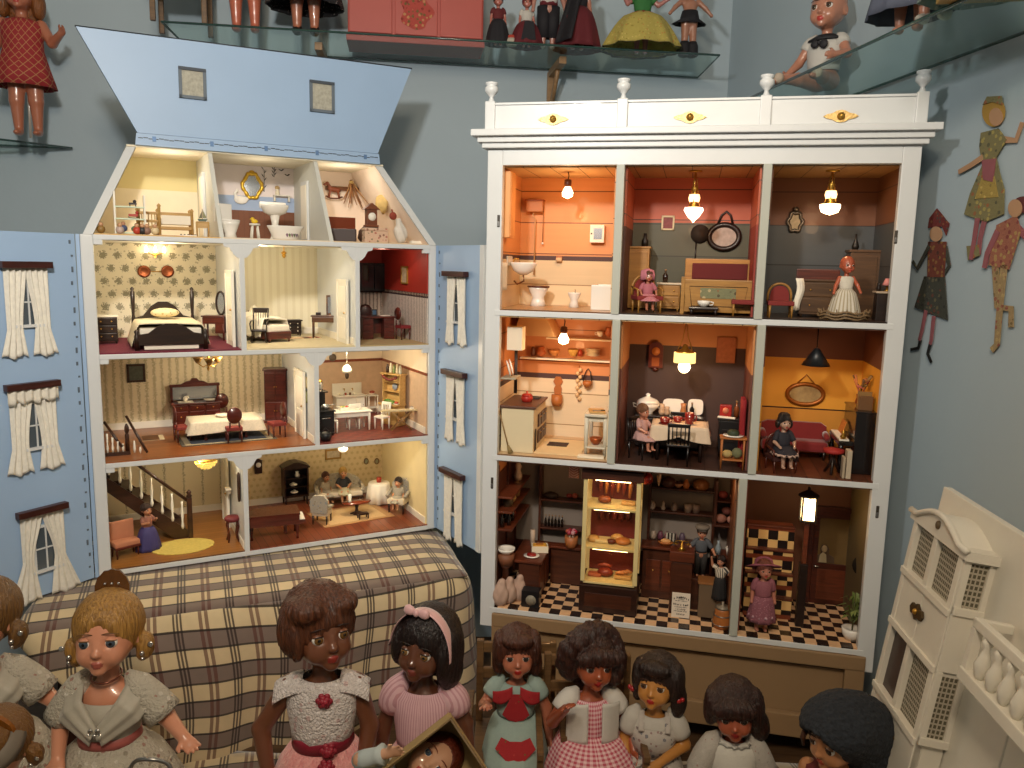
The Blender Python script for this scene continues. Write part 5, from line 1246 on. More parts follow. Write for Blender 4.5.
for i,x in enumerate((-.03,-.012,.002,.014)):single('mug',('cream','red-rimmed','brown','white')[i]+' cup on the white kitchen dresser','cup',sk.matrix_world@T((x,-.004,.0642)),MB().lathe([(.003,0),(.0038,.007),(.003,.007),(.0026,.002),(.0002,.0015)],(CREAM,mat('a8503a',.5),mat('6a4a34',.5),IVORY)[i],10).tube([(.0035,0,.0055),(.006,0,.004),(.0035,0,.002)],.0007,IVORY,5))
kt=table(on(H,353,431,z1)@T((-.002,.028,0)),'white kitchen table on the terracotta tiles',.118,.058,.056,KW,.004,.0042)
cr_=thing('fruit_crate','white crate on the kitchen table','crate',kt.matrix_world@T((-.008,.0,.0562)))
ob('crate_walls',MB().b2((-.02,-.012,0),(.02,.012,.002),KW).b2((-.02,-.012,.002),(-.018,.012,.01),KW).b2((.018,-.012,.002),(.02,.012,.01),KW).b2((-.018,-.012,.002),(.018,-.010,.01),KW).b2((-.018,.010,.002),(.018,.012,.01),KW),cr_)
for i in range(7):single('fruit',('yellow lemon','green pear','yellow banana end','small red apple','green apple','dark plum','yellow pear')[i]+' piled in the white crate on the kitchen table','fruit',cr_.matrix_world@T((-.014+.0047*i,.003*(-1)**i,.0075+.002*(i%2))),MB().sph((0,0,0),(.0045,.004,.004),mat(('d8b830','8a9a3a','d8c040','a8382a','7a9a3a','3a2430','cfb23a')[i],.4),8))
for px,py,r,lab in((353,428,PI,'white kitchen chair tucked in front of the table'),(382,428,-PI/2+.5,'white kitchen chair at the right end of the table'),(331,432,PI/2,'white kitchen chair at the left end of the table')):chair(on(H,px,py,z1,r),lab,KW,.034,.034,.04,None,'slat',name='kitchen_chair')
hu=thing('kitchen_hutch','yellow pine kitchen hutch against the right wall','hutch',H.at(.352,.165,z1+.0032,-1.15))
pb(hu,'base_cabinet',(0,0,.03),(.07,.03,.058),PINE,.001);pb(hu,'counter',(0,-.004,.061),(.076,.042,.004),PINE,.001);pb(hu,'back_panel',(0,.012,.105),(.068,.003,.086),PINE,0)
for sx in(-1,1):pb(hu,'side_panel',(sx*.0345,.004,.105),(.003,.022,.086),PINE,0)
pb(hu,'top_board',(0,.002,.149),(.08,.032,.004),PINE,.001);pb(hu,'shelf',(0,.004,.098),(.066,.02,.002),PINE,0);pb(hu,'shelf',(0,.004,.125),(.066,.02,.002),PINE,0)
for sx in(-1,1):q=pb(hu,'cabinet_door',(sx*.0165,-.016,.03),(.03,.002,.05),PINE,.001);ob('knob',MB().sph((sx*.004,-.018,.03),.0015,BRASS,6),q)
hM=hu.matrix_world
for i,x in enumerate((-.024,-.010,.004,.016,.028)):single('jar',('brown bottle','tall pale jar','green flask','cream jar','glass jar')[i]+' on top of the pine hutch','jar',hM@T((x,.002,.151)),MB().lathe([(.0045,0),(.005,.004),(.005,.014),(.0028,.019+.003*(i%3)),(.0028,.024+.004*(i%2))],(mat('3a2216',.3),CREAM,mat('7a8a5a',.3),mat('cfc0a0',.5),mat('b8b8a8',.2))[i],10))
single('garland','dark red garland draped across the pine hutch','garland',hM,MB().tube([(-.03+.006*i,-.014,.143-.01*math.sin(PI*i/10))for i in range(11)],[.003+.0015*(i%2)for i in range(11)],mat('6a2a22',.8,var=.4,sc=200),7))
single('cabbage','heap of green leaves on the counter of the pine hutch','vegetable',hM@T((.0,-.01,.0632)),MB().sph((-.01,0,.006),(.014,.01,.007),mat('4f7a34',.6,var=.3,sc=150),10).sph((.008,-.003,.005),(.012,.009,.006),mat('6a8a3a',.6,var=.3,sc=150),10))
single('tomatoes','small dish of red tomatoes on the hutch counter','dish',hM@T((.024,-.01,.0632)),MB().lathe([(.006,0),(.01,.003),(.0002,.002)],IVORY,10).sph((0,0,.005),(.007,.006,.004),mat('a83a22',.4),8))
single('wall_plate','small blue-grey plate standing in the pine hutch','plate',hM@T((0,.008,.111)),MB().lathe([(.0105,0),(.0095,.002),(.0002,.001)],mat('8a94a0',.3),16,M=RX(PI/2)))
ib=thing('ironing_board','folding wooden ironing board at the right of the kitchen','ironing board',on(H,402,430,z1,-.12)@T((0,.01,0)))
ob('board',MB().prism([(-.055,-.008),(.04,-.012),(.055,-.008),(.055,.008),(.04,.012),(-.055,.008),(-.06,0)],.054,.058,mat('c6b48c',.8),M=Matrix(((1,0,0,0),(0,0,1,0),(0,1,0,0),(0,0,0,1)))),ib)
for s in(-1,1):
 ob('leg',MB().tube([(s*.03,-.008,0),(-s*.03,-.008,.054)],.0022,OAK,6),ib);ob('leg',MB().tube([(s*.03,.008,0),(-s*.03,.008,.054)],.0022,OAK,6),ib)
single('flat_iron','tiny white iron on the folding ironing board','iron',ib.matrix_world@T((.03,0,.0582)),MB().prism([(-.006,0),(.006,0),(.006,.004),(-.004,.004)],-.003,.003,IVORY).tube([(-.003,0,.004),(-.002,0,.007),(.004,0,.007),(.004,0,.004)],.0009,STEEL,5))
so=thing('kitchen_stove','black iron kitchen range at the left of the kitchen','stove',H.at(.128,.115,z1+.0032,.1))
BK2=mat('1d1c1d',.4,.3,coat=.3);pb(so,'oven_body',(0,0,.038),(.05,.07,.056),BK2,.002);legs4(so,.042,.06,.012,.004,BK2,name='foot');pb(so,'hob',(0,0,.068),(.056,.078,.004),BK2,.001);pb(so,'splash_back',(0,.033,.092),(.05,.006,.046),BK2,.002);pb(so,'warming_shelf',(0,.026,.112),(.054,.024,.004),BK2,.001)
q=pb(so,'oven_door',(0,-.036,.04),(.036,.003,.034),BK2,.001);ob('door_handle',MB().tube([(-.012,-.04,.05),(.012,-.04,.05)],.0012,SILV,6),q)
single('coffee_pot','silver pot with brass lid on the black range shelf','pot',so.matrix_world@T((.004,.026,.1142)),MB().lathe([(.012,0),(.013,.012),(.011,.026),(.006,.03)],SILV,14).lathe([(.012,.026),(.008,.031),(.002,.035)],BRASS,14))
single('saucepan','small steel pan on the black kitchen range','pan',so.matrix_world@T((.01,-.012,.0702)),MB().lathe([(.009,0),(.01,.012),(.009,.012),(.0085,.002),(.0002,.002)],STEEL,14).tube([(.009,0,.01),(.024,-.004,.012)],.0012,STEEL,6))
single('coal_scuttle','dark round scuttle on the tiles before the black range','bucket',H.at(.118,.03,z1+.0032),MB().lathe([(.012,0),(.016,.012),(.0145,.022),(.013,.022),(.0002,.006)],BK2,14).tube([(-.014,0,.02),(0,0,.034),(.014,0,.02)],.001,BK2,6))
cs=thing('shelf_trolley','small white stand with a red plant beside the kitchen dresser','stand',H.at(hx(372,410,D_-.024),D_-.025,z1+.0032));pb(cs,'top',(0,0,.058),(.034,.03,.003),KW);pb(cs,'shelf',(0,0,.02),(.03,.026,.002),KW);legs4(cs,.028,.024,.057,.002,KW)
single('red_flowers','dish of red flowers on the small white kitchen stand','flowers',cs.matrix_world@T((0,0,.06)),MB().lathe([(.006,0),(.009,.005),(.0002,.003)],IVORY,10).sph((0,0,.008),(.009,.007,.005),mat('a8503a',.7,var=.4,sc=300),10))
ck=thing('wall_clock','round kitchen wall clock','clock',wallM(H,332.5,357.5,D_));ob('clock_rim',MB().lathe([(.0105,0),(.0115,.003),(.0095,.004)],mat('6a5a4a',.4),20,M=RX(PI/2)),ck);ob('clock_face',MB().lathe([(.0096,.0005),(.0096,.0022),(.0002,.0022)],mat('c8b49a',.5),20,M=RX(PI/2)),ck);ob('clock_hand',MB().b2((-.0005,-.003,0),(.0005,-.0024,.007),BLACK).b2((0,-.003,-.0004),(.005,-.0024,.0006),BLACK),ck)
hp=H.y(347,372,.14);ol=thing('hanging_oil_lamp','white globe oil lamp hanging in the kitchen','lamp',H.at(hp.x,.14,z2-.030))
ob('hanging_rod',MB().tube([(0,0,.0175),(0,0,-.03)],.0009,SILV,6).tube([(-.011,0,-.05),(0,0,-.03),(.011,0,-.05)],.0008,SILV,5),ol);ob('globe_shade',MB().lathe([(.004,-.034),(.011,-.041),(.0145,-.05),(.013,-.056),(.011,-.056),(.012,-.05),(.003,-.036)],mat('efe6d2',.3,coat=.5),16),ol);ob('oil_font',MB().lathe([(.002,-.074),(.005,-.07),(.006,-.062),(.003,-.056),(.006,-.054)],mat('5a4a3a',.3,.5),12),ol)
sw=thing('staircase','dark staircase with white balusters climbing left in the hall','staircase',H.at(0,0,z0+.0032))
def hq(px,py,y):p=H.y(px,py,y);return V(p.x,y,p.z-.0032)
f0,f1=hq(190,523,.16),hq(117,470,.16);n=10
zt=z1-.016-z0
run0,run1=f0.x-.01,f0.x-.255
stepm=MB()
for i in range(n):
 xa=run0+(run1-run0)*i/n;xb=run0+(run1-run0)*(i+1)/n;zb=zt*(i+1)/n
 mb=MB().b2((xb-.003,.165,zb-.006),(xa,.265,zb),DW2,.0006).b2((xa-.003,.165,zb-zt/n),(xa,.265,zb-.004),DW2);ob('step',mb,sw)
str_=[(run0+.004,0),(run0+.004,.02),(run1,zt),(run1,zt-.034),(run0-.028,0)]
ob('stringer',MB().prism(str_,.158,.165,DW2),sw);ob('stringer',MB().prism(str_,.262,.268,DW2),sw)
ob('underside',MB().prism([(run0-.02,.0),(run1,zt-.022),(run1,zt-.03),(run0-.03,0)],.165,.262,mat('3a2216',.6)),sw)
ob('newel_post',MB().b2((run0+.004,.152,0),(run0+.016,.166,.108),DW2,.001).lathe([(.005,.108),(.008,.112),(.004,.117),(.007,.122),(.001,.129)],DW2,10,c=(run0+.01,.159,0)),sw)
ob('handrail',MB().tube([(run0+.008,.158,.098),(run1+.09,.158,zt*.64+.098)],.0042,DW2,8),sw)
for i in range(8):
 x=run0-.008-.0235*i;zb=zt*(-(x-run0)/(run0-run1))+.018
 if zb+.06<zt+.02:ob('baluster',MB().lathe([(.0022,0),(.0042,.008),(.0022,.02),(.0042,.042),(.002,.062),(.003,.074)],WPAINT,8,c=(x,.158,zb)),sw)
se=thing('bench_settee','peach upholstered settee at the left of the hall','settee',H.at(-.366,.085,z0+.0032,.35))
PEA=mat('b87a5a',.8,var=.1,sc=60);pb(se,'seat',(0,0,.034),(.06,.036,.014),PEA,.004);pb(se,'backrest',(0,.02,.06),(.06,.008,.05),PEA,.004);legs4(se,.05,.028,.028,.003,MAHOG);pb(se,'seat_rail',(0,-.002,.026),(.06,.036,.006),MAHOG,.001)
rug(on(H,183,546,z0),'oval yellow crocheted rug on the hall floor',.148,.112,mat('c9b45c',.95,var=.2,sc=120,bump=.6,bs=200),ellipse=True)
hs_=thing('plant_stool','mahogany plant stool with dark red seat in the hall','stool',on(H,233,540,z0));ob('seat',MB().lathe([(.012,.052),(.019,.056),(.02,.062),(.016,.066),(.0002,.067)],mat('6a2226',.6,var=.1),18),hs_)
for i in range(4):a=PI/4+i*PI/2;ob('leg',MB().tube([(.015*math.cos(a),.015*math.sin(a),.054),(.018*math.cos(a),.018*math.sin(a),.04),(.013*math.cos(a),.013*math.sin(a),.018),(.018*math.cos(a),.018*math.sin(a),0)],.0024,MAHOG,6),hs_)
hp=H.y(206,462,.13);cl=thing('crystal_chandelier','glowing gold bead chandelier in the hall','chandelier',H.at(hp.x,.13,hzz(206,458.5,.13)));ob('crown',MB().lathe([(.001,z1-.0125-hzz(206,458.5,.13)),(.001,-.0005),(.026,-.001),(.027,-.004),(.024,-.005)],BRASS,20),cl)
for j,(r,zc)in enumerate(((.025,-.009),(.02,-.016),(.012,-.022))):ob('bead_string',MB().tube([(r*math.cos(a),r*math.sin(a),zc+.002*math.cos(a*8))for a in[2*PI*i/40 for i in range(41)]],.0028,mat('d8b040',.2,.4,emit=(1,.65,.15,1),es=.9),6,cap=False),cl)
mr=oval(sideM(H,240,487,-.1),'tall dark mirror on the hall partition',.008,.036,DW2,MIRR,name='hall_mirror',cat='mirror',wd=.003)
sh_=single('wall_shelf','small white shelf beside the hall door','shelf',H.at(H.x(226,482,-.105).x,.16,H.x(226,482,-.105).z,-PI/2),MB().b2((-.014,-.014,0),(.014,0,.003),WPAINT).prism([(-.01,0),(.01,0),(0,-.014)],-.008,0,WPAINT))
gp=thing('grand_piano','red-brown grand piano at the left of the living room','piano',on(H,281,536,z0,PI/2+.1)@T((0,-.012,0))@RZ(0))
PIA=wood('6a2a1c','3c140c',.25,1.2,coat=.4)
gp.matrix_world=H.at(hx(275,525,.06),.075,z0+.0032,-.12)@SCL(1.25)
out=[(.05,-.03),(.05,.03),(.02,.034),(-.015,.030),(-.04,.022),(-.058,.004),(-.062,-.02),(-.055,-.03)]
FLIP=Matrix(((1,0,0,0),(0,0,1,0),(0,1,0,0),(0,0,0,1)))
ob('case',MB().prism(out,.032,.052,PIA,M=FLIP),gp);ob('lid',MB().prism([(x*1.03,y*1.04)for x,y in out],.0525,.056,PIA,M=FLIP),gp)
kb=ob('keyboard_shelf',MB().b2((.048,-.028,.032),(.062,.028,.04),PIA),gp);ob('keys',MB().b2((.05,-.026,.04),(.0615,.026,.0415),IVORY),kb)
for x,y in((.046,-.024),(.046,.024),(-.046,-.012)):ob('leg',MB().lathe([(.003,0),(.002,.006),(.0045,.028),(.005,.033)],PIA,10,c=(x,y,0)),gp)
ob('pedal_lyre',MB().b2((.02,-.004,.006),(.026,.004,.033),PIA),gp)
chn=thing('china_cabinet','dark arched china cabinet in the living room','cabinet',H.at(hx(295,490,D_-.03),D_-.032,z0+.0032))
CAB=wood('3a1a10','1c0b06',.3)
ob('carcass',MB().b2((-.036,-.022,.03),(-.032,.022,.115),CAB).b2((.032,-.022,.03),(.036,.022,.115),CAB).b2((-.032,.018,.03),(.032,.022,.115),mat('241410',.5)).b2((-.036,-.022,.026),(.036,.022,.032),CAB),chn);ob('arched_top',MB().prism([(-.04,.113),(.04,.113),(.04,.118),(.02,.127),(.008,.131),(-.008,.131),(-.02,.127),(-.04,.118)],-.024,.024,CAB),chn);legs4(chn,.062,.036,.028,.0035,CAB)
for z in(.055,.082):pb(chn,'shelf',(0,0,z),(.064,.034,.002),CAB,0)
for x,z in((-.006,.056),(.006,.083),(-.004,.033)):single('china_piece',{.056:'white tureen on the middle shelf of the china cabinet',.083:'white jug on the top shelf of the china cabinet',.033:'cream bowl on the bottom shelf of the china cabinet'}[z],'china',chn.matrix_world@T((x,-.004,z+.0002)),MB().lathe([(.005,0),(.012,.004),(.012,.006),(.006,.009),(.002,.012)]if z!=.083 else[(.006,0),(.008,.006),(.004,.012),(.006,.017),(.004,.017),(.0002,.004)],IVORY,14))
rug(on(H,352,515,z0,.1)@T((.0,.01,0)),'beige bordered rug under the living room seats',.21,.15,drug('c9a878','b0885a','a87c50'))
TAPE=sprig('a9a08e',['7d8a90','8a7a5a','b8ac94'],160,.3)
sf=thing('sofa','camel-back sofa with tapestry cover in the living room','sofa',on(H,341,505,z0,-.1)@T((0,.028,0))@SCL(1.15))
pb(sf,'seat',(0,0,.03),(.118,.042,.014),mat('cfc2a8',.8,var=.06),.005);ob('backrest',MB().prism([(-.06,.03),(.06,.03),(.06,.05)]+[(.06*math.cos(a),.05+.028*math.sin(a))for a in[PI*i/14 for i in range(1,14)]]+[(-.06,.05)],.016,.026,TAPE),sf)
for sx in(-1,1):ob('arm',MB().tube([(sx*.058,-.02,.036),(sx*.06,-.012,.046),(sx*.058,.02,.05)],.0048,TAPE,8),sf)
pb(sf,'seat_rail',(0,-.002,.021),(.12,.042,.006),CAB,.001);legs4(sf,.108,.034,.02,.003,CAB)
ct=thing('coffee_table','oval red-brown coffee table in the living room','table',on(H,358,515,z0)@T((.0,.012,0)));ob('table_top',MB().lathe([(.04,.036),(.042,.038),(.042,.04),(.0002,.0405)],wood('8a3a20','5a2212',.25),28,sy=.55),ct);ob('pedestal',MB().lathe([(.014,0),(.006,.006),(.004,.02),(.008,.036)],CAB,12),ct)
for i in range(3):a=i*2.09+.4;ob('foot',MB().tube([(0,0,.01),(.02*math.cos(a),.016*math.sin(a),0.002)],.003,CAB,6),ct)
single('glass_vase','tall clear glass vase on the oval coffee table','vase',ct.matrix_world@T((-.02,0,.0408)),MB().lathe([(.006,0),(.004,.004),(.006,.022),(.0052,.022),(.0034,.005),(.0002,.004)],mat('d8d8cc',.1,var=0,coat=.5),12))
def wing(M,label,m):
 t=thing('armchair',label,'armchair',M);pb(t,'seat',(0,-.002,.028),(.04,.038,.014),mat('cfc2a8',.8,var=.06),.004);ob('backrest',MB().prism([(-.02,.03),(.02,.03),(.022,.062),(.012,.074),(-.012,.074),(-.022,.062)],.014,.022,m),t)
 for sx in(-1,1):ob('arm',MB().tube([(sx*.021,-.016,.04),(sx*.022,.016,.048)],.004,m,8),t)
 legs4(t,.034,.03,.022,.0026,CAB);return t
wing(on(H,322,522,z0,PI-.6)@SCL(1.15),'grey tapestry armchair turned away before the sofa',TAPE);wc=wing(on(H,397,512,z0,-.75)@T((0,.012,0))@SCL(1.3),'tapestry armchair with a reclining doll at the right of the living room',TAPE)
ft=table(on(H,363,518,z0),'small dark footstool under the coffee table',.03,.02,.018,CAB,.004,.0025,name='footstool',cat='stool',apron=False)
rt=thing('round_side_table','round table under a long white cloth in the living room corner','table',on(H,379,501,z0,0,.0032,.04)@SCL(1.2));ob('table_top',MB().lathe([(.024,.048),(.024,.05),(.0002,.05)],WPAINT,20),rt);ob('leg',MB().lathe([(.012,0),(.004,.006),(.004,.048)],WPAINT,10),rt)
single('round_tablecloth','white floor-length cloth on the round corner table','tablecloth',rt.matrix_world,MB().lathe([(.0002,.0528),(.025,.0528),(.027,.05),(.029,.03,.05),(.0325,.003,.09),(.031,.003,.09),(.0275,.03,.05),(.0255,.0502),(.0002,.0505)],LIN,48,nf=9,cap=False))
single('red_pot','small red pot on the white round table','pot',rt.matrix_world@T((0,0,.0532)),MB().lathe([(.006,0),(.007,.008),(.0055,.013),(.0002,.012)],mat('a83a24',.4),12))
picture(wallM(H,333,454,D_),'gold-framed landscape above the living room sofa',.05,.032,mat('a8803c',.4,.5),ART2,t_=.005)
for i,px in enumerate((366,376.5)):oval(wallM(H,px,461,D_),('left','right')[i]+' small oval portrait of the pair on the living room wall',.0065,.009,mat('7a5a34',.4,.4),ART1,wd=.0016)
ck=thing('wall_clock','dark pendulum wall clock near the living room partition','clock',wallM(H,258,466,D_));ob('clock_case',MB().b2((-.011,-.008,-.022),(.011,0,.016),CAB,.002).prism([(-.013,.016),(.013,.016),(0,.024)],-.009,0,CAB),ck);ob('clock_face',MB().lathe([(.0075,0),(.0075,.001),(.0002,.001)],IVORY,16,M=T((0,-.008,.005))@RX(PI/2)),ck)
hp=H.y(343,450,.13);pl=thing('glass_pendant','white glass bead pendant on the living room ceiling','lamp',H.at(hp.x,.13,hzz(343,446,.13)));ob('shade',MB().lathe([(.001,z1-.0125-hzz(343,446,.13)),(.002,0),(.013,-.006),(.014,-.01),(.008,-.016),(.001,-.018)],mat('f0e8d4',.2,emit=(1,.85,.6,1),es=1.2),14),pl)
sx_=thing('nursery_shelf','tall white open shelf of toys in the attic nursery','shelf unit',H.at(hx(130,225,.045),.045,z3+.0032))
for x in(-.03,.032):pb(sx_,'upright',(x,.008,.045 if x>0 else .048),(.004,.02,.09 if x>0 else .096),WPAINT,0)
for z in(.004,.035,.062):pb(sx_,'shelf',(.001,.008,z),(.062,.022,.003),mat('cfe0c8',.6),0)
TOY=['a83a2a','2a2a34','3a4a7a','c9b03a','5a7a4a','b86a3a','6a3a5a']
def toy(px,py,k,y,r,col,lab,shape=0):
 p=H.y(px,py,y);M=H.at(p.x,y,z3+.0032)
 mb=MB()
 if shape==0:mb.sph((0,0,r),(r,r*.8,r),mat(col,.5,var=.2,sc=200),10).sph((0,-.002,r*2.2),r*.55,mat('c99a74',.5),8)
 elif shape==1:mb.box((0,0,r*.8),(r*2,r*1.4,r*.7),mat(col,.5,var=.2,sc=200),.001).sph((-r*.7,0,r*1.6),r*.5,mat(col,.5),8).tube([(-r,0,.0008),(r,0,.0008)],.001,OAK,5)
 else:mb.sph((0,0,r),r,mat(col,.4,var=.15,sc=150),12)
 return single('toy',lab,'toy',M,mb)
SM=sx_.matrix_world
single('toy','dark toy figures on the upper shelf of the nursery','toy',SM@T((.008,.004,.0637)),MB().box((0,0,.006),(.016,.008,.004),mat('2a2224',.5)).sph((.004,0,.011),.004,mat('2a2224',.5),8).tube([(-.006,0,0),(-.006,0,.006)],.0012,mat('2a2224',.5),5).tube([(.006,0,0),(.006,0,.006)],.0012,mat('2a2224',.5),5))
single('toy','red rocking toy on the middle nursery shelf','toy',SM@T((.008,.004,.0367)),MB().box((0,0,.007),(.02,.008,.006),mat('a83a2a',.5),.001).sph((.008,0,.013),.004,mat('a83a2a',.5),8).tube([(-.011,0,.003),(-.006,0,.001),(.006,0,.001),(.011,0,.003)],.0012,mat('3a4a34',.5),6))
single('toy','blue rag doll on the lowest nursery shelf','toy',SM@T((-.014,.002,.0057)),MB().sph((0,0,.008),(.009,.007,.008),mat('4a5474',.6,var=.2,sc=100),10).sph((0,0,.018),.005,mat('b98a6a',.6),8))
single('toy','green toy on the lowest nursery shelf','toy',SM@T((.01,.002,.0057)),MB().sph((0,0,.007),(.008,.007,.007),mat('5a7a5a',.6),10).sph((.003,-.002,.016),.0045,mat('3a3a3a',.6),8))
ctb=thing('baby_cot','pale wooden cot with white bedding in the attic nursery','cot',H.at(hx(165,222,.13),.13,z3+.0032)@SCL(1.18));pb(ctb,'mattress',(.02,0,.03),(.058,.036,.012),LIN,.003)
for x in(-.05,-.012,.05):ob('cot_post',MB().lathe([(.0028,0),(.0028,.05 if x!=-.012 else .058),(.004,.053 if x!=-.012 else .061),(.001,.057 if x!=-.012 else .065)],PINE,8,c=(x,-.018,0)),ctb);ob('cot_post',MB().lathe([(.0028,0),(.0028,.05),(.004,.053),(.001,.057)],PINE,8,c=(x,.018,0)),ctb)
for y in(-.018,.018):ob('side_rail',MB().b2((-.05,y-.0015,.044),(.05,y+.0015,.048),PINE).b2((-.05,y-.0015,.014),(.05,y+.0015,.02),PINE).b2((-.05,y-.001,.028),(-.012,y+.001,.032),PINE),ctb)
for i in range(6):ob('cot_bar',MB().tube([(-.044+.006*i,-.018,.02),(-.044+.006*i,-.018,.045)],.0011,PINE,5),ctb)
pb(ctb,'bed_sheet',(.02,-.019,.033),(.054,.002,.018),LIN,.0006)
xy=thing('toy_xylophone','black and white striped toy keyboard on the nursery floor','toy',on(H,188,230,z3,-.1)@T((0,.006,0)))
ob('board',MB().b2((-.019,-.010,0),(.019,.010,.003),IVORY),xy)
for i in range(5):pb(xy,'black_bar',(-.0155+.0078*i,0,.004),(.0036,.02,.002),BLACK,0)
stt=table(on(H,203,232,z3,-.1)@T((0,.008,0)),'small pine stool table under the toy sailing boat',.03,.022,.036,PINE,.003,.0024)
bo=thing('toy_sailboat','toy sailing boat on the pine stool table in the nursery','toy',stt.matrix_world@T((0,0,.0362)));ob('hull',MB().prism([(-.011,.006),(.012,.006),(.007,0),(-.008,0)],-.003,.003,mat('4a5a4a',.5)),bo);ob('mast',MB().tube([(0,0,.005),(0,0,.03)],.0007,OAK,5),bo);ob('sail',MB().prism([(.001,.008),(.010,.008),(.001,.028)],-.0005,.0005,mat('8a8a64',.7)).prism([(-.001,.008),(-.008,.008),(-.001,.024)],-.0005,.0005,mat('6a6a50',.7)),bo)
for px,py,col,lab,shp in((137,233.5,'b8412e','red plush toy on the nursery floor',0),(147,233.5,'8a6a5a','brown plush animal on the nursery floor',0),(155,234,'d8c49a','cream plush animal before the cot',0),(142,226,'2a2a2a','black toy cat beside the nursery shelf',0),(120,233,'b8a49a','grey toy at the foot of the nursery shelf',0),(101,232,'8a6a34','tan teddy in the nursery corner under the slope',0)):
 p=H.z(px,py,z3+.0032);toy(px,py-2,3,.022,.009,col,lab,shp)
rug(on(H,170,234,z3)@T((0,.004,0)),'pale pink rug on the nursery floor',.06,.016,mat('cfa898',.9,var=.15,sc=100))
DB=HD-.0065
p=H.y(257,182,DB)
mi=thing('gilt_mirror','ornate gilt mirror on the attic bathroom wall','mirror',wallM(H,252,186,DB));GI=mat('d8ae3a',.3,.6,.2,80)
pts=[(.024*math.cos(a)*(1+.12*math.cos(4*a)),-.003,.034*math.sin(a)*(1+.06*math.cos(6*a)))for a in[2*PI*i/48 for i in range(49)]]
ob('mirror_frame',MB().tube(pts,[.004+.0018*abs(math.sin(i*.9))for i in range(49)],GI,7,cap=False).sph((0,-.003,.037),(.008,.003,.006),GI,8),mi);ob('mirror_glass',MB().prism([(q[0]*.97,q[2]*.97)for q in reversed(pts[:-1])],-.002,-.0005,MIRR),mi)
def decal_branch(px,py,h,lab):
 t=MB()
 for i in range(7):z=-h/2+h*i/6;t.prism([(0,z),(.004*(1 if i%2 else-1),z+.004),(.0075*(1 if i%2 else-1),z+.010),(.0025*(1 if i%2 else-1),z+.006)],-.0008,0,BLACK)
 t.tube([(0,-.0006,-h/2),(.001,-.0006,h/2)],.0006,BLACK,5);return single('reed_decal',lab,'decal',wallM(H,px,py,DB),t)
decal_branch(264,181,.06,'tall black reed painted right of the gilt mirror');decal_branch(274,172,.03,'short black reed painted above the white wall shelf')
for px,py,lab in((281,170,'left black painted bird on the attic bathroom wall'),(287,175,'lower black painted bird on the attic bathroom wall'),(285,167,'upper black painted bird on the attic bathroom wall')):single('bird_decal',lab,'decal',wallM(H,px,py,DB),MB().prism([(-.008,.002),(-.003,.002),(0,-.001),(.004,.003),(.009,.002),(.002,-.003),(-.002,-.002)][::-1],-.0008,0,BLACK))
sw_=SDF().ell((0,0,.013),(.018,.004,.011),.004).cap((-.012,0,.016),(-.016,0,.03),.0045,.0035,.006).cap((-.016,0,.03),(-.010,0,.039),.0033,.003,.003).cap((-.010,0,.039),(-.006,0,.034),.0035,.002,.002).ell((.013,0,.017),(.009,.003,.005),.004)
so_=bpy.data.objects.new('swan_plaque',sdf_mesh('swan',sw_.build(.0009),[mat('f0ece4',.6)]));COL.objects.link(so_);so_.matrix_world=wallM(H,241,200,DB,.004)@T((0,0,-.013));tag(so_,'white swan plaque on the attic bathroom wall','plaque')
sv=thing('wall_shelf','white bracket shelf on the attic bathroom wall','shelf',wallM(H,281,196,DB));pb(sv,'shelf_board',(0,-.009,0),(.048,.018,.003),WPAINT)
for sx in(-1,1):ob('bracket',MB().b2((sx*.02-.002,-.012,-.016),(sx*.02+.002,0,-.0015),WPAINT),sv)
vs_=thing('flower_vase','small cream vase of dried flowers on the white wall shelf','vase',sv.matrix_world@T((-.012,-.009,.0017)));ob('vase_body',MB().lathe([(.005,0),(.006,.006),(.004,.013),(.005,.016)],CREAM,10),vs_);ob('dried_flowers',MB().sph((0,0,.02),(.007,.005,.006),mat('b89a6a',.8,var=.4,sc=300),10),vs_)
PORC=mat('ece7dd',.2,coat=.5,var=.02)
ba=thing('pedestal_basin','white pedestal washbasin in the attic bathroom','washbasin',H.at(hx(275,222,.2),.2,z3+.0032)@SCL((hzz(275,204,.2)-z3)/.068));ob('pedestal',MB().lathe([(.012,0),(.008,.006),(.006,.03),(.009,.046)],PORC,14),ba);ob('basin',MB().lathe([(.008,.044),(.02,.05),(.025,.06),(.025,.064),(.022,.064),(.014,.054),(.0002,.052)],PORC,20,sy=.75),ba);pb(ba,'splash_back',(0,.017,.064),(.048,.005,.012),PORC,.002)
to=thing('toilet','white toilet with cistern at the left of the attic bathroom','toilet',H.at(hx(230,226,.05),.05,z3+.0032,.5)@SCL(1.3));ob('bowl',MB().lathe([(.012,0),(.010,.008),(.016,.024),(.018,.03),(.014,.03),(.0002,.02)],PORC,18),to);pb(to,'cistern',(0,.02,.045),(.032,.014,.036),PORC,.003);ob('toilet_seat',MB().lathe([(.011,.030),(.018,.030),(.018,.033),(.011,.033)],PORC,18,cap=False),to)
sl=thing('white_stool','white stool with a yellow duck beside the bath','stool',on(H,255,234,z3));ob('seat',MB().lathe([(.013,.032),(.013,.036),(.0002,.036)],WPAINT,16),sl)
for i in range(4):a=PI/4+i*PI/2;ob('leg',MB().tube([(.008*math.cos(a),.008*math.sin(a),.033),(.012*math.cos(a),.012*math.sin(a),0)],.0022,WPAINT,6),sl)
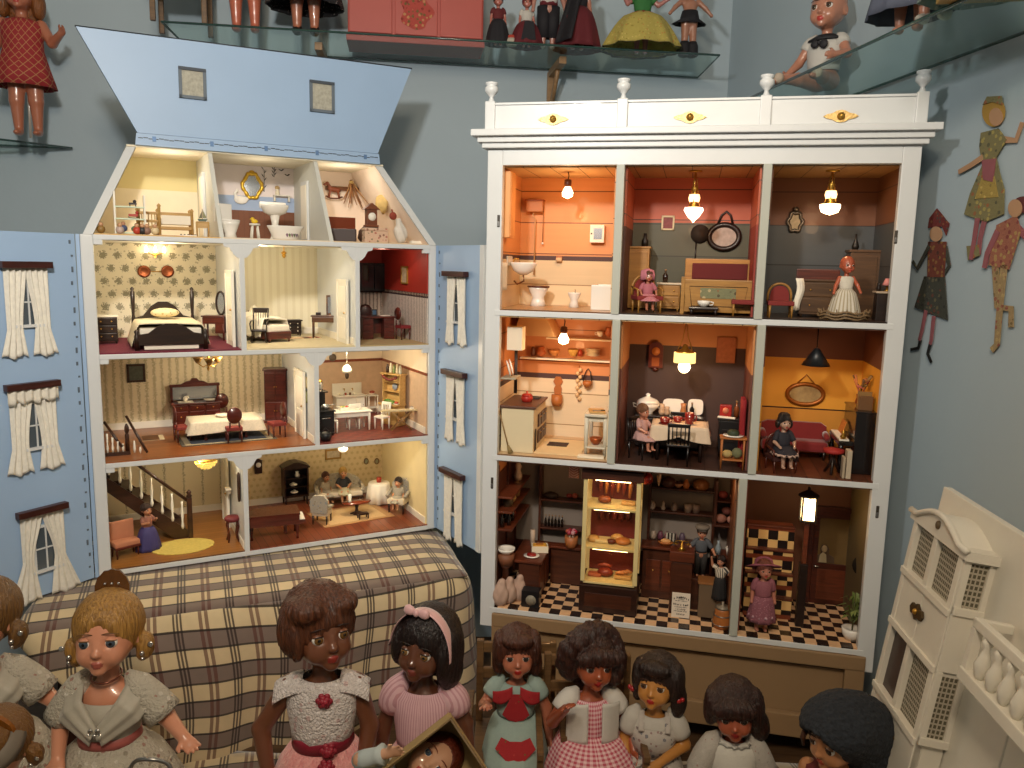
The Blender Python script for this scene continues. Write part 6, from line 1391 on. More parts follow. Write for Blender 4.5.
dk_=SDF().ell((0,0,.005),(.008,.006,.005),.002).ell((-.005,0,.011),.0042,.003).ell((-.0095,0,.0105),(.0025,.0018,.001),.001);dko=bpy.data.objects.new('yellow_duck',sdf_mesh('duck',dk_.build(.0007),[mat('e0b818',.35)]));COL.objects.link(dko);dko.matrix_world=sl.matrix_world@T((0,0,.0362));tag(dko,'yellow toy duck sitting on the white stool','duck')
bt=thing('bathtub','white bathtub painted with flowers in the attic','bathtub',on(H,288,236,z3,.06)@T((0,.022,0)))
ob('tub',MB().lathe([(.028,0),(.032,.004),(.042,.026),(.046,.032),(.046,.034),(.042,.034),(.036,.02),(.028,.006),(.0002,.005)],PORC,32,sy=.55),bt)
for i in range(6):a=-PI/2+.18*i-.05;ob('painted_flower',MB().prism([(0,0),(.003,.006),(0,.016-.002*(i%2)),(-.003,.006)][::-1],-.0006,0,mat(('7a5a6a','6a7a4a','8a6a72','5a6a4a','7a6a7a','6a5a62')[i],.5)),bt,T((.037*math.cos(a),.037*.55*math.sin(a)-.0015,.006))@RZ(a+PI/2)@RX(-.22))
rh=thing('wooden_beam','rough wooden beam rail across the store room wall','beam',wallM(H,342,189,DB));ob('rail',MB().b2((-.05,-.012,-.005),(.05,0,.006),wood('8a5426','5c3414',.6),.001),rh)
ra=thing('rocking_horse','small brown rocking horse hung at the store room rail','toy',wallM(H,334,190,DB,.02)@SCL(1.4));HB=mat('7a3a1c',.5)
S=SDF().cap((-.008,0,.002),(.008,0,.0),.005,.0055,.004).cap((-.008,0,.004),(-.014,0,.013),.004,.003,.003).cap((-.014,0,.013),(-.02,0,.010),.0032,.0025,.002)
for sx in(-.007,.007):S.cap((sx,.002,0),(sx*1.6,.003,-.014),.002,.0016,.002).cap((sx,-.002,0),(sx*1.6,-.003,-.014),.002,.0016,.002)
ob('horse_body',sdf_mesh('horse',S.build(.0008),[HB]),ra);ob('rocker',MB().tube([(-.018,0,-.013),(-.008,0,-.017),(.008,0,-.017),(.018,0,-.013)],.0016,mat('5a2a14',.5),6),ra)
br=thing('dried_branches','tied bunch of dried branches leaning on the store room wall','branches',wallM(H,351,195,DB,.03)@SCL(1.5));rr=random.Random(5)
for i in range(16):a=rr.uniform(-.5,.9);L=rr.uniform(.03,.055);ob('twig',MB().tube([(0,0,.028),(math.sin(a)*L*.5,-rr.uniform(0,.008),.028-L*.55),(math.sin(a*1.2)*L*.9,-rr.uniform(0,.01),.028-L)],[.0016,.0012,.0006],mat(rr.choice(['8a5a34','a87a4a','6a4426']),.8),5),br)
ob('straw_tie',MB().tube([(-.004,-.002,.024),(.004,-.002,.024)],.003,mat('cdb070',.8),6),br)
tc1=thing('store_clock','little pagoda clock in the attic store room','clock',H.at(hx(371,215,.10),.10,hzz(371,226,.10))@SCL(1.2));CLW=wood('8a4a24','5a2c12',.5)
pb(tc1,'case',(0,0,.018),(.024,.016,.036),CLW,.001);ob('roof',MB().prism([(-.018,.036),(.018,.036),(.008,.044),(0,.05),(-.008,.044)],-.011,.011,CLW),tc1);ob('clock_face',MB().lathe([(.009,0),(.009,.001),(.0002,.001)],IVORY,18,M=T((0,-.0085,.02))@RX(PI/2)),tc1);pb(tc1,'base',(0,0,0),(.03,.02,.004),CLW,.001)
single('brown_trunk','dark brown lumpy sack beneath the little pagoda clock','sack',H.at(hx(371,226,.10),.10,z3+.0032)@SCL((hzz(371,226.3,.10)-z3-.0032)/.031),MB().lathe([(.018,0),(.024,.008),(.022,.022),(.014,.030),(.0002,.031)],mat('4a2c1c',.8,var=.3,sc=80),16,fold=.06,nf=5))
tk=thing('floral_trunk','flower-patterned cloth trunk at the front of the store room','trunk',on(H,377,239.5,z3,.0)@T((0,.016,0)));FLO=sprig('cfae94',['7a4a3a','6a6a4a','a85a4a'],110,.34)
pb(tk,'trunk_body',(0,0,.015),(.064,.026,.03),FLO,.002);pb(tk,'lid',(0,0,.034),(.066,.028,.008),FLO,.003)
sk_=SDF().ell((0,0,.02),(.015,.012,.02),.006).cap((-.004,0,.03),(-.006,0,.052),.010,.006,.01);sko=bpy.data.objects.new('white_sack',sdf_mesh('sack',sk_.build(.0014,lambda X,Y,Z:.0008*np.sin(X*500+Z*200)),[mat('d8d0c4',.85)]));COL.objects.link(sko);sko.matrix_world=H.at(hx(401,228,.05),.05,z3+.0032)@SCL(1.15);tag(sko,'white cloth sack leaning right of the flowered trunk','sack')
single('straw_basket','straw hat basket on the sloping store room wall','basket',H.at(hx(384,203,.2),.2,hzz(384,203,.2))@RY(-.5)@SCL(1.25),MB().lathe([(.026,0),(.02,.004),(.014,.016),(.0002,.018)],mat('cdae6e',.8,var=.2,sc=120,bump=.5,bs=200),18,M=RY(-1.0)))
single('red_bundle','small red cloth bundle beside the straw basket','bundle',H.at(hx(393,213,.13),.13,hzz(393,216,.13)),MB().sph((0,0,0),(.011,.008,.011),mat('8a3a2a',.8,var=.3,sc=150),10).tube([(0,0,.008),(-.004,0,.018)],.002,mat('8a3a2a',.8),6))
single('copper_tray','copper tray standing against the store room partition','tray',H.at(.168,.2,z3+.0032),MB().b2((-.016,-.012,0),(.09,.012,.004),mat('7a3a22',.4,.5)).b2((-.016,.010,.004),(.09,.012,.07),mat('7a3a22',.4,.5)))
single('leather_case','dark leather case on the store room floor','suitcase',H.at(.19,.10,z3+.0032,-.3),MB().b2((-.035,-.012,0),(.035,.012,.034),mat('2e1a14',.5),.003).tube([(-.008,0,.022),(0,0,.028),(.008,0,.022)],.0012,BLACK,6))
single('white_box','flat white box at the far right of the attic floor','box',on(H,418,240.5,z3)@T((0,.01,0)),MB().b2((-.018,-.008,0),(.018,.008,.008),IVORY,.001))
def mini(name,label,M,s,skin,haircol,dress,arms=None,legs=None,yaw=0,pitch=0,hat=None,skirtm=None,sk=(.5,.05,.2),hs=1.05,seated=False,cat='doll',h=.0125,sleeves=True,hairp=(),bl=True):
 d=doll(name,label,cat,M,s,vinyl(skin),arms,legs or(SIT_LEGS if seated else STD_LEGS),yaw=yaw,pitch=pitch,hs=hs,h=h,hands=False)
 if haircol:hair(d,haircol,list(hairp),h=.012,wave=0)
 if dress:
  bodice(d,dress,.708,.49,1.12)
  if sleeves:
   for i in(0,1):sleeve(d,dress,arms or POSE['stand'],i,-.12,.9,.046,.05,.008)
 if skirtm:skirt(d,skirtm,.51,sk[1],.1,sk[2],fold=.05,nf=9,fwd=.16 if seated else 0)
 return d
mini('lady_doll','lady doll with blue skirt and white apron standing in the hall',on(H,148,548,z0,.6),.118,'b07a5a','3a1c10',mat('8a5a4a',.7),[(-.15,-.06,.6),(-.1,-.16,.62),(.16,-.05,.6),(.12,-.15,.66)],skirtm=mat('3a3468',.7,var=.15,sc=60),sk=(.5,.0,.27))
ap=None
mini('lady_doll','blonde doll in black and cream seated on the tapestry sofa',sf.matrix_world@T((.01,-.004,-.006)),.105,'c08a64','d0a24a',mat('2a2a30',.8),[(-.17,-.05,.58),(-.1,-.15,.53),(.17,-.05,.58),(.1,-.15,.53)],seated=True,skirtm=mat('b8b090',.8,var=.2,sc=80),sk=(.5,.36,.17))
mini('lady_doll','dark-haired doll in a pale gown leaning on the left arm of the sofa',sf.matrix_world@T((-.034,-.0,-.006))@RZ(.4),.095,'c08a64','5a2a1a',TAPE,seated=True,skirtm=TAPE,sk=(.5,.36,.17))
mini('lady_doll','doll with dark bun in grey tapestry dress in the right armchair',wc.matrix_world@T((0,-.002,-.004)),.085,'c08a64','2a1a14',TAPE,seated=True,skirtm=TAPE,sk=(.5,.36,.17))
def bulb_light(F,p,e,col=(1,.78,.5),r=.008):
 l=bpy.data.lights.new('bulb_light','POINT');l.energy=e;l.color=col;l.shadow_soft_size=r
 o=bpy.data.objects.new('bulb_light',l);COL.objects.link(o);o.matrix_world=F.at(*p);return o
WARMH=(1,.85,.62);WARMC=(1,.55,.24)
for x,z,e in((-.25,HZ[3]-.03,.55),(-.03,HZ[3]-.03,.5),(.3,HZ[3]-.03,.10),(-.1,HZ[2]-.03,.6),(.2,HZ[2]-.03,.55),(-.2,HZ[1]-.03,.3),(.2,HZ[1]-.03,.5)):
 bulb_light(H,(x,.11,z),e*1.7,WARMH)
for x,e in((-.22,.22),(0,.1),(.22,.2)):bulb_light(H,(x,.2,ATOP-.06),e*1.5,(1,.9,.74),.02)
def cx(px,py,y):return C.y(px,py,y).x
def cz(px,py,y):return C.y(px,py,y).z
c0,c1,c2=CZ[0],CZ[1],CZ[2]
E_=CD-.0065
def cw(px,py,off=0.0):return wallM(C,px,py,E_,off)
def stand(px,py,y,z,r=0.0):return C.at(cx(px,py,y),y,z+.0032,r)
def hang(name,label,px,y,py_top,ztop,build,cat='lamp'):
 """a hanging thing: origin at pixel height py_top, cord up to the ceiling at ztop"""
 t=thing(name,label,cat,C.at(cx(px,py_top,y),y,cz(px,py_top,y)));up=ztop-cz(px,py_top,y)
 build(t,up);return t
CUP=mat('7a4a2c',.35,.6)
YW=wood('b8863c','8a5f26',.45,1.2);DKW=wood('2c1a12','140a07',.4);RDW=wood('6a3020','3a160e',.4);RF=mat('7a2420',.8,var=.12,sc=60);GLB=(1,.72,.38,1)
def bare_bulb(lab,px,py_s,y,ztop,r=.0125,es=16):
 def b(t,up):
  ob('cord',MB().tube([(0,0,0),(.002,0,up*.5),(0,0,up)],.0012,BLACK,6),t);ob('socket',MB().lathe([(.003,.002),(.008,0),(.0085,-.01),(.006,-.016)],mat('5a2c1c',.4),12),t)
  ob('bulb',MB().lathe([(.006,-.015),(r,-.028),(r*.9,-.036),(.0005,-.041)],glow(GLB,es),14),t)
 return hang('bulb_lamp',lab,px,y,py_s,ztop,b)
ZT2=1.0074;ZT1=CZ[2]-.0155;ZT0=CZ[1]-.0155
bare_bulb('bare glowing bulb in the orange bathroom',568,180,.10,ZT2)
ci=thing('cistern','high wooden toilet cistern with pipe and chain in the orange bathroom','cistern',cw(536,207));CW_=mat('b0703c',.5)
pb(ci,'tank',(0,-.011,0),(.042,.022,.026),CW_,.002);pb(ci,'tank_lid',(0,-.011,.0145),(.046,.025,.004),mat('8a4c24',.5),.001)
ob('flush_pipe',MB().tube([(-.002,-.01,-.013),(-.006,-.01,-.02),(.001,-.01,-.03),(.001,-.01,-.165)],.002,mat('b88a5a',.4),6),ci);ob('pull_chain',MB().tube([(.021,-.012,.004),(.021,-.012,-.085)],.001,CUP,5).sph((.021,-.012,-.088),.003,IVORY,8),ci)
tl=thing('toilet','white toilet with dark seat in the orange bathroom','toilet',stand(538,305,.175,c2));ob('bowl',MB().lathe([(.02,0),(.016,.012),(.014,.02),(.024,.04),(.025,.044),(.018,.044),(.0002,.025)],PORC,20),tl);ob('toilet_seat',MB().lathe([(.014,.0445),(.027,.0445),(.027,.048),(.014,.048)],mat('5a2c18',.4),20,cap=False),tl)
bi=thing('bidet','small white bidet in the orange bathroom','bidet',stand(574,306,.16,c2));ob('bowl',MB().lathe([(.013,0),(.009,.012),(.009,.018),(.016,.032),(.016,.035),(.012,.035),(.0002,.024)],PORC,18),bi);ob('tap',MB().tube([(0,.012,.034),(0,.012,.04),(0,.006,.041)],.0015,SILV,6),bi)
bt=thing('bathtub','boxed white bathtub at the right of the orange bathroom','bathtub',C.at(-.178,.125,c2+.0032));ob('tub_walls',MB().b2((-.03,-.05,0),(.022,-.045,.056),PORC,.002).b2((-.03,.045,0),(.022,.05,.056),PORC,.002).b2((-.03,-.045,0),(-.024,.045,.056),PORC,.002).b2((.016,-.045,0),(.022,.045,.056),PORC,.002).b2((-.024,-.045,.004),(.016,.045,.01),PORC),bt)
ws=thing('wall_basin','white washbasin with a copper pipe on the left bathroom wall','washbasin',C.at(-.372,.11,cz(521,268,.11)));ob('basin',MB().lathe([(.008,-.016),(.024,-.006),(.032,.010),(.032,.013),(.028,.013),(.02,0),(.0002,-.006)],PORC,24,sy=.8),ws);pb(ws,'splash_back',(-.034,0,.016),(.004,.05,.022),PORC,.002)
ob('waste_pipe',MB().tube([(0,0,-.016),(.002,0,-.03),(-.016,.006,-.038),(-.024,.01,-.03)],.002,CUP,6),ws);ob('tap',MB().tube([(-.024,0,.014),(-.022,0,.022),(-.012,0,.02)],.0018,BRASS,6),ws)
single('hand_towel','white towel hanging on the left bathroom wall','towel',C.at(-.4065,.045,cz(505,276,.05)),MB().slab(lambda u,v:(.003*math.sin(u*14)+.004,-.018+.036*u,.03-.062*v),14,6,(-.002,0,0),LIN))
single('corner_cupboard','orange wooden cupboard high on the left bathroom wall','cupboard',C.at(-.397,.055,cz(507,205,.05)),MB().b2((-.01,-.025,-.072),(.008,.025,.072),mat('e0a060',.5),.001).b2((.008,-.022,-.068),(.0095,.022,.068),mat('d89858',.5),.001))
wc_=thing('wall_cabinet','small white wall cabinet with mirror door in the bathroom','cabinet',cw(598,234));pb(wc_,'carcass',(0,-.009,0),(.034,.018,.042),IVORY,.001);dd=pb(wc_,'door',(0,-.019,0),(.034,.002,.042),IVORY,.001);pb(dd,'mirror_pane',(.002,-.0204,0),(.02,.001,.026),MIRR,0);ob('knob',MB().sph((-.013,-.021,0),.002,BLACK,8),dd)
tr=thing('toilet_roll_holder','small wooden toilet roll holder on the bathroom wall','holder',cw(559.5,259));pb(tr,'bracket',(0,-.003,.004),(.015,.006,.008),mat('a8683c',.5),.001);ob('paper_roll',MB().tube([(-.007,-.008,-.002),(.007,-.008,-.002)],.0055,mat('d8b48a',.8),12),tr)
def oil_lamp(lab,px,py,y,ztop,shade,es,bowl=True):
 def b(t,up):
  for k in range(3):a=k*2.09+.4;ob('chain',MB().tube([(0,0,up),(.004*math.cos(a),.004*math.sin(a),up*.4),(.013*math.cos(a),.013*math.sin(a),-.045)],.001,BRASS,5),t)
  ob('ceiling_rose',MB().lathe([(.001,up-.004),(.014,up-.003),(.015,up)],BRASS,14),t)
  ob('lamp_body',MB().lathe([(.005,.0),(.008,-.006),(.004,-.012),(.009,-.02),(.011,-.03),(.008,-.036),(.012,-.042),(.013,-.048)],BRASS,14),t)
  ob('glass_chimney',MB().lathe([(.0105,-.018),(.0125,-.026),(.0105,-.034)],glow((1,.6,.25,1),3),14),t)
  ob('glass_shade',MB().lathe([(.019,-.046),(.021,-.052),(.012,-.066),(.003,-.074),(.0005,-.078)]if bowl else[(.021,-.046),(.021,-.052),(.017,-.062),(.0005,-.068)],glow(shade,es),18),t)
 return hang('oil_lamp',lab,px,y,py,ztop,b)
oil_lamp('brass hanging lamp with pointed pink glass in the green bedroom',695,186,.09,ZT2,(1,.55,.4,1),7)
oil_lamp('brass hanging lamp with rounded cream bowl in the grey bedroom',832,182,.09,ZT2,(1,.72,.4,1),8,False)
picture(cw(668,223),'small portrait print on the green bedroom wall',.03,.034,mat('c8b890',.5),mat('7a3a3a',.6,var=.5,sc=150),t_=.004)
oval(cw(724,237),'dark oval frame with ribbon on the green bedroom wall',.034,.028,DKW,mat('a8968a',.6,var=.4,sc=120),name='oval_picture',wd=.0065,hang=([(-.018,-.002,.024),(-.008,-.003,.05),(.002,-.003,.058),(.012,-.003,.05),(.020,-.002,.024)],.0028))
hb=single('wall_hat','dark round hat hanging on the green bedroom wall','hat',cw(700,234),MB().lathe([(.02,0),(.022,.003),(.013,.006),(.011,.014),(.0002,.016)],mat('352a20',.8),18,M=RX(PI/2)).tube([(-.008,-.002,-.02),(-.008,-.002,-.075)],.0016,DKW,6))
bd=thing('painted_bed','yellow wooden bed with a painted footboard in the green bedroom','bed',stand(716,314,.10,c2));PAN=sprig('7a7a5a',['4a3a2a','c0aa80','8a5a3a'],90,.3)
pb(bd,'footboard',(0,-.055,.04),(.148,.006,.07),YW,.002);q=pb(bd,'painted_panel',(0,-.0585,.046),(.074,.0015,.022),PAN,0);ob('inlay',MB().tube([(-.054,-.0585,.018),(.054,-.0585,.018),(.06,-.0585,.06),(-.06,-.0585,.06),(-.054,-.0585,.018)],.0008,DKW,4),q)
for x in(-.074,.074):ob('bed_post',MB().b2((x-.004,-.06,0),(x+.004,-.05,.08),YW,.001),bd)
pb(bd,'mattress',(0,0,.05),(.136,.11,.04),RF,.006);pb(bd,'headboard',(0,.062,.06),(.146,.006,.12),YW,.002);pb(bd,'red_pad',(.004,.058,.092),(.122,.004,.036),mat('5a1414',.8),.002)
for x in(-.07,.07):pb(bd,'side_rail',(x,0,.03),(.006,.116,.03),YW,.001)
wd_=thing('wardrobe','yellow wooden wardrobe at the left of the green bedroom','wardrobe',C.at(-.112,.19,c2+.0032));pb(wd_,'carcass',(0,0,.072),(.05,.05,.138),YW,.001);pb(wd_,'door',(0,-.026,.072),(.042,.002,.126),YW,.001);pb(wd_,'cornice',(0,0,.143),(.056,.056,.005),YW,.001)
single('dark_bottle','dark bottle standing on the yellow wardrobe','bottle',wd_.matrix_world@T((.012,0,.1457)),MB().lathe([(.008,0),(.008,.014),(.004,.02),(.004,.03)],BLACK,10))
ar=chair(stand(646,314,.055,c2,.35),'hoop-backed armchair with red cushions holding the pink doll',YW,.058,.032,.05,RF,'hoop',name='armchair',cat='armchair',arms=True)
wsn=chest(stand(668,312,.15,c2),'dark yellow washstand beside the painted bed',.05,.036,.062,YW,2,top=mat('cfc0a4',.4),name='washstand',cat='washstand')
bottle(wsn.matrix_world@T((-.01,0,.0642)),'dark bottle on the bedroom washstand',.006,.03,mat('2a1c14',.2))
chair(stand(743,318,.035,c2,0),'hoop-backed chair with red pad in front of the painted bed',YW,.052,.03,.038,RF,'hoop')
stl=thing('low_stool','low dark stool before the painted bed','stool',stand(703,317,.03,c2));pb(stl,'seat',(0,0,.014),(.062,.03,.006),DKW,.002);legs4(stl,.05,.022,.012,.004,DKW)
single('tea_cup','white tea cup with handle on the low dark stool','cup',stl.matrix_world@T((0,-.004,.0173)),MB().lathe([(.007,0),(.013,.007),(.014,.013),(.012,.013),(.008,.004),(.0002,.003)],PORC,16).tube([(.013,0,.011),(.02,0,.010),(.019,0,.005),(.011,0,.004)],.0014,PORC,6))
mini('bonnet_doll','small doll in pink bonnet and frilled dress in the hoop armchair',ar.matrix_world@T((0,-.004,-.012)),.105,'a86a50',None,mat('a8606a',.8,var=.15,sc=80),[(-.17,-.03,.57),(-.16,-.1,.5),(.17,-.03,.57),(.16,-.1,.5)],seated=True,skirtm=sprig('b8727a',['d8a8a8','8a4a54'],60,.3),sk=(.5,.36,.22))
bon=[o for o in SC.objects if o.get('label','').startswith('small doll in pink bonnet')][0]
ob('bonnet',loft([(.26,.05,.05,0,.04,.02),(.22,.13,.12,0,.03,.04),(.12,.145,.13,0,.02,.05),(.03,.14,.11,0,.03,.06)],mat('b8707c',.8,var=.2,sc=60),40,8),bon,MH(bon)@RX(-.2));hair(bon,'6a3a20',h=.014,wave=0)
pf=thing('ornate_frame','small ornate silver frame on the grey bedroom wall','picture frame',cw(795,222));ob('frame_scroll',MB().tube([(.015*math.cos(a)*(1+.15*math.cos(6*a)),-.003,.021*math.sin(a)*(1+.12*math.cos(6*a)))for a in[2*PI*i/36 for i in range(37)]],.004,mat('6a6258',.35,.6,bump=.4,bs=300),7,cap=False).sph((0,-.003,.028),(.007,.003,.006),mat('6a6258',.35,.6),8),pf);ob('photo',MB().b2((-.011,-.003,-.016),(.011,-.001,.016),ART2),pf)
ds=chest(stand(816,320,.11,c2),'brown chest with red headrail behind the baby doll',.082,.05,.078,wood('6a4a2a','402a16',.45),2,name='chest_of_drawers');pb(ds,'back_rail',(0,.022,.09),(.09,.005,.024),RDW,.002)
single('white_cloth','white cloth hanging from the brown chest of drawers','cloth',ds.matrix_world@T((-.044,-.034,.0)),MB().slab(lambda u,v:(-.008+.016*u+.004*math.sin(v*5),.003*math.sin(u*8),.082-.068*v),8,8,(0,.0015,0),LIN))
wr=thing('wardrobe','dark brown wardrobe at the right of the grey bedroom','wardrobe',C.at(.378,.18,c2+.0032));WBR=wood('6a4a2c','3c2816',.45);pb(wr,'carcass',(0,0,.07),(.062,.056,.14),WBR,.001);pb(wr,'door',(-.002,-.0295,.07),(.052,.003,.124),WBR,.001);pb(wr,'cornice',(0,0,.143),(.068,.06,.006),WBR,.001)
single('dark_vase','small dark pointed vase on the brown wardrobe','vase',wr.matrix_world@T((-.018,0,.1462)),MB().lathe([(.006,0),(.008,.008),(.003,.022),(.002,.034)],BLACK,10))
chair(stand(779,320,.035,c2,0),'hoop-backed chair with red seat at the left of the grey bedroom',YW,.052,.03,.042,RF,'hoop')
nt=thing('bedside_table','dark bedside table at the right edge of the grey bedroom','table',stand(882,323,.05,c2));pb(nt,'table_top',(0,0,.058),(.04,.04,.004),mat('b8a48c',.5),.001);pb(nt,'cupboard',(0,0,.028),(.034,.034,.056),DKW,.001)
pk=thing('table_lamp','little lamp with a pink shade on the dark bedside table','lamp',nt.matrix_world@T((.004,0,.0602)));ob('lamp_base',MB().lathe([(.007,0),(.003,.003),(.002,.014)],BRASS,10),pk);ob('lamp_shade',MB().lathe([(.011,.012),(.005,.026),(.004,.026),(.0095,.012)],mat('d88a84',.6),14),pk)
single('small_jug','dark little jug beside the pink-shaded lamp','jug',nt.matrix_world@T((-.013,-.004,.0602)),MB().lathe([(.004,0),(.005,.006),(.003,.013),(.004,.016)],DKW,10))
bb=mini('baby_doll','bald celluloid baby doll in a white dress in the grey bedroom',stand(843,319,.035,c2,.25),.125,'b0583c',None,mat('cfc8b8',.8,var=.06,sc=40),[(-.18,-.03,.55),(-.22,-.08,.45),(.18,-.03,.57),(.2,-.1,.47)],skirtm=pinstripe('cfc8b8','a89a80',.03),sk=(.5,.05,.27),hs=1.25,sleeves=False,h=.011)
bk=thing('wire_basket','low woven wire basket around the baby doll','basket',stand(843,320,.035,c2));WIC=mat('7a6244',.6,var=.3,sc=200)
for z,r in((.003,.046),(.009,.050),(.015,.047)):ob('basket_ring',MB().tube([(r*math.cos(a),r*.72*math.sin(a),z+.002*math.sin(7*a))for a in[2*PI*i/40 for i in range(41)]],.0022,WIC,6,cap=False),bk)
for i in range(16):a=2*PI*i/16;ob('basket_stake',MB().tube([(.044*math.cos(a),.032*math.sin(a),.001),(.051*math.cos(a),.037*math.sin(a),.022)],.0012,WIC,5),bk)
bare_bulb('bare glowing bulb in the cabinet kitchen',564,327,.10,ZT1,.0125,16)
KW2=mat('e6dcc4',.5,var=.04,sc=30)
hd_=single('chimney_hood','cream sloping hood over the kitchen range','hood',C.at(-.345,.17,ZT1-.05),MB().add([(-.05,-.05,0),(.05,-.05,0),(.05,.06,0),(-.05,.06,0),(-.04,-.02,.05),(.02,-.02,.05),(.02,.06,.05),(-.04,.06,.05)],[(3,2,1,0),(4,5,6,7),(0,1,5,4),(1,2,6,5),(2,3,7,6),(3,0,4,7)],mat('d8b083',.6)))
bo_=thing('boiler','white boxed boiler with black stovepipe on the left kitchen wall','boiler',C.at(-.378,.075,cz(515,338,.075)));pb(bo_,'boiler_box',(0,0,0),(.036,.036,.054),KW2,.001);ob('stovepipe',MB().tube([(0,.004,-.027),(0,.004,-.13)],.004,mat('241a18',.5),10),bo_)
for px0,px1,py in((547,612,337),(521,612,356.5)):
 a,b=C.y(px0,py,E_-.012),C.y(px1,py,E_-.012);x1_=min(b.x,-.152)
 single('wall_shelf',('short upper' if py<340 else 'long lower')+' white shelf on the kitchen back wall','shelf',C.at((a.x+x1_)/2,E_-.013,a.z),MB().b2((-(x1_-a.x)/2,-.013,-.004),((x1_-a.x)/2,.0125,0),KW2,.001))
def onshelf(px,py,prof,m,lab,name,cat,extra=None,n=14):
 zs=C.y(px,py,E_-.014);mb=MB().lathe(prof,m,n)
 if extra:mb.tube(extra,.001,m,5)
 return single(name,lab,cat,C.at(zs.x,E_-.014,zs.z+.0003),mb)
TER=mat('a85a30',.5);LP=356.3
jugp=[(.006,0),(.011,.008),(.007,.018),(.009,.022),(.007,.022),(.0002,.01)]
onshelf(533,LP,[(.005,0),(.007,.006),(.006,.018),(.003,.024)],mat('5a2c1c',.4),'dark brown bottle at the left of the kitchen shelf','bottle','bottle')
onshelf(541,LP,[(.007,0),(.0125,.008),(.011,.014),(.007,.017),(.009,.024),(.0002,.02)],TER,'terracotta jar on the kitchen shelf','jar','jar')
onshelf(554,LP,[(.006,0),(.013,.010),(.015,.016),(.013,.016),(.0002,.004)],mat('c88a50',.5),'tan bowl on the kitchen shelf','bowl','bowl')
onshelf(573,LP,[(.006,0),(.012,.010),(.014,.017),(.012,.017),(.0002,.004)],mat('d8b060',.5),'yellow bowl right of the kitchen bulb','bowl','bowl')
onshelf(580,LP,[(.005,0),(.007,.008),(.004,.015),(.002,.017)],mat('a03a26',.4),'small red jug on the kitchen shelf','jug','jug')
for k in range(5):zs=C.y(593,LP,E_-.014);single('dinner_plate',('lowest','second lowest','middle','second highest','topmost')[k]+' plate of the cream stack on the kitchen shelf','plate',C.at(zs.x,E_-.014,zs.z+.0003+.0036*k),MB().lathe([(.008,0),(.018,.0028),(.018,.0034),(.0002,.0024)],KW2,18),'stacked plates on the kitchen shelf')
onshelf(600,336.8,[(.004,0),(.008,.006),(.0085,.013),(.007,.013),(.0002,.004)],PORC,'white cup on the upper kitchen shelf','cup','cup',[(-.008,0,.010),(-.013,0,.009),(-.012,0,.005),(-.007,0,.004)])
onshelf(609,336.8,jugp,TER,'brown jug at the right of the upper kitchen shelf','jug','jug')
rk=thing('plate_rack','small shelf rack on the left kitchen wall','rack',C.at(-.39,.055,cz(510,377,.055)));pb(rk,'shelf',(.006,0,0),(.034,.06,.004),mat('a8a08a',.5),.001)
for i,y in enumerate((-.016,.012)):single('standing_plate',('nearer','farther')[i]+' white plate leaning on the left kitchen wall rack','plate',rk.matrix_world@T((.004,y,.0215))@RZ(.3),MB().lathe([(.019,-.002),(.02,0),(.011,.0025),(.0002,.002)],PORC,20,M=RY(PI/2-.25)))
rg_=thing('kitchen_range','cream kitchen range with dark oven doors and arched opening','stove',C.at(-.355,.10,c1+.0032));RGB=mat('d8c8a4',.5,var=.05,sc=30)
pb(rg_,'body',(-.005,0,.052),(.076,.15,.104),RGB,.002);pb(rg_,'iron_top',(-.005,0,.106),(.084,.158,.005),mat('5a3a2c',.4),.001)
ob('arched_opening',MB().prism([(-.012,0),(.012,0),(.012,.04)]+[(.012*math.cos(a),.04+.012*math.sin(a))for a in[PI*i/8 for i in range(1,8)]]+[(-.012,.04)],0,.002,mat('1c1210',.7)),rg_,T((.0335,-.05,.002))@RZ(PI/2))
for y in(-.012,.026,.06):
 for z in(.03,.068):q=ob('oven_door',MB().box((.0345,y,z),(.003,.03,.03),mat('4a3028',.4,.3),.001),rg_);ob('door_handle',MB().tube([(.038,y-.008,z+.008),(.038,y+.008,z+.008)],.001,BRASS,5),q)
pot=thing('red_pot','red enamel pot with lid on the kitchen range','pot',C.at(-.352,.09,c1+.112));ob('pot_body',MB().lathe([(.012,0),(.0145,.008),(.013,.015)],mat('a82a20',.25,coat=.5),14),pot);ob('pot_lid',MB().lathe([(.014,.015),(.009,.019),(.002,.02),(.003,.024),(.0005,.025)],mat('a82a20',.25,coat=.5),14),pot)
single('hot_plate','black hot plate on the kitchen range top','hot plate',C.at(-.352,.145,c1+.112),MB().b2((-.022,-.016,0),(.022,.016,.003),BLACK,.001))
sg=thing('wooden_spoon_holder','wooden figure-shaped utensil holder on the kitchen wall','utensil holder',cw(558,393));MWO=mat('a8642e',.5,var=.15,sc=80)
ob('tub',MB().lathe([(.011,-.03),(.0145,-.02),(.014,-.002)],MWO,14,c=(0,-.015,0)),sg);ob('back_plate',MB().prism([(-.008,-.004),(.008,-.004),(.01,.012),(.006,.02),(.012,.03),(.006,.042),(-.006,.042),(-.012,.03),(-.006,.02),(-.01,.012)],-.006,0,MWO),sg)
on_=thing('onion_string','string of pale onions hanging on the kitchen wall','onions',cw(579,383));ob('string',MB().tube([(0,-.004,.045),(0,-.004,-.045)],.001,MWO,5),on_)
for i in range(9):ob('onion',MB().sph(((-1)**i*.003,-.007,.034-.009*i),(.005,.0045,.0055),mat('d8b88a',.5),8),on_)
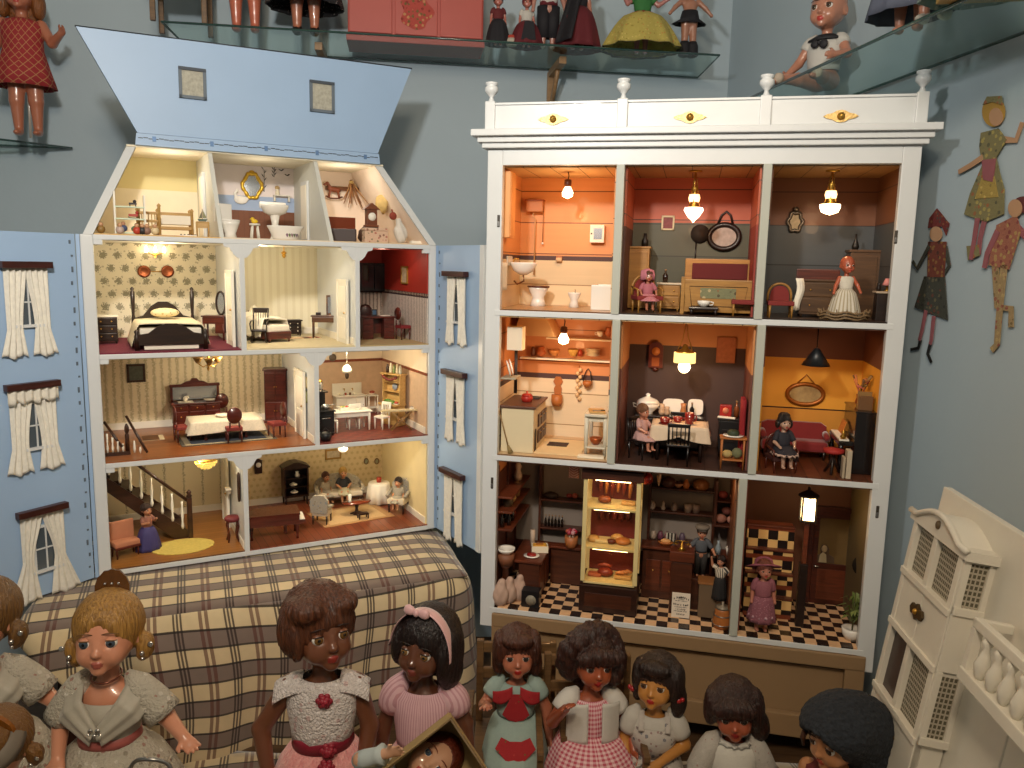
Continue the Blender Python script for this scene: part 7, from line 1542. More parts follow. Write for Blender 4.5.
hbk=thing('hanging_basket','small brown basket hanging on the kitchen wall','basket',cw(588,382));ob('bowl',MB().lathe([(.006,-.012),(.012,-.004),(.012,.004),(.010,.004),(.0002,-.008)],MWO,12,c=(0,-.012,0)),hbk);ob('handle',MB().tube([(-.011,-.012,.004),(-.006,-.006,.026),(0,-.003,.034),(.006,-.006,.026),(.011,-.012,.004)],.0014,DKW,5),hbk)
kt2=table(C.at(-.182,.09,c1+.0032),'white kitchen worktable at the right of the cabinet kitchen',.05,.11,.098,mat('cfc8b4',.5),.006,.006,name='worktable');pb(kt2,'lower_shelf',(0,0,.02),(.046,.1,.004),mat('cfc8b4',.5),.001)
single('chopping_board','pale board with a cleaver on the kitchen worktable','board',kt2.matrix_world@T((-.002,-.02,.0982))@RZ(.2),MB().b2((-.018,-.024,0),(.018,.024,.004),PINE,.001).b2((-.01,-.01,.004),(.008,-.004,.0055),STEEL).tube([(.008,-.007,.005),(.018,-.006,.005)],.0015,DKW,6))
single('copper_bowl','copper bowl on the lower shelf of the worktable','bowl',kt2.matrix_world@T((-.002,-.02,.0222)),MB().lathe([(.007,0),(.014,.010),(.015,.016),(.013,.016),(.0002,.004)],mat('a8582c',.35,.6),16))
rug(stand(553,448,.11,c1),'cream kitchen floor cloth',.15,.16,mat('dcc598',.8,var=.08,sc=40),name='floor_cloth');single('drain_cover','dark square mat in the middle of the kitchen floor cloth','mat',C.at(cx(558,442,.13),.13,c1+.005),MB().b2((-.024,-.02,0),(.024,.02,.0012),mat('3a2a24',.7)))
br_=thing('broom','tiny straw broom leaning on the kitchen range','broom',C.at(-.397,.012,c1+.0032));ob('broomstick',MB().tube([(-.004,0,.1),(.02,0,.014)],.0014,OAK,6),br_);ob('broom_head',MB().tube([(.019,0,.018),(.026,0,.001)],[.003,.007],mat('8a7448',.8,var=.2,sc=200),8),br_)
single('white_plank','white board lying by the kitchen worktable','board',stand(591,459,.028,c1),MB().b2((-.03,-.010,0),(.03,.010,.005),KW2,.001))
wk=thing('wall_clock','red-brown arched wall clock in the brown dining room','clock',cw(656,355));ob('clock_case',MB().prism([(-.017,-.03),(.017,-.03),(.017,.022),(.010,.03),(0,.034),(-.010,.03),(-.017,.022)],-.010,0,wood('7a3018','4a180a',.35)).sph((0,-.005,-.034),(.008,.005,.006),RDW,8),wk);ob('clock_face',MB().lathe([(.010,0),(.010,.001),(.0002,.001)],mat('c8783a',.4),18,M=T((0,-.010,.010))@RX(PI/2)),wk);ob('pendulum_window',MB().b2((-.009,-.011,-.026),(.009,-.0098,-.005),mat('a85a2c',.3)),wk)
def dlamp(t,up):
 for sx in(-1,1):ob('chain',MB().tube([(0,0,up),(sx*.006,0,up*.45),(sx*.018,0,-.002)],.001,BRASS,5),t)
 ob('brass_cap',MB().lathe([(.022,-.002),(.018,.003),(.007,.008),(.005,.016),(.001,.018)],BRASS,18),t);ob('fringe_shade',MB().lathe([(.024,-.001),(.0245,-.024),(.0225,-.024),(.022,-.001)],mat('c8b05a',.5,var=.3,sc=300,emit=(1,.7,.25,1),es=1.6),28,cap=False),t)
 ob('globe',MB().sph((0,0,-.034),.0135,glow(GLB,16),16),t)
hang('pendant_lamp','pendant lamp with beaded shade and glowing globe in the brown dining room',685,.10,352,ZT1,dlamp)
picture(cw(726,350),'brown printed calendar on the brown dining room wall',.044,.062,mat('a8623a',.6),mat('b06a44',.7,var=.3,sc=120),t_=.002)
sdb=chest(stand(668,440,.19,c1),'dark sideboard under white china in the brown dining room',.155,.05,.078,DKW,3,name='sideboard',cat='sideboard');sM=sdb.matrix_world;TOPS=.0803
tu=thing('soup_tureen','large white lidded soup tureen on the dark sideboard','tureen',sM@T((-.052,-.002,TOPS)));ob('tureen_body',MB().lathe([(.014,0),(.012,.004),(.026,.016),(.029,.024),(.027,.026)],PORC,22),tu);ob('tureen_lid',MB().lathe([(.029,.026),(.022,.034),(.008,.04),(.004,.042),(.006,.047),(.001,.05)],PORC,22),tu)
for sx in(-1,1):ob('tureen_handle',MB().tube([(sx*.027,0,.022),(sx*.035,0,.024),(sx*.033,0,.016),(sx*.025,0,.014)],.0018,PORC,6),tu)
def platter(x,w,h,lab):return single('platter',lab,'platter',sM@T((x,.017,TOPS+h/2))@RX(-.18),MB().prism([(w/2*(abs(math.cos(a))**.5)*(1 if math.cos(a)>0 else-1),h/2*(abs(math.sin(a))**.5)*(1 if math.sin(a)>0 else-1))for a in[2*PI*i/32 for i in range(32)]][::-1],-.002,.001,PORC))
platter(.008,.05,.036,'white platter propped behind the jars on the dark sideboard');platter(.06,.036,.038,'smaller white platter at the right of the dark sideboard')
bottle(sM@T((.052,-.010,TOPS)),'dark wine bottle with label on the dark sideboard',.0055,.034,mat('141410',.15,coat=.5))
for i,(x,h_,m_c,lab)in enumerate(((-.018,.026,'c8a88a','pale tall jar right of the tureen'),(-.006,.020,'b89a80','short pale jar on the dark sideboard'),(.032,.030,'b87a4a','tan vase between the two platters'))):single('jar',lab,'jar',sM@T((x,-.008,TOPS)),MB().lathe([(.006,0),(.008,h_*.3),(.005,h_*.7),(.007,h_),(.005,h_),(.0002,h_*.3)],mat(m_c,.4),14))
td=table(stand(678,462,.085,c1),'dark dining table under the white cloth in the brown room',.11,.07,.078,DKW,.005,.006,name='dining_table')
TW2,TD2=.124,.084
def tcl(u,v):
 a=2*PI*u;c_,s_=math.cos(a),math.sin(a);q=max(abs(c_),abs(s_));ex,ey=c_/q,s_/q
 if v<.5:k=v*2;return(ex*TW2/2*k,ey*TD2/2*k,.0798)
 k=(v-.5)*2;f=1+.09*k+.04*k*math.sin(a*9+1);return(ex*TW2/2*f,ey*TD2/2*f,.0798-.022*k-.012*k*abs(math.sin(2*a)))
single('tablecloth','white cloth with pointed corners on the brown room table','tablecloth',td.matrix_world,MB().slab(tcl,80,10,(0,0,.0012),mat('d8c0a4',.85,var=.1,sc=80)))
def polka():
 g=G('polka');d=g.vor(170,None,'Distance',.2);return g.done(g.mix(g.lt(d,.3),srgb('8a1a14'),srgb('d8b8a0')),.35,coat=.4)
POL=polka()
for x,y,r,h_,lab in((-.034,-.012,.011,.013,'red polka-dot cup at the left of the set table'),(-.006,.012,.0105,.012,'red polka-dot cup at the back of the set table'),(.02,-.004,.0105,.026,'tall red polka-dot jug on the set table')):
 single('polka_cup',lab,'cup',td.matrix_world@T((x,y,.0812)),MB().lathe([(r*.85,0),(r,h_*.5),(r,h_),(r*.85,h_),(r*.7,.002),(.0002,.002)],POL,16).tube([(r,0,h_*.8),(r*1.5,0,h_*.7),(r*1.4,0,h_*.35),(r*.95,0,h_*.25)],.0014,mat('8a1a14',.35),6))
single('saucer','dark red saucer under the left polka-dot cup','saucer',td.matrix_world@T((-.03,-.018,.0811)),MB().lathe([(.008,0),(.017,.001),(.017,.0015),(.0002,.001)],mat('6a1a14',.4),18))
BKC=wood('1c1210','0c0706',.35)
chair(stand(677,469,.03,c1,PI),'black slat-back chair in front of the set table',BKC,.05,.045,.05,None,'slat');chair(stand(678,450,.15,c1,0),'dark chair with red seat behind the set table',BKC,.046,.045,.045,RF,'slat')
chd=chair(stand(640,468,.06,c1,1.0),'dark chair carrying the pale doll at the left of the set table',BKC,.046,.042,.05,None,'slat')
mini('seated_doll','pale pink doll seated at the left of the set table',chd.matrix_world@T((0,0,.0)),.125,'b87a60','8a5a3a',mat('b8908a',.8,var=.1,sc=60),[(-.16,-.06,.57),(-.12,-.17,.52),(.16,-.06,.57),(.12,-.17,.52)],seated=True,skirtm=mat('b8908a',.8,var=.1,sc=60),sk=(.5,.36,.18),pitch=.1)
sv_=thing('iron_stove','black iron stove at the right of the brown dining room','stove',stand(729,445,.15,c1));pb(sv_,'firebox',(0,0,.048),(.052,.044,.076),BK2,.003);pb(sv_,'stove_top',(0,0,.088),(.06,.05,.005),BK2,.001);legs4(sv_,.042,.034,.014,.004,BK2,name='foot');q=pb(sv_,'fire_door',(-.004,-.0235,.05),(.03,.003,.03),mat('2a2422',.4,.5),.001)
single('red_tin','red printed tin on the black iron stove','tin',sv_.matrix_world@T((-.012,-.002,.0907))@RZ(-.1),MB().b2((-.013,-.008,0),(.013,.008,.028),mat('a02018',.4),.001).lathe([(.007,0),(.007,.0008),(.0002,.0008)],mat('cf7a5a',.5),14,M=T((0,-.008,.016))@RX(PI/2)))
bottle(sv_.matrix_world@T((.012,.004,.0907)),'brown bottle behind the red tin on the stove',.006,.038,mat('8a4a24',.2,coat=.5));single('folded_paper','folded white paper on the edge of the black stove','paper',sv_.matrix_world@T((-.01,-.02,.0907))@RZ(-.3),MB().b2((-.02,-.004,0),(.02,.004,.004),IVORY,.001))
single('red_curtain','narrow red curtain at the right edge of the brown dining room','curtain',C.at(.136,.06,c1+.0032),MB().slab(lambda u,v:(.004*math.sin(u*20),-.03+.06*u,.15-.149*v),30,6,(.002,0,0),mat('8a1820',.8,var=.1,sc=40)))
pst=thing('plant_table','small wooden two-tier table at the front right of the brown dining room','table',stand(731,471,.03,c1));pb(pst,'table_top',(0,0,.068),(.056,.036,.004),MWO,.001);pb(pst,'lower_shelf',(0,0,.02),(.05,.03,.003),MWO,.001);legs4(pst,.046,.028,.067,.0025,MWO)
single('cake_plate','white plate with a dark cake on the two-tier table','plate',pst.matrix_world@T((0,0,.0702)),MB().lathe([(.012,0),(.022,.002),(.022,.003),(.0002,.002)],PORC,20).lathe([(.012,.003),(.013,.01),(.009,.014),(.0002,.015)],mat('2e3a24',.6,var=.3,sc=200),14))
single('cloth_pile','crumpled pale cloths on the lower tier of the small table','cloths',pst.matrix_world@T((0,0,.0217)),MB().sph((-.010,0,.009),(.012,.010,.009),mat('a8905a',.8,var=.3,sc=120),10).sph((.01,0,.012),(.012,.010,.012),mat('6a6a4a',.8,var=.3,sc=120),10))
def cone(t,up):ob('cord',MB().tube([(0,0,up),(0,0,0)],.0012,BLACK,6),t);ob('cone_shade',MB().lathe([(.004,.002),(.009,-.004),(.03,-.036),(.0285,-.036),(.008,-.006),(.003,0)],mat('1c1f22',.4),24,cap=False),t);ob('bulb',MB().sph((0,0,-.018),.007,glow((1,.75,.4,1),8),10),t)
hang('cone_lamp','black cone-shaded lamp hanging in the mustard parlour',817,.10,349,ZT1,cone)
oval(cw(805,394),'gold oval picture hung from a triangle of cord on the mustard wall',.040,.024,mat('9a5a1c',.4,.4),mat('a89060',.6,var=.45,sc=110),wd=.005,hang=([(-.026,-.002,.018),(.0,-.003,.046),(.026,-.002,.018)],.0016))
so2=thing('red_sofa','red velvet sofa along the mustard parlour wall','sofa',stand(792,462,.185,c1));VEL=mat('7a1618',.8,var=.12,sc=40,sheen=.4)
pb(so2,'seat',(0,0,.03),(.145,.05,.024),VEL,.006);ob('backrest',MB().prism([(-.072,.03),(.072,.03),(.072,.072),(.06,.08),(-.06,.08),(-.072,.074)],.014,.026,VEL),so2)
for sx in(-1,1):ob('arm',MB().tube([(sx*.07,-.022,.05),(sx*.07,.02,.056)],.007,VEL,10),so2)
legs4(so2,.13,.04,.02,.004,DKW)
chp=chair(stand(780,473,.04,c1,.3),'dark armchair carrying the black-haired doll in the parlour',RDW,.056,.03,.05,mat('3a1612',.7),'hoop',name='armchair',cat='armchair',arms=True)
mini('seated_doll','black-clad doll in the parlour armchair with frilled hem',chp.matrix_world@T((0,-.004,-.01)),.135,'b08a74','1c1412',mat('24222a',.8),[(-.16,-.05,.56),(-.12,-.16,.5),(.16,-.05,.56),(.12,-.16,.5)],seated=True,skirtm=mat('24222a',.8),sk=(.5,.38,.18))
fd=[o for o in SC.objects if o.get('label','').startswith('black-clad doll')][0];ob('hem_frill',loft([(.40,.185,.25,0,-.08,.08),(.365,.195,.26,0,-.08,.1)],mat('b89a8a',.8),54,14),fd);hair(fd,'1c1412',[(0,.03,.2,.09,.09,.06),(-.1,.02,.08,.03,.06,.07),(.1,.02,.08,.03,.06,.07)],base=False,h=.014,wave=0,cut=((0,-.12,.06,.07,.085,.09),))
up=thing('upright_piano','black upright piano at the right of the mustard parlour','piano',C.at(.376,.12,c1+.0032,-PI/2));PBK=mat('141112',.25,coat=.5)
pb(up,'case',(0,.012,.066),(.13,.04,.132),PBK,.002);kb=pb(up,'keyboard_shelf',(0,-.022,.064),(.12,.032,.01),PBK,.001);pb(kb,'keys',(0,-.026,.0702),(.11,.02,.003),IVORY,.0005);pb(up,'lid',(0,.012,.134),(.134,.044,.004),PBK,.001)
for sx in(-1,1):ob('leg',MB().lathe([(.004,0),(.006,.03),(.004,.05),(.006,.06)],PBK,10,c=(sx*.055,-.032,0)),up)
single('sheet_music','orange sheet music open on the black piano','sheet music',up.matrix_world@T((-.03,-.022,.0705))@RX(-.3),MB().b2((-.022,0,0),(-.001,.0015,.03),mat('c87a30',.7,var=.2,sc=200)).b2((.001,0,0),(.022,.0015,.03),mat('c87a30',.7,var=.2,sc=200)))
ps=thing('piano_stool','round red-topped stool before the black piano','stool',stand(832,470,.05,c1));ob('seat',MB().lathe([(.018,.044),(.022,.047),(.021,.053),(.0002,.055)],mat('a02420',.7),18),ps)
for i in range(3):a=i*2.09+.3;ob('leg',MB().tube([(0,0,.044),(.006*math.cos(a),.006*math.sin(a),.02),(.018*math.cos(a),.018*math.sin(a),0)],.003,DKW,6),ps)
fv=thing('copper_vase','copper vase of red flowers on top of the black piano','vase',up.matrix_world@T((-.01,.012,.1362)));ob('vase_body',MB().lathe([(.006,0),(.011,.008),(.008,.02),(.010,.026)],mat('a85a34',.3,.6),14),fv)
rr=random.Random(11)
for i in range(10):ob('flower_stem',MB().tube([(0,0,.022),(rr.uniform(-.014,.014),rr.uniform(-.012,.012),.04),(rr.uniform(-.026,.026),rr.uniform(-.014,.014),rr.uniform(.045,.075))],[.0012,.001,.0035],mat(rr.choice(['a8584a','6a4a2a','8a6a3a','b8703a']),.7),6),fv)
for i,(x,h_,c_,lab)in enumerate(((.030,.038,'8a6a3a','tall tan book standing on the parlour piano'),(.044,.03,'6a4a2a','shorter brown book standing on the parlour piano'))):single('book',lab,'book',up.matrix_world@T((x,.012,.1362)),MB().b2((-.005,-.014,0),(.005,.014,h_),mat(c_,.6),.001))
single('brass_ornament','small gold ornament on the piano keyboard end','ornament',up.matrix_world@T((.05,-.028,.073)),MB().lathe([(.005,0),(.007,.005),(.003,.010),(.005,.014),(.0005,.018)],BRASS,12));single('white_magazine_rack','stack of white papers at the near end of the black piano','papers',C.at(.353,.02,c1+.0032),MB().b2((-.005,-.012,0),(.005,.012,.06),mat('b8a890',.7),.001).b2((-.012,-.012,0),(-.007,.012,.045),mat('a89880',.7),.001))
SW=wood('5a2e1a','30160c',.4);SWR=wood('7a3a22','45200f',.4)
def shelving(lab,M,w,d,zs,hgt,m=SW,backed=False):
 t=thing('shop_shelving',lab,'shelving',M)
 for sx in(-1,1):pb(t,'upright',(sx*w/2,0,hgt/2),(.006,d,hgt),m,.001)
 for z in zs:pb(t,'shelf',(0,0,z),(w,d,.004),m,.0008)
 return t
HT=CZ[1]-.016
xa,xb=cx(541,560,E_-.02),cx(577,560,E_-.02)
s1=shelving('dark bottle shelves at the back of the shop left of the lit case',C.at((xa+xb)/2+.012,E_-.022,c0+.0032),.125,.036,(cz(560,499,E_-.02)-.0032,cz(560,527,E_-.02)-.0032),.33)
zb=cz(553,527,E_-.02)+.002
for i in range(6):x=cx(546,520,E_-.022)+.0085*i;bottle(C.at(x,E_-.026,zb+.0003),'dark stubby bottle in the row on the shop shelf',.0035,.032,mat('15100c',.2,coat=.5),'row of dark bottles on the shop shelf')
single('round_loaf','dark round loaf on the upper shop shelf','loaf',C.at(cx(551,495,E_-.024),E_-.024,cz(551,499,E_-.024)+.002),MB().sph((0,0,.008),(.02,.012,.009),mat('2a1c18',.7,var=.2,sc=100),12))
single('pink_sausages','pink cold meats on the upper shop shelf','meat',C.at(cx(572,497,E_-.024),E_-.024,cz(572,499,E_-.024)+.002),MB().sph((-.006,0,.006),(.009,.008,.006),mat('8a3a3a',.5,var=.3,sc=150),10).sph((.008,0,.007),(.008,.008,.007),mat('a8584a',.5,var=.3,sc=150),10))
sl_=thing('side_shelving','dark stepped shelves on the left shop wall','shelving',C.at(-.385,.12,c0+.0032))
ZL=[cz(505,524,.06)-.0032,cz(515,500,.12)-.0032,cz(520,482,.16)-.0032]
for z in ZL:pb(sl_,'shelf',(0,0,z),(.04,.21,.005),SWR,.001)
for y in(-.1,.0,.1):pb(sl_,'upright',(-.016,y,.17),(.006,.006,.33),SW,.001)
pb(sl_,'back_boards',(-.0195,0,.16),(.003,.21,.3),wood('6a3420','3c1a0e',.5),0)
for i in range(4):bottle(C.at(-.392+.012*(i%2),.03+.018*i,c0+.0032+ZL[0]+.0027),'white-labelled dark bottle on the left shop wall shelf',.0055,.034,mat('1a120e',.2,coat=.5),'labelled bottles on the left shop wall')
for i,(y,z,pr,m_c,lab)in enumerate(((.10,1,[(.009,0),(.012,.010),(.008,.022),(.004,.03)],'a88a5a','tan jar on the middle left shop shelf'),(.15,1,[(.010,0),(.011,.02),(.006,.03),(.007,.036)],'8a6a4a','brown crock on the middle left shop shelf'),(.17,2,[(.008,0),(.011,.010),(.006,.026),(.009,.034),(.004,.046)],'c8b09a','pale figure vase on the top left shop shelf'),(.11,0,[(.008,0),(.010,.012),(.006,.02)],'6a2a1c','red-brown pot on the lowest left shop shelf'),(.06,1,[(.010,0),(.013,.008),(.013,.016),(.003,.02)],'5a4a34','dark cheese round on the middle left shop shelf'))):
 single('jar',lab,'jar',C.at(-.386,y,c0+.0032+ZL[z]+.0027),MB().lathe(pr,mat(m_c,.5,var=.15,sc=80),14))
ctr=thing('shop_counter','dark L-shaped wooden shop counter at the left','counter',C.at(-.335,.12,c0+.0032));CH=cz(545,562,.06)-c0-.0032
pb(ctr,'counter_top',(0,0,CH),(.075,.15,.006),SWR,.001);pb(ctr,'counter_front',(.006,0,CH/2-.002),(.05,.14,CH-.006),SW,.001);pb(ctr,'side_counter_top',(.08,.06,CH),(.09,.03,.006),SWR,.001);pb(ctr,'side_counter_front',(.08,.064,CH/2-.002),(.086,.02,CH-.006),SW,.001)
for y in(-.04,.03):q=pb(ctr,'counter_panel',(.032,y,CH/2),(.002,.05,CH*.7),SWR,.001)
cM=ctr.matrix_world
crt=thing('bread_crate','white crate of yellow butter on the shop counter','crate',cM@T((.018,.0,CH+.0033))@RZ(.25));ob('crate_walls',MB().b2((-.02,-.014,0),(.02,.014,.003),KW2).b2((-.02,-.014,.003),(.02,-.012,.016),KW2).b2((-.02,.012,.003),(.02,.014,.016),KW2).b2((-.02,-.012,.003),(-.018,.012,.016),KW2).b2((.018,-.012,.003),(.02,.012,.016),KW2),crt)
single('butter_block','yellow block inside the white shop crate','butter',crt.matrix_world@T((0,0,.0032)),MB().b2((-.0165,-.011,0),(.0165,.011,.014),mat('d8a03c',.5),.002).b2((-.010,-.006,.014),(.008,.004,.0165),mat('a86a24',.5),.001))
single('ham_plate','white plate with red meat beside the crate on the counter','plate',cM@T((.006,-.04,CH+.0033)),MB().lathe([(.009,0),(.019,.002),(.019,.003),(.0002,.002)],PORC,20).lathe([(.012,.0028),(.011,.007),(.0002,.008)],mat('8a1a16',.4),14))
single('paper_roll','upright white paper roll on the shop counter','paper roll',cM@T((-.006,.03,CH+.0033)),MB().lathe([(.006,0),(.006,.042),(.0002,.042)],mat('b8a490',.7),12))
jc=thing('candy_jar','tan crock of red lollipops on the side counter','jar',cM@T((.088,.052,CH+.0033)));ob('crock',MB().lathe([(.014,0),(.0165,.012),(.0165,.028),(.014,.028),(.0002,.02)],mat('a8683c',.5),18),jc)
for i in range(6):a=i*1.05;ob('lollipop',MB().tube([(.004*math.cos(a),.004*math.sin(a),.02),(.009*math.cos(a),.009*math.sin(a),.036)],.0008,IVORY,5).sph((.0095*math.cos(a),.0095*math.sin(a),.039),.006,mat(('a8283a','c87a8a','8a1a2a','b85a4a','a83a4a','c8949a')[i],.3),8),jc)
wb=thing('wash_bowl','white bowl on a wooden tub at the left front of the shop','bowl',C.at(-.382,.035,cz(503,553,.035)));ob('bowl_body',MB().lathe([(.012,0),(.02,.008),(.0215,.014),(.018,.012),(.0002,.006)],PORC,20),wb)
tb_=single('wooden_tub','round wooden tub under the white bowl','tub',C.at(-.382,.035,cz(503,553,.035)-.026),MB().lathe([(.017,0),(.021,.025),(.0002,.0255)],mat('7a4a30',.6,var=.2,sc=60),18));pdl=single('tub_stand','dark post stand below the wooden tub','stand',C.at(-.382,.035,c0+.0032),MB().lathe([(.02,0),(.016,.006),(.008,.02),(.008,cz(503,553,.035)-.04-c0),(.016,cz(503,553,.035)-.03-c0)],SW,12))
for i,(px,y,lab)in enumerate(((500,.012,'pale flour sack at the far left of the shop floor'),(508,.03,'tall tied flour sack on the shop floor'),(518,.05,'pale sack nearest the dark counter'))):
 S=SDF().ell((0,0,.022),(.021,.017,.026),.006).cap((0,0,.04),(.004,0,.056),.012,.009,.012);o=bpy.data.objects.new('flour_sack',sdf_mesh('flour_sack',S.build(.0018,lambda X,Y,Z:.0012*np.sin(X*400+i*2)*np.sin(Z*150)),[mat('b89a88',.85,var=.1,sc=60)]));COL.objects.link(o);o.matrix_world=C.at(cx(px,600,y),y,c0+.0032);tag(o,lab,'sack')
bx_=thing('dark_box','small black box with round pale emblem on the shop floor','box',stand(531,606,.03,c0));pb(bx_,'box_body',(0,0,.02),(.042,.03,.04),BK2,.001);ob('emblem',MB().lathe([(.0125,0),(.0125,.0012),(.0002,.0012)],mat('8a8270',.6,var=.3,sc=200),18,M=T((.002,-.015,.018))@RX(PI/2)),bx_)
cl_,cr__=cx(582,540,.05),cx(640,540,.05)
dc=thing('display_case','tall cream display case of meats lit from inside','display case',C.at((cl_+cr__)/2,.075,c0+.0032));DWd=.128;CFR=mat('d8c48a',.5)
zbase=cz(605,583,.04)-c0;ztop=cz(605,480,.04)-c0
pb(dc,'base_cabinet',(0,0,zbase/2-.004),(DWd+.006,.09,zbase-.008),wood('3c2016','1e0e08',.4),.002);pb(dc,'base_door',(0,-.0462,zbase/2-.006),(DWd-.02,.002,zbase-.04),SW,.001)
for sx in(-1,1):
 for sy in(-1,1):pb(dc,'corner_post',(sx*(DWd/2-.004),sy*.04,(zbase+ztop)/2),(.010,.008,ztop-zbase),CFR,.001)
for z in(zbase-.003,cz(605,545,.07)-c0,cz(605,506,.07)-c0):pb(dc,'shelf',(0,0,z),(DWd-.01,.082,.005),CFR,.001)
pb(dc,'canopy',(0,0,ztop+.010),(DWd+.012,.098,.022),SW,.002);pb(dc,'back_panel',(0,.043,(zbase+ztop)/2),(DWd-.01,.003,ztop-zbase),mat('6a2420',.6,var=.3,sc=60),0)
ob('glow_strip',MB().tube([(-.04,-.02,ztop-.006),(.04,-.02,ztop-.006)],.004,glow((1,.72,.35,1),14),8),dc)
gl=ob('glass_front',MB().b2((-DWd/2+.008,-.0425,zbase),(DWd/2-.008,-.0415,ztop),glass((.97,.96,.92,1))),dc)
dM=dc.matrix_world;zA,zB,zC=zbase,cz(605,545,.07)-c0+.003,cz(605,506,.07)-c0+.003
MEAT=[mat(c_,.45,var=.35,sc=120)for c_ in('7a2a1a','a85a3a','b8743c','8a3a24','c89a5a','5a2014')]
def food(x,y,z,kind,m,lab,name='meat',cat='meat',s=1.0):
 mb=MB()
 if kind=='loaf':mb.sph((0,0,.008*s),(.016*s,.011*s,.009*s),m,14)
 elif kind=='sausage':mb.tube([(-.016*s,0,.004),(0,.003,.006),(.016*s,0,.004)],[.003,.0048,.003],m,8)
 elif kind=='ham':mb.lathe([(.004,0),(.012,.004),(.0145,.014),(.008,.024),(.003,.028)],m,14)
 elif kind=='slab':mb.b2((-.016*s,-.010,0),(.016*s,.010,.008),m,.003)
 elif kind=='pie':mb.lathe([(.012*s,0),(.015*s,.005),(.012*s,.011),(.0002,.013)],m,16)
 return single(name,lab,cat,dM@T((x,y,z+.0002)),mb)
food(-.02,0,zC,'loaf',mat('7a3a16',.5,var=.2,sc=80),'brown round loaf on the top shelf of the lit case','loaf','bread');food(.035,0,zC,'slab',MEAT[4],'pale cheese slab on the top shelf of the lit case','cheese','cheese')
for i in range(6):single('hanging_sausage',('first','second','third','fourth','fifth','sixth')[i]+' sausage from the left hanging at the top of the lit case','sausage',dM@T((-.035+.014*i,.03,ztop-.03)),MB().tube([(0,0,.018),(.002,0,0),(0,0,-.018-.006*(i%3))],[.002,.0055,.0025],MEAT[(i*2)%4],8))
for i in range(5):single('hanging_ham',('first','second','third','fourth','fifth')[i]+' dark ham from the left hung on the middle tier of the lit case','ham',dM@T((-.03+.016*i,.032,zC-.034)),MB().lathe([(.002,.022),(.005,.014),(.0075,0),(.006,-.012),(.001,-.018)],mat(('5a1c22','4a141c','6a2428')[i%3],.5,var=.3,sc=120),10))
food(-.042,0,zB,'pie',MEAT[4],'small tan pie at the left of the middle case shelf','pie','pie');food(.0,-.01,zB,'loaf',MEAT[5],'dark meat loaf on the middle case shelf',s=.7);food(.026,0,zB,'pie',MEAT[2],'golden pie on the middle case shelf','pie','pie',1.25);food(.012,.014,zB,'loaf',MEAT[4],'cream cheese behind the golden pie','cheese','cheese');food(-.022,-.006,zB,'slab',mat('d8c08a',.5),'pale flat cheese on the middle case shelf','cheese','cheese')
food(-.036,-.004,zA,'slab',MEAT[1],'pink meat slab at the left of the lowest case shelf');food(-.012,.0,zA,'loaf',MEAT[0],'dark roast on the lowest case shelf',s=1.2);food(-.014,.0,zA+.021,'sausage',MEAT[3],'sausage lying over the dark roast','sausage','sausage');food(.03,-.006,zA,'slab',MEAT[4],'white tray of pastry on the lowest case shelf','tray','tray',1.25)
for i in range(3):food(.022+.009*i,-.008+.006*i,zA+.0082,'sausage',MEAT[2],('left','middle','right')[i]+' golden roll on the white case tray','bread_roll','bread',.6)
single('checked_cloth','red and white checked cloth hanging beside the lit case','cloth',C.at(cx(574,470,.07),.07,cz(574,478,.07)),MB().b2((-.012,-.001,0),(.012,.001,.036),gingham('8a2a24','d8b8a8',.006)))
s2=shelving('tall dark wall shelves behind the shopkeeper',C.at((cx(648,540,E_-.02)+cx(712,540,E_-.02))/2,E_-.022,c0+.0032),cx(712,540,E_-.02)-cx(648,540,E_-.02),.036,tuple(cz(680,q,E_-.02)-.0032 for q in(541,511.5,488)),.33)
def on2(px,py,prof,m,lab,name='jar',cat='jar',y=None,n=12):
 y=y or E_-.026;return single(name,lab,cat,C.at(cx(px,py,y),y,{541:0,511:1,488:2}[py]*0+cz(680,{541:541,511:511.5,488:488}[py],E_-.02)+.0023),MB().lathe(prof,m,n))
JP=[(.006,0),(.0075,.004),(.0075,.014),(.005,.017),(.005,.02)];BW=[(.005,0),(.012,.008),(.013,.012),(.0002,.004)]
for px,pr,c_,lab in((653,JP,'b8a898','white jar at the left of the lowest shop wall shelf'),(660,JP,'6a3a4a','plum jar on the lowest shop wall shelf'),(667,JP,'8a5a5a','dusky pink jar on the lowest shop wall shelf'),(674,JP,'a88a8a','pale pink jar on the lowest shop wall shelf'),(682,JP,'5a4a5a','mauve jar on the lowest shop wall shelf')):on2(px,541,pr,mat(c_,.4,var=.2,sc=80),lab)
for px,pr,c_,lab in((652,JP,'b8a898','cream pot at the left of the middle shop wall shelf'),(663,[(.004,0),(.006,.005),(.003,.012),(.004,.018),(.001,.022)],'c8b8a8','small white figurine on the middle shop wall shelf'),(674,JP,'8a7a70','grey cup on the middle shop wall shelf'),(688,[(.008,0),(.010,.012),(.010,.02),(.0002,.02)],'9a8a80','pale canister on the middle shop wall shelf'),(696,[(.008,0),(.010,.012),(.010,.02),(.0002,.02)],'8a7a74','greyish canister right of the pale one')):on2(px,511,pr,mat(c_,.4,var=.15,sc=80),lab)
for px,pr,c_,lab in((668,[(.012,0),(.02,.008),(.016,.02),(.004,.026)],'4a2a20','dark bread heap on the top shop wall shelf'),(678,BW,'b88a6a','small tan bowl on the top shop wall shelf'),(686,[(.006,0),(.009,.008),(.003,.022)],'b8703c','orange gourd on the top shop wall shelf'),(701,[(.013,0),(.019,.006),(.019,.018),(.010,.024),(.0002,.025)],'8a5a34','round basket on the top shop wall shelf')):on2(px,488,pr,mat(c_,.5,var=.25,sc=100),lab)
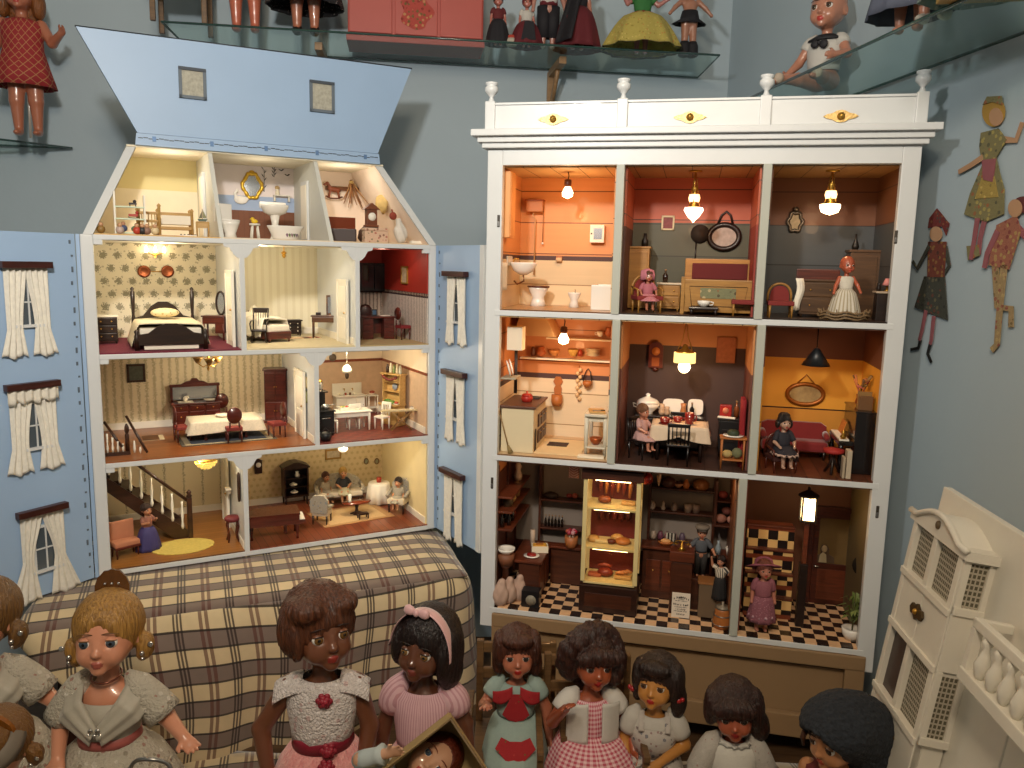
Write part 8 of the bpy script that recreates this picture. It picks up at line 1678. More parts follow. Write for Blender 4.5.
single('checked_tin','little black and white checked tin on the shop wall shelf','tin',C.at(cx(671,536,E_-.035),E_-.036,cz(680,541,E_-.02)+.0023),MB().b2((-.012,-.003,.0),(.012,.003,.022),checker('b8b0a0','2a2420',.004)))
single('hanging_lantern','red enamel lantern hanging right of the lit case','lantern',C.at(cx(647,476,.1),.10,cz(647,484,.1)),MB().lathe([(.008,0),(.014,.008),(.014,.018),(.008,.026),(.003,.03),(.0015,.045)],mat('8a1c14',.3,coat=.4),14))
single('hanging_candle','white candle hanging by the red lantern','candle',C.at(cx(659,478,.12),.12,cz(659,486,.12)),MB().lathe([(.001,0),(.005,.02),(.005,.032),(.001,.034)],mat('c8a88a',.5),10))
mc=thing('main_counter','dark shop counter in front of the shopkeeper','counter',C.at((cx(642,570,.15)+cx(697,570,.15))/2,.165,c0+.0032));MH_=cz(665,549,.15)-c0;mw_=cx(697,570,.15)-cx(642,570,.15)
pb(mc,'counter_top',(0,0,MH_),(mw_+.01,.05,.006),SWR,.001);pb(mc,'counter_body',(0,.004,MH_/2-.003),(mw_,.036,MH_-.006),SW,.001)
for x in(-.3,0,.3):q=pb(mc,'drawer_front',(x*mw_,-.0155,MH_*.45),(mw_*.26,.003,MH_*.6),SWR,.001);ob('knob',MB().sph((x*mw_,-.018,MH_*.55),.002,BRASS,8),q)
single('bread_basket','oval bread basket on the dark main counter','basket',mc.matrix_world@T((-.012,-.004,MH_+.0032)),MB().lathe([(.010,0),(.018,.006),(.019,.009),(.0002,.004)],MWO,18,sy=.6).sph((0,0,.010),(.013,.007,.006),mat('c8945a',.6,var=.2,sc=100),12))
tbl=thing('butcher_block','reddish wooden block table in the middle of the shop','table',C.at(cx(682,560,.09),.095,c0+.0032));TBH=cz(682,553,.08)-c0;pb(tbl,'block_top',(0,0,TBH-.012),(.056,.04,.024),SWR,.002);pb(tbl,'block_body',(0,0,TBH/2-.013),(.048,.034,TBH-.026),SW,.001)
scl=thing('shop_scale','small brass scale on the reddish block table','scale',tbl.matrix_world@T((-.002,0,TBH+.0003)));ob('scale_base',MB().lathe([(.010,0),(.004,.004),(.002,.02)],BRASS,12),scl);ob('scale_beam',MB().tube([(-.014,0,.02),(.014,0,.02)],.001,BRASS,5),scl)
for sx in(-1,1):ob('scale_pan',MB().lathe([(.002,.011),(.007,.0135),(.0065,.0142)],BRASS,12,c=(sx*.014,0,0)).tube([(sx*.014,0,.013),(sx*.014,0,.02)],.0006,BRASS,4),scl)
pp=C.y(681,602,.055)
po=thing('shop_poster','white printed shop notice standing on the checkered floor','notice',C.at(pp.x,.055,c0+.0032)@RX(-.06));PWD,PHT=.041,.058
pb(po,'notice_board',(0,0,PHT/2),(PWD,.003,PHT),mat('dccfbd',.7,var=.05,sc=60),.0005)
INK=mat('1c1814',.7)
rr=random.Random(9);pm=MB()
for z,hgt,wid,arc in((.0490,.0060,.033,.0045),(.0435,.0022,.012,0),(.0400,.0024,.026,0),(.0310,.0052,.034,-.001),(.0252,.0022,.028,0),(.0200,.0034,.022,0),(.0155,.0022,.030,0),(.0085,.0044,.018,0)):
 x=-wid/2
 while x<wid/2:
  w_=hgt*rr.uniform(.25,.55);zz_=z-arc*(2*x/wid)**2;q_=rr.uniform(.55,1)
  pm.b2((x,-.0021,zz_-hgt/2),(x+w_*.55,-.0014,zz_-hgt/2+hgt*q_),INK)
  if rr.random()<.6:pm.b2((x,-.0021,zz_-hgt*rr.choice((.5,.1))),(x+w_*1.2,-.0014,zz_-hgt*.5+hgt*.62),INK)if rr.random()<.35 else pm.b2((x,-.0021,zz_-hgt*.12),(x+w_*1.1,-.0014,zz_+hgt*.1),INK)
  x+=w_*1.35+(hgt*.5 if rr.random()<.15 else 0)
ob('printing',pm,po)
cb2=thing('grey_cabinet','low greyish wooden cabinet beside the printed notice','cabinet',stand(706,618,.085,c0));pb(cb2,'cabinet_body',(0,0,.042),(.04,.04,.08),mat('6a5640',.6,var=.1,sc=40),.001);pb(cb2,'cabinet_top',(0,0,.084),(.046,.044,.005),mat('8a5a30',.5),.001)
sk2=mini('shopkeeper_doll','shopkeeper doll in grey jacket and peaked cap behind the block table',C.at(cx(701,555,.125),.125,cz(701,576,.125)),.125,'b07a60','3a2a20',mat('4a4e54',.8,var=.1,sc=60),[(-.2,-.05,.58),(-.22,-.12,.5),(.2,-.03,.56),(.24,-.12,.5)],h=.0125,skirtm=None,hs=1.0)
ob('cap',MB().lathe([(.11,.16),(.135,.2),(.125,.235),(.0002,.245)],mat('6a6258',.8),24).b2((-.07,-.16,.16),(.07,-.08,.172),mat('4a443e',.7),.004),sk2,MH(sk2));ob('trousers',MB().tube([(-.055,0,.46),(-.055,0,.05)],[.075,.045],mat('24211f',.8),12).tube([(.055,0,.46),(.055,0,.05)],[.075,.045],mat('24211f',.8),12),sk2)
single('sales_stool','low wooden step that the shopkeeper doll stands on','step',C.at(cx(701,555,.125),.125,c0+.0032),MB().b2((-.022,-.018,0),(.022,.018,cz(701,576,.125)-c0-.0037),SW,.002))
st_=mini('striped_doll','small doll in black and white stripes raising one arm by the churn',C.at(cx(719,600,.06),.065,c0+.0032+.052,-.4),.105,'b07a60','2a1a14',pinstripe('c8bca8','2e2e30',.05),[(-.18,-.02,.72),(-.2,-.05,.88),(.2,-.04,.6),(.26,-.1,.68)],h=.0125,skirtm=mat('1c1a1a',.8),sk=(.52,.0,.16),hs=.95)
chn=thing('butter_churn','wooden butter churn on the shop floor below the striped doll','churn',stand(721,634,.03,c0));ob('churn_body',MB().lathe([(.018,0),(.021,.012),(.016,.04),(.0155,.045)],MWO,16),chn);ob('churn_lid',MB().lathe([(.0165,.045),(.014,.05),(.003,.052),(.003,.06)],mat('8a8070',.4,.5),14),chn)
for z,r in((.010,.0212),(.03,.0186)):ob('hoop',MB().tube([(r*math.cos(a),r*math.sin(a),z)for a in[2*PI*i/24 for i in range(25)]],.0012,STEEL,5,cap=False),chn)
s3=shelving('right-hand shop shelf crammed with baskets and figures',C.at(cx(727,520,.17),.18,cz(727,526,.17)),.056,.05,(.002,.062),.11)
for i,(x,z,r,c_,lab)in enumerate(((-.014,.004,.014,'8a5a4a','brown bundle at the left of the right-hand shop shelf'),(.012,.004,.013,'a87a6a','pinkish bundle at the right of the right-hand shop shelf'),(-.002,.026,.012,'6a3a34','dark bundle heaped above the two on the right-hand shelf'),(-.012,.0645,.012,'7a3430','red bundle on the upper right-hand shelf'),(.012,.0645,.010,'9a6a5a','tan bundle on the upper right-hand shelf'))):single('bundle',lab,'bundle',s3.matrix_world@T((x,-.004,z)),MB().sph((0,0,r*.8),(r,r*.9,r*.8),mat(c_,.7,var=.45,sc=160),10))
single('enamel_pail','white enamel pail on the shop shelf behind the striped doll','pail',C.at(cx(731,553,.17),.175,cz(731,556,.17)),MB().lathe([(.010,0),(.013,.02),(.0115,.02),(.009,.003),(.0002,.003)],PORC,14));single('side_shelf','dark plank shelf under the white enamel pail','shelf',C.at(cx(727,556,.17)+.006,.185,cz(731,556,.17)-.0003),MB().b2((-.03,-.03,-.005),(.022,.03,0),SWR,.001))
single('leaning_bottle','pale blue bottle on the plank shelf','bottle',C.at(cx(718,553,.17),.175,cz(731,556,.17)),MB().lathe([(.006,0),(.007,.016),(.003,.026),(.003,.034)],mat('8a98a0',.3),12))
tw_=thing('tiled_stair','stepped stair side clad in black and cream tiles','stair',C.at(cx(768,580,.13),.14,c0+.0032))
def bricks():
 g=G('brick_tiles');x,y,z=g.xyz();k=g.m('MODULO',g.m('ADD',g.m('ADD',g.fl(g.m('DIVIDE',g.m('ADD',x,y),.022)),g.fl(g.m('DIVIDE',z,.022))),100.),2.)
 c=g.mix(k,srgb('1c1210'),srgb('dcb272'));c=g.mix(g.lt(g.fr(g.m('DIVIDE',z,.066)),.16),c,srgb('7a3a22'));return g.done(g.vary(c,.12,30),.35)
BRI=bricks();wS=cx(795,580,.13)-cx(747,580,.13)
hS=cz(768,528,.13)-c0
for i in range(4):pb(tw_,'step',(0,.05-.012*i-.02,hS*(.97-.25*i)/2*1.0),(wS+.0*i,.05,hS*(.97-.25*i)),BRI,.001)
for i in range(4):pb(tw_,'tread',(0,.0105-.012*i,hS*(.97-.25*i)+.0025),(wS,.017,.005),SWR,.001)
npst=thing('newel_lamp','glowing four-sided lantern on a dark newel post in the checkered hall','lamp',C.at(cx(801,600,.08),.085,c0+.0032));zl=cz(805,522,.085)-c0;zt_=cz(805,497,.085)-c0
ob('post',MB().b2((-.009,-.009,0),(.009,.009,zl*.6),DKW,.002).b2((-.005,-.005,zl*.6),(.005,.005,zl),SWR,.001),npst)
ob('lantern_glass',MB().b2((-.012,-.012,zl+.004),(.014,.014,zt_-.004),glow((1,.7,.32,1),10)),npst)
for sx in(-1,1):
 for sy in(-1,1):ob('lantern_bar',MB().b2((.001+sx*.014-.002,.001+sy*.014-.002,zl),(.001+sx*.014+.002,.001+sy*.014+.002,zt_),BLACK),npst)
ob('lantern_roof',MB().lathe([(.0225,zt_-.001),(.022,zt_+.003),(.010,zt_+.010),(.003,zt_+.014),(.004,zt_+.018),(.001,zt_+.021)],BLACK,8,smooth=False),npst);ob('lantern_floor',MB().b2((-.016,-.016,zl),(.018,.018,zl+.004),BLACK),npst)
dl_,dr_=cx(812,560,E_),cx(857,560,E_)
hd=thing('hall_door','dark wooden door with a pictured glass panel in the checkered hall','door',C.at((dl_+dr_)/2-.004,E_-.001,c0+.0032));dw=dr_-dl_+.02;dhh=cz(830,507,E_)-c0
RD2=wood('5a2616','2e1009',.35)
ob('door_frame',MB().b2((-dw/2,-.012,0),(-dw/2+.012,0,dhh),RD2,.001).b2((dw/2-.012,-.012,0),(dw/2,0,dhh),RD2,.001).b2((-dw/2-.004,-.014,dhh-.012),(dw/2+.004,0,dhh),RD2,.001),hd)
dz0,dz1=dhh*.42,dhh*.88
ob('door_leaf',MB().b2((-dw/2+.013,-.008,0),(dw/2-.013,-.001,dz0),RD2,.001).b2((-dw/2+.013,-.008,dz1),(dw/2-.013,-.001,dhh-.013),RD2,.001).b2((-dw/2+.013,-.008,dz0),(-dw/2+.024,-.001,dz1),RD2).b2((dw/2-.024,-.008,dz0),(dw/2-.013,-.001,dz1),RD2).b2((-dw/2+.026,-.0095,.012),(dw/2-.026,-.008,dz0-.014),SWR,.001),hd)
ob('glass_panel',MB().b2((-dw/2+.024,-.005,dz0),(dw/2-.024,-.003,dz1),mat('6a5434',.25,var=.2,sc=20)),hd);ob('door_handle',MB().tube([(-dw/2+.018,-.008,dz0-.006),(-dw/2+.018,-.016,dz0-.006),(-dw/2+.028,-.016,dz0-.006)],.0018,SILV,6),hd)
bust=single('picture_silhouette','pale portrait figure on the hall door glass','portrait',C.at(cx(824,560,E_-.008),E_-.0065,c0+.0032+dz0+.002),MB().prism([(-.016,0),(.024,0),(.022,.014),(.010,.022),(.010,.034),(.004,.044),(-.006,.044),(-.011,.034),(-.008,.022),(-.016,.016)],-.0012,0,mat('4a3624',.6)).prism([(-.012,0),(.006,0),(.004,.02),(-.004,.026),(-.010,.018)],-.0018,-.0012,mat('a89878',.6)).sph((-.001,-.0012,.034),(.007,.001,.009),mat('a08a68',.6),10))
cs_=thing('coat_stand','dark coat stand with a hat at the right of the checkered hall','coat stand',C.at(cx(861,600,.14),.13,c0+.0032));zh=cz(861,566,.13)-c0;ob('pole',MB().lathe([(.02,0),(.004,.006),(.003,zh+.01)],DKW,12),cs_);ob('hat_peg',MB().tube([(-.014,0,zh),(.0,0,zh-.006),(.014,0,zh)],.0018,DKW,5),cs_)
single('black_hat','round black hat hanging on the hall coat stand','hat',cs_.matrix_world@T((-.006,-.01,zh)),MB().lathe([(.022,-.002),(.024,.001),(.014,.004),(.013,.016),(.0002,.018)],BLACK,18,M=RX(1.1)))
pl_=thing('potted_plant','green plant in a white pot at the right of the checkered hall','plant',stand(851,641,.045,c0));ob('flower_pot',MB().lathe([(.014,0),(.02,.012),(.022,.026),(.019,.026),(.0002,.02)],PORC,20),pl_)
rr=random.Random(2)
lf=MB()
for i in range(26):
 a=rr.uniform(0,6.28);l_=rr.uniform(.02,.045);zz_=rr.uniform(.03,.085);cxy=(rr.uniform(-.006,.006),rr.uniform(-.006,.006));dx,dy=math.cos(a)*l_,math.sin(a)*l_*.7
 lf.add([(cxy[0],cxy[1],.022+zz_*.5),(cxy[0]+dx*.5-dy*.2,cxy[1]+dy*.5+dx*.2,.026+zz_),(cxy[0]+dx,cxy[1]+dy,.02+zz_*.9),(cxy[0]+dx*.5+dy*.2,cxy[1]+dy*.5-dx*.2,.022+zz_)],[(0,1,2,3)],mat('6a7a3c',.5,var=.3,sc=100),False)
ob('foliage',lf,pl_);ob('plant_stem',MB().tube([(0,0,.018),(.001,0,.05),(0,0,.085)],.0016,mat('4a4a24',.6),6),pl_)
ph=mini('pink_hat_doll','doll in a wide pink hat and frilled pink dress on the checkered hall floor',stand(760,634,.035,c0,.15),.165,'b0705a','8a4a3a',mat('8a5058',.8,var=.25,sc=80),h=.010,skirtm=sprig('8a525c',['b88890','6a3a44','a86a74'],50,.3),sk=(.52,.16,.19),hs=1.05)
ob('wide_hat',MB().lathe([(.22,.12,.06),(.225,.128,.06),(.12,.16),(.11,.22),(.06,.25),(.0002,.255)],mat('8a4a58',.8,var=.25,sc=60),32,nf=7),ph,MH(ph)@T((.015,.05,-.01))@RX(-.45));ob('hem_frill',loft([(.26,.165,.15,0,-.008,.05),(.23,.18,.165,0,-.008,.08)],mat('b89098',.8),48,12),ph)
for px,py,y,e,r in((568,200,.10,.42,.012),(695,216,.09,.22,.015),(832,212,.09,.17,.015),(564,349,.10,.42,.012),(685,370,.10,.26,.013),(817,366,.10,.2,.006)):
 bulb_light(C,(cx(px,py,y),y-.002,cz(px,py,y)-.02),e,WARMC,r)
for z_,e_ in((ztop-.014,.07),(zC-.016,.05),(zB-.016,.05)):
 bulb_light(C,tuple(C.I@(dM@V(0,-.03,z_))),e_,WARMC,.008)
 if z_<ztop-.02:ob('glow_strip',MB().tube([(-.04,-.034,z_+.009),(.04,-.034,z_+.009)],.002,glow((1,.72,.35,1),8),6),dc)  # strips and lights under the lower shelves are added to brighten the case
bulb_light(C,tuple(C.I@(npst.matrix_world@V(0,-.03,(zl+zt_)/2))),.10,WARMC,.01)
bulb_light(C,(-.28,.08,ZT0-.03),.10,WARMC,.02)
bulb_light(C,(.09,.07,ZT0-.03),.10,WARMC,.02)
GS=glass((.84,.92,.90,1));GED=mat('2f4a44',.15,coat=.5)
def gshelf(name,label,M,poly,th=.006):
 t=thing(name,label,'shelf',M);FL_=Matrix(((1,0,0,0),(0,0,1,0),(0,1,0,0),(0,0,0,1)))
 ob('glass_plate',MB().prism(poly,0,th,GS,M=FL_),t);pts=[(x,y,th/2)for x,y in poly]
 ob('polished_edge',MB().tube(pts+pts[:1],.0032,GED,6),t);return t
SZ=2.122;SM2=WB.at(0,0,SZ)
gshelf('glass_shelf','long glass shelf along the back wall above both dollhouses',SM2,[(-1.02,-.30),(.56,-.30),(.60,-.012),(-1.02,-.012)])
RZ_=1.915;gshelf('glass_shelf','glass shelf on the right wall above the white cabinet',WR.at(0,0,RZ_),[(.62,-.235),(1.75,-.225),(1.75,-.012),(.62,-.012)])
LZ=1.815;gshelf('glass_shelf','triangular glass corner shelf at the upper left',WB.at(0,0,LZ),[(-1.372,-.015),(-1.98,-.015),(-1.98,-.50),(-1.62,-.26)])
BRW=wood('a5835c','86653f',.5)
for px,lab in((551,'pale wooden bracket under the glass shelf above the white cabinet'),(325,'pale wooden bracket with dark tip under the glass shelf above the blue roof')):
 x=WB.y(px,70,0).x;t=thing('shelf_bracket',lab,'bracket',WB.at(x,0,SZ));ob('upright',MB().b2((-.013,-.014,-.19),(.013,-.002,-.006),BRW,.001),t);ob('arm',MB().b2((-.011,-.2,-.022),(.011,-.014,-.001),BRW,.001),t);ob('brace',MB().tube([(0,-.012,-.13),(0,-.12,-.022)],.008,BRW,4),t)
def ons(px,py,r=0.0):p=WB.z(px,py,SZ+.0065);return WB.at(p.x,max(-.24,min(-.07,p.y)),SZ+.0065,r)
def sdoll(label,M,s,skin,haircol,top,skirtm,z1,r1,**k):
 d=doll('doll',label,'doll',M,s,vinyl(skin),k.get('arms'),k.get('legs'),yaw=k.get('yaw',0),pitch=k.get('pitch',0),h=k.get('h',.011),hs=k.get('hs',1),shoes=k.get('shoes'),hands=k.get('hands',False),palm=k.get('palm'))
 if haircol:hair(d,haircol,k.get('hp',()),h=.011,wave=0)
 if top:
  bodice(d,top,.71,.49,1.12)
  if k.get('sl',1):
   for i in(0,1):sleeve(d,top,k.get('arms')or POSE['stand'],i,-.12,k.get('st',.6),.047,.055,.008)
 if skirtm:skirt(d,skirtm,.51,z1,.1,r1,fold=k.get('fold',.04),nf=10)
 return d
def lattice():
 g=G('lattice');x,y,z=g.xyz();a=g.m('ARCTAN2',x,y);u=g.fr(g.m('ADD',g.m('MULTIPLY',a,2.2),g.m('MULTIPLY',z,18.)));v=g.fr(g.m('ADD',g.m('SUBTRACT',g.m('MULTIPLY',z,18.),g.m('MULTIPLY',a,2.2)),40.))
 f=g.m('MAXIMUM',g.lt(u,.12),g.lt(v,.12));return g.done(g.mix(g.m('MULTIPLY',f,.6),srgb('8e2226'),srgb('b08a5a')),.8)
p=WB.z(20,134,LZ+.0065)
arms=[(-.15,.0,.56),(-.16,-.05,.44),(.17,-.02,.58),(.235,-.10,.62)]
d=sdoll('doll in a red checked dress standing on the left corner shelf',WB.at(max(-1.75,p.x),max(p.y,-.2),LZ+.0065,.15),.44,'a8684e','9a5a24',lattice(),None,0,0,arms=arms,hands=True,palm=[(1,0,0),(-.6,-1,0)],sl=0,h=.008,hp=[(-.1,.01,.05,.04,.06,.09),(.1,.01,.05,.04,.06,.09),(0,.07,.04,.1,.06,.12)])
ob('flared_skirt',loft([(.66,.113,.074,0,0,0),(.52,.118,.09,0,-.008,.01),(.40,.15,.125,0,-.01,.02),(.30,.178,.15,0,-.01,.03)],lattice(),60,9),d)
ob('stand_rod',MB().tube([(0,.04,0),(0,.05,.42)],.009,mat('c8c4ba',.3,.4),8),d)
wc_=doll_chair(ons(183,30,.1),'wooden doll chair with dark coat standing over the blue roof, left end of the shelf',.15,.14,.16)
ob('coat',MB().box((0,-.075,.125),(.12,.012,.09),mat('2a2622',.8),.005).box((0,0,.16),(.13,.13,.03),mat('2a2622',.8),.01),wc_)
sdoll('pink-legged doll in a pale skirt on the glass shelf over the blue roof',ons(246,34),.46,'b8664e','4a2a1a',mat('9a9488',.8),mat('8a8678',.8,var=.15,sc=40),.36,.17)
sdoll('doll in a black speckled dress on the glass shelf over the blue roof',ons(306,36),.44,'a8684e','2a1a14',sprig('1e1c1e',['b8a8a0','8a7a78'],60,.2),sprig('1e1c1e',['b8a8a0','8a7a78'],60,.2),.17,.24,shoes=mat('1a1614',.4))
a,b=WB.z(345,29,SZ+.0065),WB.z(487,38,SZ+.0065);RC=mat('a8463c',.5,var=.06,sc=20)
rcb=thing('red_cabinet','coral red painted toy cabinet with flowered middle door on the glass shelf','cabinet',WB.at((a.x+b.x)/2,-.15,SZ+.0065));rw=(b.x-a.x)
pb(rcb,'carcass',(0,.01,.16),(rw,.13,.29),RC,.003);pb(rcb,'base',(0,.006,.008),(rw+.008,.14,.016),mat('b03424',.5),.002)
for i in(-1,0,1):
 q=pb(rcb,'door',(i*rw/3,-.0575,.16),(rw/3-.008,.006,.27),RC,.002)
 if i==0:ob('painted_bouquet',MB().prism([(.045*math.cos(t_)*(1+.2*math.cos(5*t_)),.09+.05*math.sin(t_))for t_ in[2*PI*k/30 for k in range(30)]][::-1],-.0618,-.0605,sprig('a8463c',['5a5a2e','7a2a24','b88a5a'],90,.38)),q)
def tiny(label,px,py,s,top,sk_,r1,hd,skin='a8685a',z1=.02,**k):return sdoll(label,ons(px,py),s,skin,hd,top,sk_,z1,r1,h=.014,**k)
DK=mat('16141a',.8);MAR=mat('5a141c',.8,var=.1,sc=40);WHT=mat('b8b4ac',.8)
t=tiny('tiny doll in black skirt and red bodice beside the coral cabinet',500,41,.145,mat('5a1a1c',.8),DK,.26,'2a1a14')
t=tiny('tiny doll in red headscarf, red skirt and black apron on the glass shelf',529,43,.145,WHT,MAR,.36,'8a1c28');ob('apron',MB().prism([(-.09,.46),(.09,.46),(.15,.12),(-.15,.12)],-.30,-.29,DK),t,RX(.12));single('small_basket','small red and cream bundle between the two tiny dolls on the shelf','bundle',ons(514,41)@T((0,-.01,0)),MB().lathe([(.014,0),(.02,.012),(.016,.02)],mat('a8a090',.7),12).sph((0,0,.022),(.017,.014,.010),mat('a83a2a',.7,var=.4,sc=120),10))
t=sdoll('dancer doll in black suit with red sash on the glass shelf',ons(551,44),.25,'a8786a','1a1614',WHT,None,0,0,h=.013,shoes=WHT,arms=[(-.17,0,.56),(-.19,-.05,.43),(.17,0,.56),(.19,-.05,.43)]);ob('trousers',MB().tube([(-.055,0,.47),(-.055,0,.12)],[.08,.075],DK,12).tube([(.055,0,.47),(.055,0,.12)],[.08,.075],DK,12),t);ob('red_sash',loft([(.53,.106,.09,0,-.008,0),(.47,.108,.092,0,-.008,0)],MAR,30),t)
t=sdoll('doll in a long black and maroon gown by the shelf bracket',ons(581,46),.24,'a8705e','3a2418',DK,MAR,.01,.30,h=.013);ob('black_cloak',MB().slab(lambda u,v:(-.13-.18*v+.16*u,-.09-.2*v*(.4+u)+.05*math.sin(u*6),.68-.64*v),8,8,(0,.008,0),DK),t)
FLM=sprig('b0a050',['c8b468','8a7a30','b87a3a'],26,.3)
t=sdoll('flamenco doll with green bodice and wide yellow flounced skirt on the shelf',ons(646,50),.235,'a8706a','2a1a14',mat('2e6a34',.8),FLM,.06,.50,h=.013,fold=.06,arms=[(-.2,-.02,.6),(-.3,-.06,.72),(.2,-.02,.6),(.3,-.06,.66)]);ob('red_trim',loft([(.5,.125,.112,0,-.01,.05),(.44,.24,.21,0,-.01,.06)],mat('8a2418',.8),60,10),t);ob('dark_hem',loft([(.07,.49,.44,0,-.01,.06),(.05,.505,.455,0,-.01,.06)],mat('3a3418',.8),66,10),t)
t=sdoll('bare doll in black shorts and furry boots at the right end of the shelf',ons(691,55),.235,'a0705a','2a1e18',None,None,0,0,h=.013,arms=[(-.2,-.02,.6),(-.26,-.04,.53),(.2,-.02,.6),(.26,-.04,.53)]);ob('black_shorts',loft([(.56,.1,.09,0,-.008,0),(.46,.125,.11,0,-.004,.02),(.40,.22,.13,0,0,.06)],DK,40,9),t)
for sx in(-1,1):ob('fur_boot',MB().lathe([(.05,0),(.075,.02),(.07,.14),(.05,.19)],DK,16,c=(sx*.055,-.01,0),fold=.05),t)
def onr(px,py,ang,dy=-.12):p=WORLD.z(px,py,RZ_+.0065);q=WR.I@p;return WR.at(min(max(q.x,.7),1.6),min(max(q.y,-.19),-.09),RZ_+.0065)@RZ(-(.139-PI/2))@RZ(ang)
sail_arms=[(-.17,-.03,.56),(-.2,-.12,.48),(.17,-.05,.58),(.13,-.15,.56)]
sM_=onr(836,93,-.75)@T((0,0,-.36*.35))
sb_=sdoll('chubby baby doll in white sailor top and black neckerchief on the right shelf',sM_,.35,'a8745e',None,mat('b4b2ac',.8),None,0,0,h=.008,hs=1.28,arms=sail_arms,legs=[(-.09,-.2,.42),(-.15,-.36,.40),(.08,-.2,.41),(.11,-.38,.40)],hands=True,palm=[(1,-.4,0),(-1,-.4,0)],st=.4)
ob('sailor_collar',loft([(.728,.065,.055,0,0,0),(.70,.118,.092,0,-.004,.0),(.685,.122,.096,0,-.004,0)],mat('15161c',.7),40),sb_);ob('neckerchief',MB().sph((-.03,-.108,.655),(.03,.014,.026),mat('15161c',.7),10).sph((.03,-.108,.65),(.03,.014,.03),mat('15161c',.7),10).sph((0,-.112,.66),(.014,.014,.014),mat('15161c',.7),8),sb_)
for sx in(-1,1):ob('bootie',MB().sph((sx*.13-.0,-.40,.40),(.035,.035,.035),mat('a89a8a',.8),10),sb_)
sdoll('doll in blue apron with white pocket behind the sailor baby',onr(893,33,-.8),.30,'a8745e','3a2418',mat('5a5e6e',.8),mat('4a5060',.8,var=.1,sc=40),.1,.24,h=.012,hs=1.05)
sdoll('doll in a red dress with white shoes on the right shelf',onr(926,22,-.8),.32,'a8745e','3a2418',mat('7a1c1e',.8),mat('7a1c1e',.8,var=.1,sc=40),.2,.26,h=.012,shoes=mat('b8b4a8',.6))
sdoll('doll in a pale teal lace dress at the far right of the glass shelf',onr(968,2,-.8),.30,'a8745e','6a4a2a',mat('7a9490',.8),sprig('8aa09a',['b8c0b4','5a7a7a'],40,.3),.04,.28,h=.012)
yb=onr(1010,-8,-.2);single('yellow_box','yellow card box at the right end of the right wall shelf','box',yb,MB().b2((-.09,-.05,0),(.09,.05,.05),mat('a88a4a',.7,var=.08,sc=20),.002))
def fig(name,label,cx_,cy_,parts):
 o=WR.y(cx_,cy_,-.004);t=thing(name,label,'paper figure',WR.at(o.x,-.004,o.z))
 def L(q):p=WR.y(890+q[0]/2.648,80+q[1]/2.648,-.004);return(p.x-o.x,p.z-o.z)
 for i,(nm,kind,pts,m)in enumerate(parts):
  mb=MB();y1=-.0012*(i%3);P=[L(q)for q in pts]if kind!='e' else None
  if kind=='p':mb.prism(P,y1-.002,y1,m)
  elif kind=='e':
   (a_,b_),rx,ry=pts;mb.prism([L((a_+rx*math.cos(k),b_+ry*math.sin(k)))for k in[2*PI*j/20 for j in range(20)]],y1-.002,y1,m)
  else:
   w=kind;V2=[V(x,0,z)for x,z in P];a_=[];b_=[]
   for k,q in enumerate(V2):
    d_=(V2[min(k+1,len(V2)-1)]-V2[max(k-1,0)]).normalized();n_=V(-d_.z,0,d_.x)*w*(1-.35*k/len(V2));a_.append((q+n_).xz[:]);b_.append((q-n_).xz[:])
   mb.prism(a_+b_[::-1],y1-.002,y1,m)
  ob(nm,mb,t)
 return t
PSK=mat('b08a6a',.7);PGR=sprig('7a7450',['a89a58','4a4a3a','9a5a3a'],90,.35);PGO=sprig('a08a48',['7a6a3a','c0a860'],90,.3);PRD=mat('8e545a',.7,var=.15,sc=60);PDK=sprig('3e4038',['6a3a30','2a2a28','6a6248'],90,.35);PHR=mat('a8843c',.7)
fig('paper_figure','paper lady in green and gold skirt on the right wall',985,170,[('skirt','p',[(245,228),(287,228),(304,290),(303,355),(255,376),(198,356),(214,300)],PGR),('apron','p',[(246,260),(280,255),(290,310),(228,315)],PGO),('leg',.006,[(236,366),(228,420),(218,476)],PRD),('leg',.006,[(252,370),(240,420),(236,462)],PRD),('shoe','p',[(206,440),(238,436),(240,465),(210,478)],PGR),('arm',.006,[(250,205),(215,228),(186,244)],PSK),('arm',.006,[(304,158),(335,160),(352,112)],PSK),('torso','p',[(244,140),(290,128),(312,158),(284,206),(290,230),(248,226),(240,176)],PGR),('sash','p',[(248,212),(286,208),(276,270),(252,264)],PRD),('hair','e',[(276,84),30,40],PHR),('face','e',[(284,98),18,24],PSK),('hat','p',[(250,66),(262,44),(300,42),(302,66),(276,58)],PGR)])
fig('paper_figure','dark paper soldier in feathered hat on the right wall beside the cabinet',935,275,[('tunic_skirt','p',[(92,520),(146,520),(154,636),(66,602)],PDK),('leg',.005,[(98,610),(86,668),(80,690)],PRD),('leg',.005,[(120,625),(113,690),(110,700)],PRD),('boot',.004,[(82,688),(76,710),(56,714)],BLACK),('boot',.004,[(110,696),(102,725),(112,748)],BLACK),('arm',.005,[(108,440),(76,500),(64,480)],PDK),('arm',.005,[(148,442),(158,492),(140,520)],PDK),('torso','p',[(104,428),(152,428),(146,522),(102,522)],sprig('6a3428',['8a6a3a','3a2a24'],90,.35)),('head','e',[(126,408),16,20],PSK),('hat','p',[(102,392),(106,366),(126,340),(158,380),(150,412),(140,388)],sprig('6a2a28',['3a4a44','8a5a3a'],120,.35))])
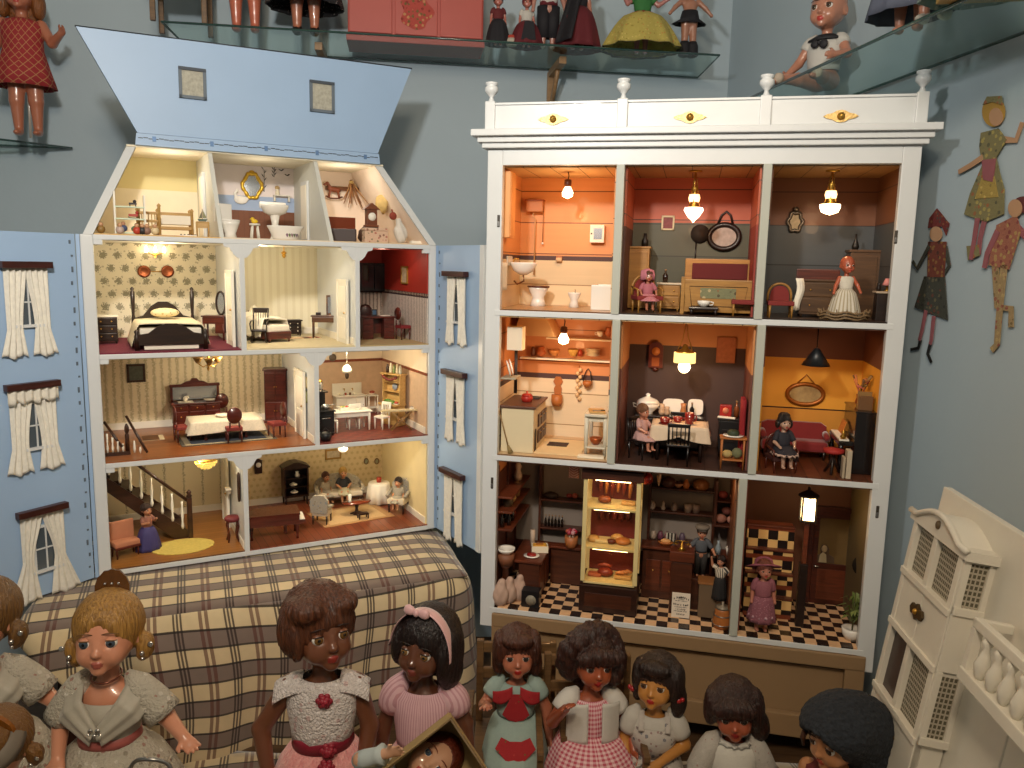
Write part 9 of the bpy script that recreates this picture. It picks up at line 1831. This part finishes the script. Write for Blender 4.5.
fig('paper_figure','paper harlequin with one leg raised at the right edge of the right wall',1003,270,[('leg',.008,[(280,490),(286,600),(322,606),(322,655)],sprig('9a8560',['8a4a44','6a5a3a'],100,.38)),('leg',.008,[(305,490),(294,600),(286,700),(272,716)],sprig('9a8560',['8a4a44','b09a6a'],100,.38)),('arm',.007,[(290,400),(262,460),(254,498)],PRD),('arm',.007,[(332,385),(362,415)],PRD),('torso','p',[(286,384),(338,358),(350,400),(318,502),(264,490)],sprig('96604e',['a8905a','7a3a3a'],100,.38)),('face','e',[(336,340),18,24],PSK),('hat','e',[(356,330),28,22],mat('5a2a2c',.7,var=.3,sc=90))])
def lamp(name,kind,loc,energy,col,size=.05,rot=None,spot=None,blend=.6):
 l=bpy.data.lights.new(name,kind);l.energy=energy;l.color=col
 if kind=='AREA':l.size=size
 else:l.shadow_soft_size=size
 if spot:l.spot_size=spot;l.spot_blend=blend
 o=bpy.data.objects.new(name,l);COL.objects.link(o);o.location=loc
 if rot is not None:o.rotation_mode='QUATERNION';o.rotation_quaternion=(Vector(rot)-Vector(loc)).to_track_quat('-Z','Y')
 return o
lamp('ceiling_spot_light','SPOT',(-.35,.42,2.10),58,(1,.96,.9),.05,(-.4,2.6,1.9),math.radians(125),.8)
lamp('ceiling_spot_light','SPOT',(.35,.35,2.2),9,(1,.95,.88),.05,(.5,2.2,1.8),math.radians(100),.9)
lamp('front_fill_light','POINT',(-.05,-.1,2.35),52,(1,.80,.58),.12)  # unseen warm fill added above the front to brighten the foreground dolls
w=bpy.data.worlds.new('World');SC.world=w;w.use_nodes=True
w.node_tree.nodes['Background'].inputs[0].default_value=(.9,.8,.68,1);w.node_tree.nodes['Background'].inputs[1].default_value=.12
cam=bpy.data.cameras.new('Camera');co=bpy.data.objects.new('Camera',cam);COL.objects.link(co)
cam.sensor_fit='HORIZONTAL';cam.sensor_width=36;cam.lens=FPX/1024*36;cam.clip_start=.05
mw=Matrix((RGT,UPV,-FWD)).transposed().to_4x4();mw.translation=EYE;co.matrix_world=mw
SC.camera=co
SC.view_settings.view_transform='Standard';SC.view_settings.look='None';SC.view_settings.gamma=1;SC.view_settings.exposure=0;SC.view_settings.use_curve_mapping=False
